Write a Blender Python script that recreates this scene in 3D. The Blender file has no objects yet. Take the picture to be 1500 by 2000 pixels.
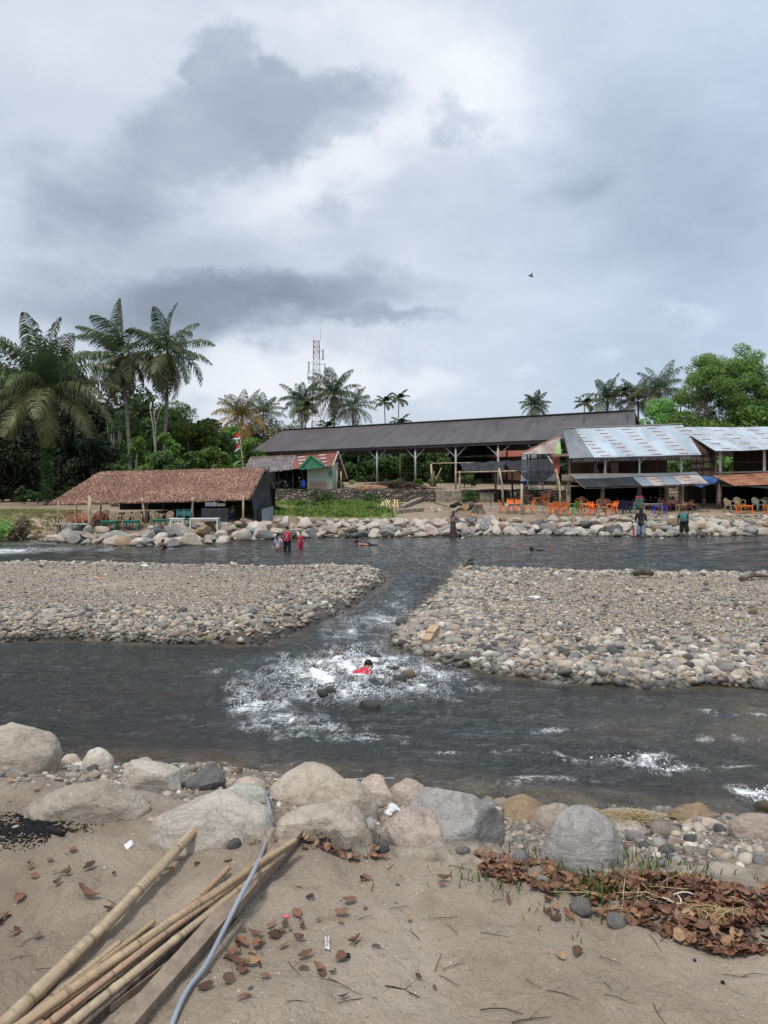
import bpy, bmesh, math, random
import numpy as np
from mathutils import Vector, Matrix, Euler
R = math.radians
rng = np.random.default_rng(7)
random.seed(7)
SC = bpy.context.scene
COL = SC.collection
CAM_H, FOC, PX0, PY0 = 2.8, 1450.0, 750.0, 945.0   # camera height, focal length in photo pixels, principal column, horizon row

def P(px, py, Y):
    """point at depth Y seen in photo pixel (px, py)"""
    return Vector(((px - PX0) / FOC * Y, Y, CAM_H - (py - PY0) / FOC * Y))

# ---------------------------------------------------------------- objects
def tag(o, label=None, cat=None, group=None, kind=None):
    if label: o['label'] = label
    if cat: o['category'] = cat
    if group: o['group'] = group
    if kind: o['kind'] = kind
    return o
def thing(name, label, cat, loc=(0, 0, 0), rz=0.0, group=None):
    o = bpy.data.objects.new(name, None); COL.objects.link(o)
    o.location = loc; o.rotation_euler = (0, 0, rz); o.empty_display_size = .1
    return tag(o, label, cat, group)
def link(name, me, parent=None, loc=(0, 0, 0), rot=(0, 0, 0), sc=(1, 1, 1)):
    o = bpy.data.objects.new(name, me); COL.objects.link(o)
    o.parent = parent; o.location = loc; o.rotation_euler = rot; o.scale = sc
    return o
def kids(o): return list(o.children)
def copy_tree(o, parent=None):
    c = o.copy(); COL.objects.link(c); c.parent = parent
    for ch in list(o.children): copy_tree(ch, c)
    return c
def place(proto, used, loc, rz=0.0, label=None, group=None, s=None):
    o = proto if not used else copy_tree(proto)
    o.location = loc; o.rotation_euler = (0, 0, rz)
    if s: o.scale = (s, s, s) if not hasattr(s, '__len__') else s
    if label: o['label'] = label
    if group: o['group'] = group
    return o

# ---------------------------------------------------------------- meshes
def mesh_np(name, V, F, mat=None, smooth=False, attrs=None, uv=None):
    """fast mesh from arrays; F has a fixed number of corners per face"""
    V = np.asarray(V, np.float32); F = np.asarray(F, np.int32)
    me = bpy.data.meshes.new(name); n, k = F.shape
    me.vertices.add(len(V)); me.vertices.foreach_set('co', V.ravel())
    me.loops.add(n * k); me.loops.foreach_set('vertex_index', F.ravel())
    me.polygons.add(n); me.polygons.foreach_set('loop_start', np.arange(0, n * k, k, dtype=np.int32))
    me.polygons.foreach_set('loop_total', np.full(n, k, np.int32))
    me.update(calc_edges=True)
    if smooth: me.polygons.foreach_set('use_smooth', np.ones(n, bool))
    for a, val in (attrs or {}).items():
        val = np.asarray(val, np.float32)
        if val.ndim == 1:
            me.attributes.new(a, 'FLOAT', 'POINT').data.foreach_set('value', val)
        else:
            me.attributes.new(a, 'FLOAT_VECTOR', 'POINT').data.foreach_set('vector', val.ravel())
    if uv is not None:
        l = me.uv_layers.new(name='UVMap'); l.data.foreach_set('uv', np.asarray(uv, np.float32)[F.ravel()].ravel())
    if mat: me.materials.append(mat)
    me.validate(verbose=False)
    return me
def grid_faces(nr, nc):
    i = np.arange(nr - 1)[:, None] * nc + np.arange(nc - 1)[None, :]
    i = i.ravel()
    return np.stack([i, i + 1, i + nc + 1, i + nc], 1)

class MB:
    """collects boxes, tubes and sheets and links them as one mesh object"""
    def __init__(self): self.v = []; self.f = []; self.s = []; self.uv = {}
    def add(self, vs, fs, smooth=False, uvs=None):
        b = len(self.v); self.v += [tuple(p) for p in vs]
        self.f += [tuple(b + i for i in f) for f in fs]; self.s += [smooth] * len(fs)
        if uvs:
            for i, q in enumerate(uvs): self.uv[b + i] = q
        return self
    def box(self, c, size, m=None):
        x, y, z = (s / 2 for s in size)
        vs = [Vector(p) for p in ((-x,-y,-z),(x,-y,-z),(x,y,-z),(-x,y,-z),(-x,-y,z),(x,-y,z),(x,y,z),(-x,y,z))]
        if m is not None: vs = [m @ p for p in vs]
        c = Vector(c)
        return self.add([p + c for p in vs], [(0,3,2,1),(4,5,6,7),(0,1,5,4),(1,2,6,5),(2,3,7,6),(3,0,4,7)])
    def beam(self, a, b, w, h, up=(0, 0, 1)):
        a, b = Vector(a), Vector(b); d = (b - a).normalized(); up = Vector(up)
        if abs(d.dot(up)) > .98: up = Vector((0, 1, 0))
        s = d.cross(up).normalized(); u = s.cross(d)
        vs = []
        for q in (a, b):
            for i, j in ((-1,-1),(1,-1),(1,1),(-1,1)): vs.append(q + s * (i * w / 2) + u * (j * h / 2))
        return self.add(vs, [(0,3,2,1),(4,5,6,7),(0,1,5,4),(1,2,6,5),(2,3,7,6),(3,0,4,7)])
    def tube(self, pts, rad, n=8, cap=True, smooth=True):
        pts = [Vector(p) for p in pts]
        if not hasattr(rad, '__len__'): rad = [rad] * len(pts)
        vs = []; prev = None
        for i, p in enumerate(pts):
            d = (pts[min(i + 1, len(pts) - 1)] - pts[max(i - 1, 0)]).normalized()
            if prev is None:
                ref = Vector((0, 0, 1)) if abs(d.z) < .9 else Vector((1, 0, 0))
                s = d.cross(ref).normalized()
            else:
                s = (prev - d * prev.dot(d)).normalized()
            prev = s; u = d.cross(s)
            for k in range(n):
                a = 2 * math.pi * k / n
                vs.append(p + (s * math.cos(a) + u * math.sin(a)) * rad[i])
        fs = []
        for i in range(len(pts) - 1):
            for k in range(n):
                fs.append((i * n + k, i * n + (k + 1) % n, (i + 1) * n + (k + 1) % n, (i + 1) * n + k))
        self.add(vs, fs, smooth)
        if cap:
            b = len(self.v) - len(vs)
            self.f.append(tuple(b + k for k in reversed(range(n)))); self.s.append(False)
            e = b + (len(pts) - 1) * n
            self.f.append(tuple(e + k for k in range(n))); self.s.append(False)
        return self
    def lathe(self, c, prof, n=16, smooth=True):
        c = Vector(c); vs = []; fs = []
        for r, z in prof:
            for k in range(n):
                a = 2 * math.pi * k / n; vs.append(c + Vector((r * math.cos(a), r * math.sin(a), z)))
        for i in range(len(prof) - 1):
            for k in range(n): fs.append((i * n + k, i * n + (k + 1) % n, (i + 1) * n + (k + 1) % n, (i + 1) * n + k))
        return self.add(vs, fs, smooth)
    def quad(self, a, b, c, d, uvs=None): return self.add([a, b, c, d], [(0, 1, 2, 3)], False, uvs)
    def panel(self, a, b, c, d, t=.03, nu=1, nv=1, wob=0.0):
        """solid sheet a-b (lower edge) c-d (upper edge) with UV in metres"""
        a, b, c, d = (Vector(q) for q in (a, b, c, d))
        lu = (b - a).length; lv = (d - a).length
        nrm = (b - a).cross(d - a).normalized()
        vs = []; uvs = []
        for side in (0, 1):
            for j in range(nv + 1):
                for i in range(nu + 1):
                    s, r = i / nu, j / nv
                    p = (a * (1 - s) + b * s) * (1 - r) + (d * (1 - s) + c * s) * r
                    w = wob * math.sin(i * 12.9898 + j * 78.233 + 1.3) if wob else 0
                    vs.append(p + nrm * (w - side * t)); uvs.append((s * lu, r * lv))
        W = nu + 1; N = W * (nv + 1); fs = []
        for j in range(nv):
            for i in range(nu):
                q = j * W + i
                fs.append((q, q + 1, q + W + 1, q + W)); fs.append((N + q, N + q + W, N + q + W + 1, N + q + 1))
        for i in range(nu):
            fs.append((i + 1, i, N + i, N + i + 1)); q = nv * W + i; fs.append((q, q + 1, N + q + 1, N + q))
        for j in range(nv):
            q = j * W; fs.append((q, q + W, N + q + W, N + q)); q = j * W + nu; fs.append((q + W, q, N + q, N + q + W))
        return self.add(vs, fs, False, uvs)
    def build(self, name, mat=None, parent=None, loc=(0, 0, 0), rot=(0, 0, 0)):
        me = bpy.data.meshes.new(name); me.from_pydata(self.v, [], self.f)
        me.polygons.foreach_set('use_smooth', self.s)
        if self.uv:
            l = me.uv_layers.new(name='UVMap'); li = np.zeros(len(me.loops), np.int32); me.loops.foreach_get('vertex_index', li)
            arr = np.zeros((len(self.v), 2), np.float32)
            for i, q in self.uv.items(): arr[i] = q
            l.data.foreach_set('uv', arr[li].ravel())
        if mat: me.materials.append(mat)
        me.update()
        return link(name, me, parent, loc, rot)

# ---------------------------------------------------------------- noise
def _h(ix, iy, iz, seed):
    n = (ix.astype(np.int64) * 374761393 + iy.astype(np.int64) * 668265263 + iz.astype(np.int64) * 2147483647 + seed * 1274126177) & 0xffffffff
    n = ((n ^ (n >> 13)) * 1274126177) & 0xffffffff
    n = ((n ^ (n >> 15)) * 2246822519) & 0xffffffff
    return ((n ^ (n >> 16)) & 0xffff) / 32767.5 - 1.0
def noise2(x, y, seed=0):
    x, y = np.asarray(x, float), np.asarray(y, float)
    ix, iy = np.floor(x).astype(np.int64), np.floor(y).astype(np.int64); fx, fy = x - ix, y - iy
    u, v = fx * fx * fx * (fx * (fx * 6 - 15) + 10), fy * fy * fy * (fy * (fy * 6 - 15) + 10); z = np.zeros_like(ix)
    a, b, c, d = _h(ix, iy, z, seed), _h(ix + 1, iy, z, seed), _h(ix, iy + 1, z, seed), _h(ix + 1, iy + 1, z, seed)
    return (a * (1 - u) + b * u) * (1 - v) + (c * (1 - u) + d * u) * v
def fbm2(x, y, oct=4, seed=0, gain=.5):
    t = 0.0; a = 1.0; n = 0.0
    for o in range(oct):
        t = t + a * noise2(x * 2 ** o + o * 17.3, y * 2 ** o - o * 9.1, seed + o); n += a; a *= gain
    return t / n
def noise3(p, seed=0):
    i = np.floor(p).astype(np.int64); f = p - i; w = f * f * (3 - 2 * f); r = 0
    for dx in (0, 1):
        for dy in (0, 1):
            for dz in (0, 1):
                k = (w[:, 0] if dx else 1 - w[:, 0]) * (w[:, 1] if dy else 1 - w[:, 1]) * (w[:, 2] if dz else 1 - w[:, 2])
                r = r + k * _h(i[:, 0] + dx, i[:, 1] + dy, i[:, 2] + dz, seed)
    return r
def sstep(a, b, x):
    t = np.clip((np.asarray(x, float) - a) / (b - a), 0, 1); return t * t * (3 - 2 * t)

# ---------------------------------------------------------------- materials
class NT:
    """small node-tree writer"""
    def __init__(self, nt): self.t = nt; self.n = nt.nodes; self.l = nt.links
    def node(self, kind, **kw):
        n = self.n.new(kind)
        for k, v in kw.items(): setattr(n, k, v)
        return n
    def put(self, sock, v):
        if isinstance(v, bpy.types.NodeSocket): self.l.new(v, sock)
        elif hasattr(v, '__len__') and sock.type == 'RGBA' and len(v) == 3: sock.default_value = (*v, 1)
        else: sock.default_value = v
    def math(self, op, a, b=0.0, c=0.0, clamp=False):
        n = self.node('ShaderNodeMath', operation=op, use_clamp=clamp)
        self.put(n.inputs[0], a); self.put(n.inputs[1], b)
        if len(n.inputs) > 2: self.put(n.inputs[2], c)
        return n.outputs[0]
    def vmath(self, op, a, b=(0, 0, 0), s=None):
        n = self.node('ShaderNodeVectorMath', operation=op); self.put(n.inputs[0], a); self.put(n.inputs[1], b)
        if s is not None: self.put(n.inputs['Scale'], s)
        return n.outputs['Value'] if op in ('LENGTH', 'DOT_PRODUCT', 'DISTANCE') else n.outputs[0]
    def noise(self, vec, scale, detail=4, rough=.55, dist=0.0):
        n = self.node('ShaderNodeTexNoise')
        if vec is not None: self.put(n.inputs['Vector'], vec)
        n.inputs['Scale'].default_value = scale; n.inputs['Detail'].default_value = detail
        n.inputs['Roughness'].default_value = rough; n.inputs['Distortion'].default_value = dist
        return n.outputs[0], n.outputs[1]
    def voronoi(self, vec, scale, feature='F1', rnd=1.0):
        n = self.node('ShaderNodeTexVoronoi', feature=feature)
        if vec is not None: self.put(n.inputs['Vector'], vec)
        n.inputs['Scale'].default_value = scale; n.inputs['Randomness'].default_value = rnd
        return n.outputs
    def ramp(self, fac, stops, interp='LINEAR'):
        n = self.node('ShaderNodeValToRGB'); cr = n.color_ramp; cr.interpolation = interp
        while len(cr.elements) > 1: cr.elements.remove(cr.elements[-1])
        for i, (p, c) in enumerate(stops):
            e = cr.elements[0] if i == 0 else cr.elements.new(p)
            e.position = p; e.color = (*c, 1) if len(c) == 3 else c
        self.put(n.inputs[0], fac)
        return n.outputs[0]
    def remap(self, v, a, b, c=0.0, d=1.0, smooth=True):
        n = self.node('ShaderNodeMapRange'); n.clamp = True
        if smooth: n.interpolation_type = 'SMOOTHSTEP'
        self.put(n.inputs[0], v); self.put(n.inputs[1], a); self.put(n.inputs[2], b); self.put(n.inputs[3], c); self.put(n.inputs[4], d)
        return n.outputs[0]
    def mix(self, f, a, b, mode='MIX'):
        n = self.node('ShaderNodeMix', data_type='RGBA', blend_type=mode)
        self.put(n.inputs[0], f); self.put(n.inputs[6], a); self.put(n.inputs[7], b)
        return n.outputs[2]
    def mapping(self, vec, loc=(0, 0, 0), rot=(0, 0, 0), sc=(1, 1, 1)):
        n = self.node('ShaderNodeMapping'); self.put(n.inputs[0], vec)
        n.inputs[1].default_value = loc; n.inputs[2].default_value = rot; n.inputs[3].default_value = sc
        return n.outputs[0]
    def coords(self, which='Object'): return self.node('ShaderNodeTexCoord').outputs[which]
    def attr(self, name, out='Fac'): return self.node('ShaderNodeAttribute', attribute_name=name).outputs[out]
    def geo(self, out): return self.node('ShaderNodeNewGeometry').outputs[out]
    def objrand(self): return self.node('ShaderNodeObjectInfo').outputs['Random']
    def objcol(self): return self.node('ShaderNodeObjectInfo').outputs['Color']
    def bump(self, h, strength=.3, dist=.02, prev=None):
        n = self.node('ShaderNodeBump'); self.put(n.inputs['Height'], h)
        n.inputs['Strength'].default_value = strength; n.inputs['Distance'].default_value = dist
        if prev is not None: self.put(n.inputs['Normal'], prev)
        return n.outputs[0]
    def sep(self, v):
        n = self.node('ShaderNodeSeparateXYZ'); self.put(n.inputs[0], v); return n.outputs
    def comb(self, x, y, z):
        n = self.node('ShaderNodeCombineXYZ'); self.put(n.inputs[0], x); self.put(n.inputs[1], y); self.put(n.inputs[2], z); return n.outputs[0]
    def hsv(self, col, h=.5, s=1.0, v=1.0):
        n = self.node('ShaderNodeHueSaturation'); self.put(n.inputs['Hue'], h); self.put(n.inputs['Saturation'], s); self.put(n.inputs['Value'], v); self.put(n.inputs['Color'], col)
        return n.outputs[0]

MATS = {}
def new_mat(name):
    m = bpy.data.materials.new(name); m.use_nodes = True; MATS[name] = m
    t = NT(m.node_tree); b = t.n['Principled BSDF']
    return m, t, b
def surf(t, b, col, rough=.8, nrm=None, spec=.3):
    t.put(b.inputs['Base Color'], col); t.put(b.inputs['Roughness'], rough)
    b.inputs['Specular IOR Level'].default_value = spec
    if nrm is not None: t.put(b.inputs['Normal'], nrm)
def basic(name, c, rough=.8, var=.25, scale=3.0, bump=.0, bscale=20.0, spec=.3, metal=0.0, sc=(1, 1, 1), rnd=0.0, c2=None):
    """one colour with blotchy variation towards c2, optional bump and per-object brightness variation"""
    m, t, b = new_mat(name); co = t.coords('Object'); v = t.mapping(co, sc=sc)
    f, _ = t.noise(v, scale, 5, .6)
    c2 = c2 or tuple(x * (1 - var * 1.6) for x in c)
    col = t.mix(t.remap(f, .35, .65), tuple(c2), tuple(min(1, x * (1 + var * .5)) for x in c))
    if rnd: col = t.hsv(col, v=t.math('MULTIPLY_ADD', t.objrand(), rnd * 2, 1 - rnd))
    n = None
    if bump:
        g, _ = t.noise(v, bscale, 4, .6); n = t.bump(g, bump, .02)
    surf(t, b, col, rough, n, spec); b.inputs['Metallic'].default_value = metal
    return m
# ================================================================ terrain
def Wp(px, py):      # photo pixel on the water plane z = 0
    Y = CAM_H * FOC / (py - PY0); return ((px - PX0) / FOC * Y, Y)
LEFT_BAR = [Wp(*q) for q in ((-1600,1245),(-600,1250),(0,1251),(100,1248),(200,1251),(300,1256),(400,1257),(470,1261),(520,1256),(560,1242),(640,1208),(700,1176),(738,1146),(752,1128),(744,1118),(650,1115),(500,1117),(300,1113),(150,1109),(0,1108),(-600,1107),(-1600,1107))]
RIGHT_BAR = [Wp(*q) for q in ((3600,1360),(2400,1352),(1500,1345),(1400,1341),(1250,1339),(1100,1335),(950,1316),(850,1290),(780,1268),(762,1250),(795,1212),(832,1182),(872,1148),(884,1122),(893,1105),(915,1100),(935,1118),(1100,1124),(1300,1127),(1500,1128),(2400,1130),(3600,1130))]
def poly_sd(x, y, poly):
    """signed distance, positive inside"""
    x = np.asarray(x, float); y = np.asarray(y, float)
    d = np.full(x.shape, 1e9); inside = np.zeros(x.shape, bool); n = len(poly)
    for i in range(n):
        (ax, ay), (bx, by) = poly[i], poly[(i + 1) % n]
        ex, ey = bx - ax, by - ay; wx, wy = x - ax, y - ay
        t = np.clip((wx * ex + wy * ey) / (ex * ex + ey * ey), 0, 1)
        d = np.minimum(d, np.hypot(wx - t * ex, wy - t * ey))
        c = ((ay <= y) & (by > y)) | ((by <= y) & (ay > y))
        with np.errstate(divide='ignore', invalid='ignore'):
            xi = ax + (y - ay) / (by - ay if by != ay else 1e-9) * ex
        inside ^= c & (x < xi)
    return np.where(inside, d, -d)
NEAR_W = np.array([Wp(*q) for q in ((-700,1478),(-300,1484),(0,1486),(120,1486),(240,1490),(380,1500),(450,1508),(520,1518),(600,1526),(700,1536),(830,1545),(980,1565),(1040,1576),(1140,1580),(1320,1596),(1400,1600),(1500,1616),(1900,1660))])
FAR_W = np.array([Wp(*q) for q in ((-2400,1048),(-600,1050),(0,1054),(70,1058),(200,1064),(330,1069),(400,1064),(480,1056),(600,1051),(700,1051),(850,1048),(1000,1045),(1200,1047),(1350,1049),(1500,1044),(2200,1044),(4000,1044))])
def near_edge(x): return np.interp(x, NEAR_W[:, 0], NEAR_W[:, 1])
def far_edge(x): return np.interp(x, FAR_W[:, 0], FAR_W[:, 1])
NEAR_D = ([-9, -3, -.6, 0, .4, 1.2, 2.0, 2.6, 2.95, 3.1, 3.4, 60], [-.5, -.32, -.16, 0, .14, .46, .76, .93, 1.0, 1.13, 1.2, 1.2])
FAR_D = ([-20, -3, 0, .8, 2.2, 4.5, 6, 12, 18, 40, 2000], [-.45, -.3, 0, .12, .42, .86, .97, 1.14, 1.38, 1.5, 1.6])
WALL_Y = 58.0
def wall_y(x): return 59.5 - .06 * np.clip(x + 10, 0, 40)
def gz(x, y):
    x = np.asarray(x, float); y = np.asarray(y, float)
    near = np.interp(near_edge(x) + .22 * noise2(x * .8, y * .8, 3) - y, *NEAR_D)
    d = y - far_edge(x) + .5 * noise2(x * .35, y * .35, 4)
    far = np.interp(d, *FAR_D)
    tf = sstep(-17, -12.5, x)
    far = far * tf + np.minimum(far, 1.02) * (1 - tf)
    wy = wall_y(x)
    terr = np.interp(y - wy, [0, .35, 14, 24, 2000], [0, 1, 1.35, 1.62, 1.9]) * .92
    far = far + tf * np.where(y > wy, terr, 0)
    far = far + np.where(d > 2, .05 * fbm2(x * .6, y * .6, 3, 11), 0)
    bl = poly_sd(x, y, LEFT_BAR); br = poly_sd(x, y, RIGHT_BAR)
    def bar(sd, w, h): return np.where(sd > 0, h * (1 - np.exp(-np.maximum(sd, 0) / w)), np.maximum(-.32, sd * .5))
    bars = np.maximum(bar(bl, .42, .30), bar(br, .5, .27))
    bars = bars + np.where(np.maximum(bl, br) > .1, .05 * fbm2(x * 1.1, y * 1.1, 4, 21), 0)
    mid = np.where((y > 8.5) & (y < 30), bars, -.4)
    return np.maximum(np.maximum(near, far), mid)
def gz1(x, y): return float(gz(np.array([x]), np.array([y]))[0])
_YS = np.concatenate([np.arange(1.2, 12, .02), np.arange(12, 30, .05), np.arange(30, 160, .1)])
def on(px, py, lift=0.0):
    """first ground (or water) point under photo pixel (px, py)"""
    x = (px - PX0) / FOC * _YS; z = CAM_H - (py - PY0) / FOC * _YS
    hit = np.nonzero(np.maximum(gz(x, _YS), 0) >= z)[0]
    i = hit[0] if len(hit) else len(_YS) - 1
    return Vector((float(x[i]), float(_YS[i]), float(z[i]) + lift))
def gnd(x, y, lift=0.0): return Vector((x, y, gz1(x, y) + lift))

# ---- ground materials
def mat_sand():
    m, t, b = new_mat('river_sand'); co = t.coords('Object')
    f, _ = t.noise(co, 1.3, 6, .62); g, _ = t.noise(co, 9, 5, .7); h, _ = t.noise(co, 140, 3, .6); sp, _ = t.noise(co, 55, 2, .5)
    col = t.ramp(f, [(.3, (.205, .16, .122)), (.5, (.285, .232, .18)), (.7, (.36, .305, .245))])
    col = t.mix(t.math('MULTIPLY', t.remap(g, .5, .72), .55), col, (.205, .155, .115))
    col = t.mix(t.math('MULTIPLY', t.remap(h, .62, .75), .6), col, (.12, .09, .07))
    col = t.mix(t.math('MULTIPLY', t.remap(sp, .7, .76), .7), col, (.6, .55, .48))
    # pebbly dark grit where the bank falls to the water
    gr = t.attr('grit'); v = t.voronoi(co, 45)
    gc = t.ramp(t.sep(v['Color'])[0], [(0, (.1, .085, .07)), (.5, (.22, .18, .145)), (.9, (.34, .29, .24))])
    col = t.mix(t.math('MULTIPLY', gr, .9), col, gc)
    wet = t.attr('wet'); col = t.mix(wet, col, (.06, .05, .04))
    hh = t.math('ADD', t.math('MULTIPLY', g, .8), t.math('MULTIPLY', h, .16))
    hh = t.math('ADD', hh, t.math('MULTIPLY', t.math('MULTIPLY', v['Distance'], gr), -.6))
    f2, _ = t.noise(co, 28, 4, .65)
    n = t.bump(f2, .9, .03); n = t.bump(hh, .9, .018, n)
    surf(t, b, col, t.remap(wet, 0, 1, .95, .35), n, .2); return m
def mat_gravel():
    m, t, b = new_mat('bar_gravel'); co = t.coords('Object')
    v = t.voronoi(co, 16); v2 = t.voronoi(co, 40)
    c = t.ramp(t.sep(v['Color'])[0], [(0, (.2, .16, .125)), (.35, (.32, .26, .2)), (.7, (.40, .33, .26)), (1, (.5, .44, .37))])
    c2 = t.ramp(t.sep(v2['Color'])[0], [(0, (.2, .155, .12)), (.6, (.34, .27, .205)), (1, (.44, .38, .31))])
    f, _ = t.noise(co, .5, 5, .6)
    col = t.mix(t.remap(f, .4, .6), c, c2)
    col = t.mix(t.math('MULTIPLY', t.remap(v['Distance'], .3, .6), .5), col, (.14, .105, .075))
    wet = t.attr('wet'); col = t.mix(wet, col, (.03, .026, .021))
    n = t.bump(t.math('ADD', v['Distance'], t.math('MULTIPLY', v2['Distance'], .4)), -.8, .05)
    surf(t, b, col, t.remap(wet, 0, 1, .9, .4), n, .25); return m
def mat_far_ground():
    m, t, b = new_mat('bank_earth'); co = t.coords('Object')
    f, _ = t.noise(co, .35, 6, .62); g, _ = t.noise(co, 2.2, 6, .7); h, _ = t.noise(co, 9, 4, .6)
    col = t.ramp(f, [(.3, (.17, .12, .08)), (.5, (.27, .205, .15)), (.7, (.36, .29, .215))])
    col = t.mix(t.math('MULTIPLY', t.remap(g, .5, .7), .6), col, (.15, .108, .075))
    gr = t.attr('grass'); gn = t.remap(t.math('ADD', gr, t.math('MULTIPLY', t.math('SUBTRACT', g, .5), 1.3)), .45, .7)
    col = t.mix(gn, col, t.ramp(h, [(.3, (.09, .105, .035)), (.55, (.17, .19, .07)), (.75, (.27, .25, .12))]))
    wet = t.attr('wet'); col = t.mix(wet, col, (.05, .042, .034))
    n = t.bump(g, .8, .12); n = t.bump(h, .6, .05, n)
    surf(t, b, col, .92, n, .15); return m
M_SAND, M_GRAVEL, M_EARTH = mat_sand(), mat_gravel(), mat_far_ground()

def sheet(name, xs, ys, zf, mat, attr_f=None, kind='structure', drop=0.0):
    X, Y = np.meshgrid(xs, ys); Z = zf(X, Y) - drop
    V = np.stack([X.ravel(), Y.ravel(), Z.ravel()], 1)
    at = {k: (np.asarray(v, float).ravel() if np.ndim(v) == 2 else np.asarray(v, float).reshape(-1, 3)) for k, v in (attr_f(X, Y, Z) if attr_f else {}).items()}
    o = link(name, mesh_np(name, V, grid_faces(len(ys), len(xs)), mat, True, at)); o['kind'] = kind
    return o
def spread_axis(lo, hi, step, far, n=14):
    core = np.arange(lo, hi + 1e-6, step); g = np.geomspace(step, far, n)
    return np.concatenate([(lo - np.cumsum(g))[::-1], core, hi + np.cumsum(g)])

def near_z(x, y):
    z = gz(x, y); dry = sstep(.9, 1.15, z)
    foot = 0
    for s in range(3): foot = foot + np.abs(noise2(x * 3.1 + s * 5, y * 3.1 - s * 3, 40 + s))
    z = z + dry * (.03 * fbm2(x * 1.7, y * 1.7, 4, 31) + .020 * (foot - 1.0) + .009 * fbm2(x * 14, y * 14, 3, 35)) + (1 - dry) * .03 * fbm2(x * 5, y * 5, 4, 36)
    return z
def near_attr(X, Y, Z):
    d = near_edge(X) - Y; n = fbm2(X * 2.2, Y * 2.2, 4, 61) * .5
    return {'grit': sstep(3.35, 2.7, d + n * .5), 'wet': sstep(.35, .05, Z) * .9}
ys = np.concatenate([np.arange(-14, 1.2, .6), np.arange(1.2, 7.9, .018), np.arange(7.9, 9.3, .1)])
bank = sheet('river_bank', spread_axis(-3.6, 3.6, .02, 12, 26), ys, near_z, M_SAND, near_attr)
def bar_z(x, y): return gz(x, y) + .012 * fbm2(x * 9, y * 9, 3, 71)
CH = np.array([Wp(*q) for q in ((470,1261),(520,1256),(560,1242),(600,1225),(640,1208),(670,1192),(700,1176),(720,1161),(738,1146),(752,1128))])
def ch_d(x, y): return np.min(np.hypot(CH[:, 0] - np.asarray(x)[..., None], CH[:, 1] - np.asarray(y)[..., None]), -1)
def bar_attr(X, Y, Z): return {'wet': np.maximum(sstep(.1, .03, Z + .03 * noise2(X * 6, Y * 6, 5)), .85 * sstep(.75, .35, ch_d(X, Y) + .25 * noise2(X * 5, Y * 5, 6)))}
bed = sheet('gravel_ground', spread_axis(-16, 16, .09, 40, 16), np.arange(9.0, 30.01, .09), bar_z, M_GRAVEL, bar_attr, drop=.004)
def far_z(x, y): return gz(x, y)
def far_attr(X, Y, Z):
    g = .75 * sstep(-20, -22.5, X + (Y - 48) * .25) * sstep(34, 37, Y) * sstep(60, 52, Y)
    g = np.maximum(g, 1.0 * sstep(-10.3, -9.2, X) * sstep(1.6, .2, X) * sstep(41.5, 43.5, Y) * sstep(58.5, 57.5, Y))
    return {'grass': g, 'wet': sstep(.16, .04, Z)}
far_ys = np.concatenate([np.arange(30, 62, .2), np.arange(62, 110, 1.0), np.geomspace(110, 2500, 24)])
farg = sheet('far_bank', spread_axis(-30, 32, .25, 500, 16), far_ys, far_z, M_EARTH, far_attr, drop=.008)
# ================================================================ camera, sky, light, water
cam_d = bpy.data.cameras.new('camera'); cam = bpy.data.objects.new('camera', cam_d); COL.objects.link(cam)
cam.location = (0, 0, CAM_H); cam.rotation_euler = (R(90), 0, 0)
cam_d.sensor_fit = 'AUTO'; cam_d.sensor_width = 36; cam_d.lens = 36 * FOC / 2000
cam_d.shift_y = -(1000 - PY0) / 2000; cam_d.clip_start = .05; cam_d.clip_end = 6000
SC.camera = cam
SC.view_settings.view_transform = 'Standard'; SC.view_settings.look = 'None'; SC.view_settings.gamma = 1
SC.view_settings.use_curve_mapping = False; SC.view_settings.exposure = .16
SC.render.resolution_x, SC.render.resolution_y = 768, 1024
SC.cycles.max_bounces = 6; SC.cycles.diffuse_bounces = 3; SC.cycles.glossy_bounces = 3
SC.cycles.transparent_max_bounces = 12

SUN_EL, SUN_AZ = R(62), R(205)      # high, behind the photographer
w = bpy.data.worlds.new('World'); SC.world = w; w.use_nodes = True
t = NT(w.node_tree); bg = t.n['Background']
sky = t.node('ShaderNodeTexSky', sky_type='NISHITA'); sky.sun_disc = False
sky.sun_elevation = SUN_EL; sky.sun_rotation = SUN_AZ; sky.air_density = 1.2; sky.dust_density = 2.0
d = t.coords('Generated'); sx, sy, sz = t.sep(d)
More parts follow.
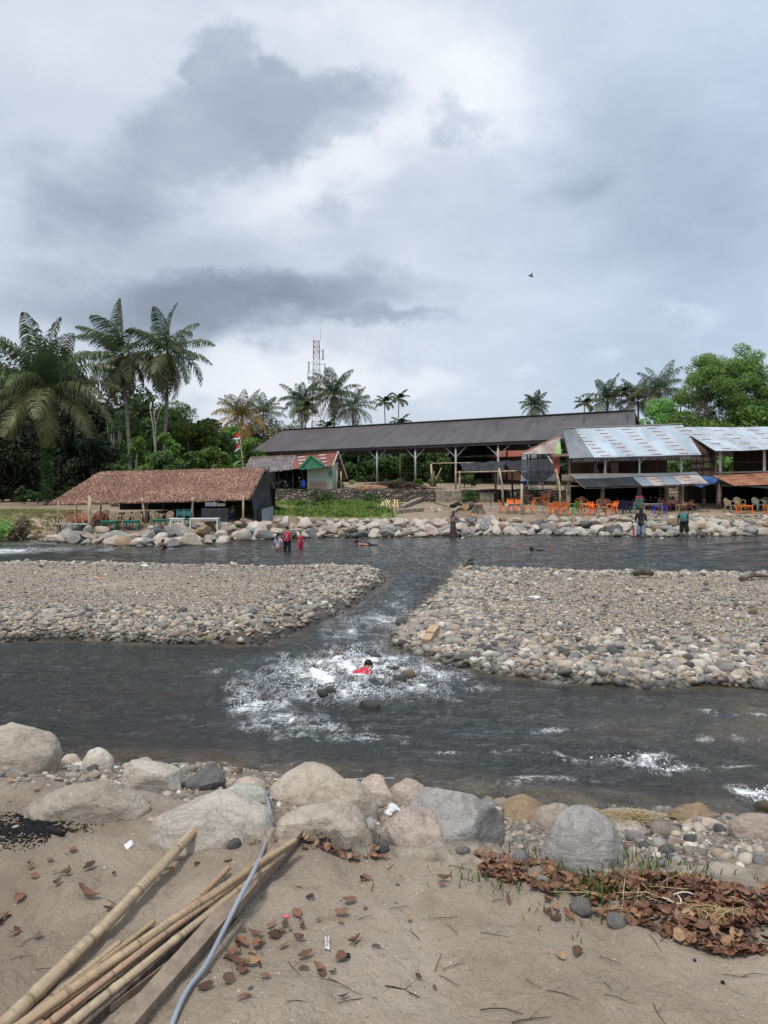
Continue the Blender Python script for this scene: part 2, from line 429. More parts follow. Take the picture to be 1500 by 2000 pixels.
# the cloud deck, laid out by direction: u runs along the compass, v up
den = t.math('MAXIMUM', sy, .18)
u = t.math('DIVIDE', sx, den); v = t.math('DIVIDE', sz, den)
uv = t.comb(u, v, 0.0)
d3 = t.mapping(d, sc=(1.0, 1.0, 1.7))
_, big = t.noise(d3, 3.2, 6, .6); _, fine = t.noise(d3, 9.0, 9, .64)
wbig = t.vmath('SCALE', t.vmath('SUBTRACT', big, (.5, .5, .5)), s=.30)
wfin = t.vmath('SCALE', t.vmath('SUBTRACT', fine, (.5, .5, .5)), s=.13)
q_soft = t.vmath('ADD', uv, wbig); q_hard = t.vmath('ADD', t.vmath('ADD', uv, t.vmath('SCALE', t.vmath('SUBTRACT', big, (.5, .5, .5)), s=.13)), wfin)
def cloud(px, py, rx, ry, wgt, ang=0.0, hard=False, inner=.0):
    """one bank of cloud: centre and half-size given as angles (tangents), wgt > 0 brightens, < 0 darkens"""
    cu, cv = (px - PX0) / FOC, (PY0 - py) / FOC; ru, rv = rx / FOC, ry / FOC
    n = t.node('ShaderNodeMapping', vector_type='TEXTURE'); t.put(n.inputs[0], q_hard if hard else q_soft)
    n.inputs[1].default_value = (cu, cv, 0); n.inputs[2].default_value = (0, 0, R(ang)); n.inputs[3].default_value = (ru, rv, 1)
    l = t.vmath('LENGTH', n.outputs[0])
    return t.math('MULTIPLY', t.remap(l, 1.0, inner), wgt)
def deepest(*bk):
    o = bk[0]
    for q in bk[1:]: o = t.math('MINIMUM', o, q)
    return o
banks = [
    # dark cumulus with a ragged edge, trailing away down the sky
    deepest(cloud(460, 175, 95, 150, -.23, 0, True, .62), cloud(590, 225, 210, 95, -.23, 0, True, .62), cloud(370, 275, 230, 120, -.22, 20, True, .45), cloud(190, 385, 260, 120, -.20, 20, False, .3), cloud(745, 228, 70, 26, -.14, -10, True, .1)),
    cloud(500, 215, 170, 90, -.05, 0, True, .0),
    cloud(865, 272, 80, 46, -.25, 10, True, .2), cloud(660, 375, 55, 75, -.13, 0, True, .0), cloud(1110, 365, 130, 70, -.12, 15, True, .0),
    # long dark base over the palms
    deepest(cloud(440, 595, 600, 120, -.44, 2, False, .25), cloud(240, 590, 560, 130, -.26, 0, False, .1), cloud(330, 500, 620, 200, -.15, 0, False, .0), cloud(720, 630, 250, 45, -.30, 0, True, .2)),
    # flat blue-grey sheet
    cloud(1330, 360, 500, 460, -.19, 0, False, .0), cloud(1300, 740, 520, 200, -.07, 0, False, .0),
    # bright gaps
    cloud(840, 210, 290, 150, .30, -15, False, .0), cloud(640, 90, 360, 100, .13, 0, False, .0), cloud(670, 335, 340, 80, .22, 10, False, .0), cloud(120, 110, 280, 180, .05, 0, False, .0),
    cloud(330, 350, 140, 45, .08, 20, False, .0), cloud(480, 420, 260, 70, .06, 0, False, .0),
    cloud(560, 755, 330, 80, .22, 0, True, .2), cloud(840, 760, 110, 55, .14, 0, True, .2), cloud(1350, 650, 80, 40, .09, 0, True, .1), cloud(1200, 700, 60, 26, .08, 0, True, .1), cloud(1030, 740, 60, 22, .07, 0, True, .1), cloud(420, 690, 60, 50, .08, 0, True, .1),
]
val = t.math('ADD', .66, 0.0)
for bk in banks: val = t.math('ADD', val, bk)
n1, _ = t.noise(t.mapping(d, sc=(1.0, 1.0, 2.4)), 4.2, 8, .62); n2, _ = t.noise(d3, 14, 7, .6)
val = t.math('ADD', val, t.math('MULTIPLY', t.math('SUBTRACT', n1, .5), .27))
val = t.math('ADD', val, t.math('MULTIPLY', t.math('SUBTRACT', n2, .5), .12))
val = t.math('ADD', val, t.remap(sz, .55, .95, 0, .25))       # overcast is brightest overhead
cc = t.ramp(val, [(.0, (.15, .185, .24)), (.2, (.235, .285, .355)), (.42, (.38, .445, .535)), (.6, (.54, .605, .70)), (.78, (.71, .76, .84)), (1.0, (.90, .92, .95))])
cc = t.mix(t.math('MULTIPLY', t.remap(t.math('ADD', u, t.math('MULTIPLY', v, -.25)), -.15, .45), .42), cc, t.vmath('MULTIPLY', cc, (.84, .98, 1.12)))
clouds = t.vmath('SCALE', cc, s=10.0)
skyc = t.mix(.94, sky.outputs[0], clouds)
t.put(bg.inputs['Color'], skyc); bg.inputs['Strength'].default_value = .1

sl = bpy.data.lights.new('sun', 'SUN'); sl.energy = 2.3; sl.angle = R(10); sl.color = (1, .96, .9)
so = bpy.data.objects.new('sun', sl); COL.objects.link(so)
dirv = Vector((math.sin(SUN_AZ) * math.cos(SUN_EL), math.cos(SUN_AZ) * math.cos(SUN_EL), math.sin(SUN_EL)))
so.rotation_euler = dirv.to_track_quat('Z', 'Y').to_euler(); so.location = (0, -20, 40)

# ---------------------------------------------------------------- water
FOAM = [(775,1185,26,26,.5),(790,1165,18,18,.4),(735,1205,40,16,.55),(440,1335,26,16,.6),(455,1365,30,12,.7),(490,1392,45,10,.75),(540,1412,55,9,.75),(610,1432,70,8,.7),(690,1446,70,7,.65),(765,1440,50,6,.5),(840,1365,60,8,.5),(930,1345,50,6,.45),(420,1310,14,14,.45),(580,1285,70,14,.5),(640,1275,50,10,.5),(700,1225,75,30,.55),(745,1215,60,22,.6),(690,1265,90,25,.5),(695,1300,120,28,.95),(760,1312,95,26,.8),(620,1318,90,22,.85),(560,1312,90,22,.65),(500,1335,80,18,.55),(470,1352,50,20,.62),(520,1380,60,18,.8),(560,1402,70,16,.75),(610,1350,90,22,.7),
        (700,1345,110,22,.75),(620,1420,80,12,.65),(690,1437,70,10,.6),(740,1445,60,8,.45),(790,1345,80,20,.65),(860,1325,60,14,.7),(900,1340,60,10,.4),(820,1290,50,14,.6),(1215,1478,75,9,.92),(1255,1472,40,7,.8),(1295,1498,50,11,.95),(1060,1532,70,9,.72),(1000,1545,50,9,.6),(1130,1528,40,6,.5),
        (1440,1492,45,4,.8),(1485,1562,45,22,1.0),(1100,1432,45,5,.55),(1350,1440,18,6,.7),(880,1477,40,4,.45),(945,1462,30,4,.5),(1010,1470,50,5,.4),(1380,1395,30,4,.4),(1480,1396,40,4,.5),(1060,1400,80,8,.25),(560,1500,60,5,.45),(1450,1440,60,6,.3),
        (25,1076,70,7,.95),(110,1072,60,7,.6),(60,1062,60,5,.5),(205,1074,25,4,.55),(420,1072,35,3,.5),(145,1070,20,3,.5),(335,1071,20,2.5,.5),(270,1078,40,3,.35),(1046,1078,14,3,.5)]
def foam_f(x, y):
    f = np.zeros_like(x)
    wx = x + .25 * fbm2(x * 1.3, y * 1.3, 3, 81); wy = y + .25 * fbm2(x * 1.3, y * 1.3, 3, 82)
    for px, py, rx, ry, dn in FOAM:
        X, Y = Wp(px, py); a = rx * Y / FOC * 1.2; b = ry * Y * Y / (CAM_H * FOC) * 1.05
        r2 = ((wx - X) / a) ** 2 + ((wy - Y) / b) ** 2
        f = np.maximum(f, dn * np.exp(-r2 * 1.1))
    return f
def rapid_f(x, y):
    f = np.zeros_like(x)
    for px, py, rx, ry, h in ((770,1180,50,70,.8),(690,1300,190,40,1.25),(640,1350,170,45,.7),(560,1400,110,25,.55),(740,1225,90,40,.6),(860,1330,80,22,.7),(1240,1486,120,26,1.1),(1060,1530,90,14,.7),(1485,1562,60,30,1.2),(1150,1450,330,60,.4),(40,1072,120,14,1.2),(200,1074,200,10,.5),(720,1430,200,20,.4),(980,1400,300,60,.3)):
        X, Y = Wp(px, py); a = rx * Y / FOC * 1.2; b = ry * Y * Y / (CAM_H * FOC) * 1.3
        f = np.maximum(f, h * np.exp(-(((x - X) / a) ** 2 + ((y - Y) / b) ** 2)))
    return f
def water_z(x, y):
    rp = rapid_f(x, y)
    wx = x + .3 * fbm2(x * .7, y * .7, 2, 93); wy = y + .3 * fbm2(x * .7, y * .7, 2, 94)
    cv = (wx * .25 + wy)                                           # crests run mostly across the view
    calm = .040 * fbm2(wx * .7, cv * 1.7, 3, 91) + .020 * fbm2(wx * 2.4, cv * 6.0, 3, 92)
    rid = 1 - np.abs(fbm2(wx * 1.5, cv * 2.1, 4, 95)) * 2.2
    return calm + rp * (.06 * rid + .045 * fbm2(x * 5, y * 6, 3, 96) - .03)
def mat_water():
    m, t, b = new_mat('river_water'); co = t.coords('Object')
    fo0 = t.attr('foam'); sh = t.attr('shallow')
    wv = t.mapping(co, rot=(0, 0, R(-12)), sc=(.45, 1.25, 1))
    fm, _ = t.noise(t.mapping(co, rot=(0, 0, R(25)), sc=(1, .7, 1)), 1.5, 4, .6); fo = t.math('MINIMUM', t.math('MULTIPLY', fo0, t.remap(fm, .34, .60, .68, 1.15)), .80)
    a, _ = t.noise(wv, 3.2, 5, .62, .6); c, _ = t.noise(wv, 11, 4, .6, .8); e, _ = t.noise(wv, 30, 3, .55)
    h = t.math('ADD', t.math('ADD', t.math('MULTIPLY', a, 1.0), t.math('MULTIPLY', c, .85)), t.math('MULTIPLY', e, .24))
    cur, _ = t.noise(t.mapping(co, sc=(.35, .8, 1)), .9, 4, .6); n = t.bump(t.math('MULTIPLY', h, t.math('MULTIPLY', t.remap(cur, .35, .65, .75, 1.5), t.remap(t.sep(co)[1], 17, 30, 1, .5))), .6, .11)
    # lace of foam: ridges of noise, thresholded by density
    fl = t.attr('flow', 'Vector')
    r1, _ = t.noise(t.mapping(fl, sc=(1.0, .42, 1)), 3.4, 10, .70, .5); r2, _ = t.noise(co, 7, 9, .68, 1.0)
    nn = t.math('ADD', t.math('MULTIPLY', r1, .55), t.math('MULTIPLY', r2, .45))
    x = t.math('ADD', nn, t.math('MULTIPLY', t.math('SUBTRACT', fo, .5), .30)); r3, _ = t.noise(co, 24, 5, .65, .4); x = t.math('ADD', x, t.math('MULTIPLY', t.math('SUBTRACT', r3, .5), .20)); body = t.remap(x, .515, .66)
    lace = t.remap(t.math('ABSOLUTE', t.math('SUBTRACT', r2, .5)), .0, .034, 1, 0)
    lace = t.math('MULTIPLY', lace, t.remap(t.math('ADD', fo, t.math('MULTIPLY', t.math('SUBTRACT', r1, .5), 1.6)), .12, .55, 0, .62))
    mask = t.math('MULTIPLY', t.math('MAXIMUM', body, lace), t.remap(fo0, .05, .2))
    bedn, _ = t.noise(co, 2.5, 5, .65)
    deep = t.mix(bedn, (.012, .015, .015), (.030, .031, .026))
    col = t.mix(sh, deep, t.ramp(bedn, [(.35, (.045, .038, .028)), (.6, (.12, .095, .068))]))
    col = t.mix(t.math('MULTIPLY', t.remap(fo, .3, 1.0), .35), col, (.22, .235, .235)); col = t.mix(mask, col, (.80, .82, .84))
    surf(t, b, col, t.math('ADD', .05, t.math('MULTIPLY', mask, .6)), n, .5); b.inputs['IOR'].default_value = 1.333
    return m
M_WATER = mat_water()
def water_attr(X, Y, Z):
    g = gz(X, Y); pat = .35 + .65 * sstep(-.1, .4, fbm2(X * .35 + 4, Y * .6, 3, 99)) * (X > 1)
    sx0, sy0 = Wp(800, 1150); an = np.arctan2(X - sx0, sy0 - Y); rr = np.hypot(X - sx0, Y - sy0)
    return {'foam': foam_f(X, Y), 'flow': np.stack([an * np.maximum(rr, 3) * 1.0, rr, 0 * rr], -1), 'shallow': np.maximum(sstep(-.2, -.02, g) * .8, .8 * sstep(.8, 4, X) * sstep(14, 8, Y) * pat)}
wys = np.concatenate([np.arange(5.2, 14, .034), np.arange(14, 27, .09), np.arange(27, 48, .14)])
water = sheet('river_water', spread_axis(-9.5, 9.5, .045, 8, 34), wys, water_z, M_WATER, water_attr)
# spray thrown up where the channel breaks over the stones
def droplets(n, spots, seed):
    r = np.random.default_rng(seed); ico = bmesh.new(); bmesh.ops.create_icosphere(ico, subdivisions=1, radius=1)
    bv = np.array([q.co for q in ico.verts]); bf = np.array([[q.index for q in f.verts] for f in ico.faces]); ico.free()
    V = []; F = []; base = 0
    wsum = np.array([s[4] for s in spots], float); pick = r.choice(len(spots), n, p=wsum / wsum.sum())
    for k in pick:
        px, py, rx, ry, _, hh = spots[k]; X, Y = Wp(px, py)
        a, q = r.uniform(0, 6.283), r.uniform(0, 1) ** .7
        x = X + math.cos(a) * q * rx * Y / FOC; y = Y + math.sin(a) * q * ry * Y * Y / (CAM_H * FOC)
        z = float(water_z(np.array([x]), np.array([y]))[0]) + r.uniform(-.01, 1) ** 1.0 * hh * (1 - q * .8) * r.uniform(0, 1)
        s = r.uniform(.003, .010) * (1.3 if q < .4 else 1)
        V.append(bv * s * r.uniform(.6, 1.5, 3) + (x, y, z)); F.append(bf + base); base += len(bv)
    return np.concatenate(V), np.concatenate(F)
M_FOAM = basic('foam_white', (.85, .87, .9), .6, .05)
V, F = droplets(1500, [(690,1288,40,14,4,.26),(640,1315,60,10,2,.14),(740,1312,60,12,2,.16),(560,1315,60,10,1,.1),(500,1378,60,14,1.2,.08),(800,1320,60,10,1.5,.12),(1220,1477,70,5,.5,.07),(1300,1496,45,6,.7,.10),(1488,1560,35,14,1.6,.12),(850,1322,40,8,1,.1),(600,1340,90,16,1.5,.08),(700,1350,90,14,1.5,.1)], 5)
tag(link('white_foam', mesh_np('white_foam', V, F, M_FOAM, True)), 'white spray thrown up by the rapids between the gravel bars', 'spray', kind='stuff')
# ================================================================ rocks
def rock_np(seed, sub=3, sx=1, sy=1, sz=1, facets=7, rough=.10, cut=(.62, .95)):
    """a water-worn boulder: sphere cut by random planes, bumped by noise; unit half-size before scaling"""
    r = np.random.default_rng(seed); bm = bmesh.new(); bmesh.ops.create_icosphere(bm, subdivisions=sub, radius=1)
    v = np.array([q.co for q in bm.verts]); f = np.array([[q.index for q in g.verts] for g in bm.faces]); bm.free()
    for k in range(facets):
        n = r.normal(size=3); n /= np.linalg.norm(n); dd = r.uniform(*cut)
        over = np.maximum(v @ n - dd, 0); v = v - over[:, None] * n * .88
    rid = (.5 - np.abs(noise3(v * 4.1 + seed, seed + 9))) if sub >= 4 else 0
    amp = 1 + rough * (.35 * rid + noise3(v * 1.3 + seed * 3.1, seed) + .5 * noise3(v * 2.9 + seed, seed + 1) + (.3 * noise3(v * 7 + seed, seed + 2) + .14 * noise3(v * 16 + seed, seed + 3) if sub >= 4 else 0))
    v = v * amp[:, None]
    v = v / np.abs(v).max(0) * np.array([sx, sy, sz])
    return v, f
def mat_stone(name, stops, scale=1.0, tone=.18, wet=False):
    m, t, b = new_mat(name); co = t.vmath('ADD', t.coords('Object'), t.comb(t.math('MULTIPLY', t.objrand(), 91.0), 0, 0))
    f, _ = t.noise(co, 1.6 * scale, 6, .65, .4); g, _ = t.noise(co, 9 * scale, 6, .7); sp, _ = t.noise(co, 70 * scale, 2, .5)
    cr, _ = t.noise(t.mapping(co, sc=(1, 1, 2.5)), 3.1 * scale, 8, .7, .5)
    col = t.ramp(f, stops)
    col = t.mix(t.math('MULTIPLY', t.remap(g, .5, .7), .4), col, tuple(c * .62 for c in stops[0][1]))
    vein = t.math('SUBTRACT', 1.0, t.math('MULTIPLY', t.math('ABSOLUTE', t.math('SUBTRACT', cr, .5)), 26.0), clamp=True)
    col = t.mix(t.math('MULTIPLY', vein, .45), col, tuple(c * .5 for c in stops[0][1]))
    col = t.mix(t.math('MULTIPLY', t.remap(sp, .62, .7), .35), col, tuple(min(1, c * 1.5) for c in stops[-1][1]))
    col = t.mix(t.math('MULTIPLY', t.remap(sp, .4, .3), .35), col, tuple(c * .4 for c in stops[0][1]))
    col = t.hsv(col, v=t.math('MULTIPLY_ADD', t.objrand(), tone * 2, 1 - tone))
    z = t.sep(t.geo('Position'))[2]                     # the water keeps the foot of a stone dark and wet
    zz = t.math('ADD', z, t.math('MULTIPLY', t.math('SUBTRACT', g, .5), .12))
    wl = t.remap(zz, .02, .11, 1, 0)
    col = t.mix(t.math('MULTIPLY', wl, .75), col, (.025, .022, .018))
    n = t.bump(cr, .45, .07); n = t.bump(g, .7, .03, n); n = t.bump(sp, .4, .006, n)
    surf(t, b, col, t.remap(wl, 0, 1, .88, .35), n, .25); return m
M_ST = {
 'pale grey': mat_stone('pale_grey_stone', [(.3, (.38, .335, .28)), (.55, (.50, .45, .39)), (.75, (.60, .55, .48))]),
 'grey': mat_stone('grey_stone', [(.3, (.21, .20, .19)), (.55, (.30, .285, .27)), (.75, (.39, .37, .35))]),
 'dark grey': mat_stone('dark_grey_stone', [(.3, (.10, .10, .10)), (.55, (.155, .15, .147)), (.75, (.22, .21, .205))]),
 'tan': mat_stone('tan_stone', [(.3, (.32, .27, .215)), (.55, (.425, .365, .30)), (.75, (.51, .45, .38))]),
 'pinkish': mat_stone('pinkish_stone', [(.3, (.35, .275, .225)), (.55, (.44, .36, .305)), (.75, (.52, .44, .38))]),
 'brown': mat_stone('brown_stone', [(.3, (.19, .135, .085)), (.55, (.27, .20, .13)), (.75, (.35, .27, .19))]),
 'greenish grey': mat_stone('greenish_grey_stone', [(.3, (.26, .265, .225)), (.55, (.36, .365, .315)), (.75, (.46, .46, .41))]),
}
ORD = ['first', 'second', 'third', 'fourth', 'fifth', 'sixth', 'seventh', 'eighth', 'ninth', 'tenth', 'eleventh', 'twelfth', 'thirteenth', 'fourteenth', 'fifteenth', 'sixteenth', 'seventeenth', 'eighteenth', 'nineteenth', 'twentieth']
def ordw(i): return ORD[i] if i < len(ORD) else 'further'

# ---- big boulders on the near bank: (x0, y0, x1, y1 of the stone in the photo, colour, proportions, tilt, label)
NEAR_B = [
 (-58,1410,118,1512,'tan',.9,0,4,'large rounded tan boulder above the water beside small pebbles, biggest on this bank',(.85,1.0)),
 (36,1530,292,1606,'tan',.6,-3,-2,'long low flat-topped tan boulder lying behind the patch of black ash',(.5,.8)),
 (158,1461,222,1508,'pale grey',.9,0,3,'small round pale boulder between the big tan boulder and the white blocky one',(.85,1)),
 (114,1473,162,1500,'pinkish',.8,0,3,'small flat pinkish stone touching the big rounded tan boulder',(.8,1)),
 (238,1481,358,1545,'pale grey',.7,4,8,'whitish blocky boulder standing at the waterline beside a dark angular rock',(.55,.85)),
 (356,1491,452,1545,'dark grey',.9,0,10,'dark angular rock with a pale vein beside the whitish block',(.5,.8)),
 (284,1550,552,1652,'pale grey',.75,-4,3,'broad domed pale slab half sunk in sand under the grey hose',(.85,1)),
 (520,1495,694,1572,'tan',.8,-2,4,'wide brownish humped boulder at the water beside the end of the hose',(.8,1)),
 (598,1523,740,1604,'tan',.7,12,5,'smooth sloping beige boulder leaning on the brownish humped one',(.75,1)),
 (538,1560,724,1646,'tan',.8,6,5,'beige boulder with dark underside on the broken concrete ledge',(.7,.95)),
 (688,1514,776,1578,'pinkish',.9,0,5,'pinkish flat rock at the waterline behind the smooth sloping boulder',(.7,.9)),
 (750,1521,838,1574,'pinkish',.8,6,3,'oval pinkish boulder touching the back of the big blue-grey boulder',(.85,1)),
 (783,1534,998,1648,'grey',.8,3,10,'big blue-grey boulder in the middle of the row, largest grey one',(.5,.86)),
 (738,1574,888,1654,'pinkish',.8,0,8,'peaked tan rock standing in front of the big blue-grey boulder',(.6,.85)),
 (1053,1576,1218,1704,'grey',.85,14,-3,'grey speckled boulder tilted downhill, with grass growing at its foot',(.72,.95)),
 (1036,1569,1142,1624,'tan',.8,0,4,'pale tan oval boulder behind the tilted grey speckled one',(.8,1)),
 (978,1556,1072,1604,'brown',.9,4,6,'flat brown rock at the waterline between blue-grey and tilted boulders',(.6,.85)),
 (1308,1566,1396,1612,'brown',.9,0,7,'brown-grey wedge-shaped boulder at the waterline beyond the dry straw',(.6,.85)),
 (1165,1577,1318,1606,'tan',.5,2,4,'long flat pale slab lying along the waterline behind dry straw',(.6,.85)),
 (1424,1588,1560,1644,'pinkish',.6,16,4,'smooth pinkish slab sloping down beside the white breaking wave',(.8,1)),
 (413,1534,528,1564,'greenish grey',.7,0,5,'thin greenish flat rock lying behind the broad domed slab',(.7,.9)),
 (452,1519,522,1546,'pinkish',.9,0,3,'small oval pinkish rock where the hose bends to the water',(.85,1)),
 (1128,1598,1262,1626,'pale grey',.7,0,4,'flat pale yellowish rock beside the dry straw',(.7,.9)),
 (998,1660,1036,1690,'dark grey',.9,0,2,'small dark round stone sitting on the concrete ledge',(.9,1)),
 (4,1744,98,1796,'greenish grey',.7,0,3,'flat grey-green stone half buried in sand near the dead leaves',(.8,1)),
 (206,1690,268,1722,'greenish grey',.8,0,6,'small pale chipped stone lying in sand near the thickest bamboo',(.5,.8)),
 (75,1768,165,1800,'pale grey',.6,0,4,'pale flat stone half buried in sand beside the grey-green one',(.7,.9)),
 (545,1585,612,1612,'brown',.8,0,4,'low brown rock wedged beneath the smooth sloping boulder',(.8,1)),
 (1330,1598,1420,1622,'pinkish',.7,0,6,'small pinkish block behind the pebbles beside the brown-grey wedge',(.6,.8)),
]
def near_boulder(i, x0, y0, x1, y1, col, depth, tilt, fac, label, cut):
    cx = (x0 + x1) / 2; g = on(cx, min(y1, 1700) - 2); Y0 = g.y
    w = (x1 - x0) * Y0 / FOC; dy = w * depth * .5; Y = Y0 + dy * .55; k = Y / Y0
    w *= k; h = (y1 - y0) * Y / FOC * .98
    sink = .40
    v, f = rock_np(100 + i * 7, 5, 1, 1, 1, fac + 3, .07, (cut[0] - .03, cut[1]))
    H = h / (2 - 2 * sink)
    v = v * np.array([w / 2, dy, H])
    a = R(tilt); c, s = math.cos(a), math.sin(a); v = v @ np.array([[c, 0, -s], [0, 1, 0], [s, 0, c]])
    v = v / np.abs(v).max(0) * np.array([w / 2, dy, H])
    top = CAM_H - (y0 - PY0) / FOC * Y
    o = link('boulder', mesh_np('boulder', v, f, M_ST[col], True), None, ((cx - PX0) / FOC * Y, Y, top - H))
    return tag(o, label, 'boulder', 'boulders on the near bank')
for i, q in enumerate(NEAR_B): near_boulder(i, *q)

# ---- boulder bank along the far shore
RK = []
for s in range(12):
    r = np.random.default_rng(900 + s)
    v, f = rock_np(300 + s, 4, 1, r.uniform(.7, 1.0), r.uniform(.55, .82), int(r.integers(7, 15)), .09, (.5, .85))
    RK.append(mesh_np('boulder_shape', v, f, None, True))
RKM = {}
def rk_mesh(i, col):
    if (i, col) not in RKM:
        m = RK[i].copy(); m.materials.append(M_ST[col]); RKM[(i, col)] = m
    return RKM[(i, col)]
COLW = ['pale grey'] * 10 + ['grey'] * 6 + ['tan'] * 4 + ['pinkish'] * 3 + ['dark grey'] * 2 + ['brown'] + ['greenish grey'] * 2
def far_zone(x):
    px = PX0 + x / 42 * FOC
    for lim, nm in ((260, 'by the front posts of the thatched shelter'), (420, 'before the white-topped tables'), (520, 'below the dark tarpaulin'), (660, 'behind the three bathers'),
                    (800, 'below the bright green grass'), (930, 'around the standing figure in brown'), (1060, 'below the orange chair table'), (1180, 'below the green plastic chair'), (1300, 'around the figure in black'), (1400, 'behind the bent figure in teal')):
        if px < lim: return nm
    return 'below the red-brown awning'
rb = random.Random(21); far_list = []
for row, (dd, s0, s1, step) in enumerate(((.1, .22, .48, .68), (.95, .24, .52, .69), (1.9, .22, .48, .72), (3.0, .18, .38, .9))):
    x = -16.2 + row * .35
    while x < 21.5:
        s = rb.uniform(s0, s1) * (1.12 if x < -5 else 1)
        thin = 1.0
        if x > 11 and row >= 2: thin = .8
        if x < -12 and row >= 2: thin = .35
        if -3.2 < x < -.4 and row == 0 and rb.random() < .3: thin = 0
        if rb.random() < thin:
            far_list.append((x + rb.uniform(-.15, .15), dd + rb.uniform(-.25, .25), s, row))
        x += step * rb.uniform(.8, 1.25) * (s / .52)
rows_n = ['at the waterline', 'in the second tier', 'in the third tier', 'on the crest']
counts = {}
for x, dd, s, row in far_list:
    y = float(far_edge(x)) + dd; col = rb.choice(COLW); i = rb.randrange(12)
    z = gz1(x, y); o = link('boulder', rk_mesh(i, col), None, (x, y, z + s * rb.uniform(.22, .42)), (rb.uniform(-.35, .35), rb.uniform(-.4, .4), rb.uniform(0, 6.28)), (s * rb.uniform(.95, 1.25), s * rb.uniform(.85, 1.1), s * rb.uniform(.85, 1.1)))
    key = (col, row, far_zone(x)); n = counts.get(key, 0); counts[key] = n + 1
    tag(o, None, 'boulder', 'boulders banked along the far shore')
    o['label'] = '%s %s boulder %s %s' % (ordw(n), col, rows_n[row], key[2])
# two stones with worn white lettering on them
M_PAINT = basic('worn_white_paint', (.75, .75, .73), .7, .3, 30)
def strokes(parent_loc, w, h, seed, name='painted_letters', parent=None, yoff=0.0):
    """looping brush strokes of an unreadable white scrawl, laid on the face of the stone"""
    r = random.Random(seed); mb = MB()
    for row in range(2):
        for k in range(4):
            cx = (-.36 + k * .24) * w; cz = (.22 - row * .42) * h; pts = []
            for q in range(6): pts.append((cx + r.uniform(-.1, .1) * w, yoff - .012 + abs(cx) * .12, cz + (q / 5 - .5) * .36 * h + r.uniform(-.06, .06) * h))
            mb.tube(pts, .022, 5)
    return mb.build(name, M_PAINT, parent)
for (px0, py0, px1, py1, col, seed, lab) in ((911,1009,931,1021,'dark grey',3,'dark grey boulder with white painted scrawl, beside the tree stump'), (937,1018,955,1036,'grey',8,'grey boulder with white painted scrawl dripping down its face')):
    cx = (px0 + px1) / 2; Y = 41.6 if seed == 3 else 40.3; w = (px1 - px0) * Y / FOC * 1.15; h = (py1 - py0) * Y / FOC * 1.1
    c = P(cx, (py0 + py1) / 2, Y)
    v, f = rock_np(700 + seed, 4, w / 2, w * .3, h / 2, 6, .06, (.7, .95)); v[:, 1] = np.maximum(v[:, 1], -w * .17)
    o = tag(link('boulder', mesh_np('painted_boulder', v, f, M_ST[col], True), None, c), lab, 'boulder', 'boulders banked along the far shore')
    strokes(c, w * .72, h * .7, seed, parent=o, yoff=-w * .17)

# ---- cobbles and pebbles
PEB = []
for s in range(10):
    r = np.random.default_rng(50 + s)
    PEB.append(rock_np(500 + s, 1, 1, r.uniform(.65, 1), r.uniform(.4, .75), 3, .10, (.7, .95)))
def mat_pebbles():
    m, t, b = new_mat('mixed_pebbles'); r = t.geo('Random Per Island')
    col = t.ramp(r, [(0, (.08, .08, .078)), (.1, (.17, .165, .155)), (.22, (.30, .285, .26)), (.36, (.23, .22, .205)), (.48, (.385, .32, .245)), (.6, (.45, .385, .31)), (.7, (.32, .255, .19)), (.78, (.38, .31, .255)), (.86, (.50, .45, .385)), (.95, (.58, .54, .48))], 'CONSTANT')
    co = t.coords('Object'); f, _ = t.noise(co, 28, 4, .6)
    col = t.mix(t.math('MULTIPLY', t.remap(f, .45, .65), .3), col, (.10, .085, .07))
    z = t.sep(t.geo('Position'))[2]; g, _ = t.noise(co, 5, 3, .6)
    zz = t.math('ADD', z, t.math('MULTIPLY', t.math('SUBTRACT', g, .5), .16))
    wl = t.remap(zz, .04, .15, 1, 0); col = t.mix(t.math('MULTIPLY', wl, .72), col, (.022, .02, .017))
    surf(t, b, col, t.remap(wl, 0, 1, .85, .4), t.bump(f, .3, .01), .25); return m
M_PEB = mat_pebbles()
def pebble_field(name, label, cat, xs, ys, rad, seed, lift=.15, zf=None):
    r = np.random.default_rng(seed); n = len(xs); zs = (zf or gz)(xs, ys)
    V = []; F = []; base = 0; kind = r.integers(0, len(PEB), n); ang = r.uniform(0, 6.283, n); tl = r.normal(0, .25, (n, 2)); st = r.uniform(.85, 1.2, (n, 3))
    for k in range(len(PEB)):
        I = np.nonzero(kind == k)[0]
        if not len(I): continue
        bv, bf = PEB[k]; v = bv[None] * st[I][:, None, :] * rad[I][:, None, None]
        v[:, :, 2] += v[:, :, 0] * tl[I, 0][:, None] + v[:, :, 1] * tl[I, 1][:, None]
        c, s = np.cos(ang[I])[:, None], np.sin(ang[I])[:, None]; x = v[:, :, 0] * c - v[:, :, 1] * s; y = v[:, :, 0] * s + v[:, :, 1] * c
        v = np.stack([x + xs[I][:, None], y + ys[I][:, None], v[:, :, 2] + (zs[I] + rad[I] * lift)[:, None]], 2)
        V.append(v.reshape(-1, 3)); F.append((bf[None] + base + (np.arange(len(I)) * len(bv))[:, None, None]).reshape(-1, 3)); base += len(I) * len(bv)
    return tag(link(name, mesh_np(name, np.concatenate(V), np.concatenate(F), M_PEB, True)), label, cat, kind='stuff')
def scatter_bar(poly, n, seed, bounds):
    r = np.random.default_rng(seed); x = r.uniform(bounds[0], bounds[1], n); y = bounds[2] + (bounds[3] - bounds[2]) * r.uniform(0, 1, n) ** 1.35
    px = x / y * FOC; k = (np.abs(px) < 900); x, y = x[k], y[k]
    sd = poly_sd(x, y, poly); k = sd > -.12; return x[k], y[k], sd[k], r
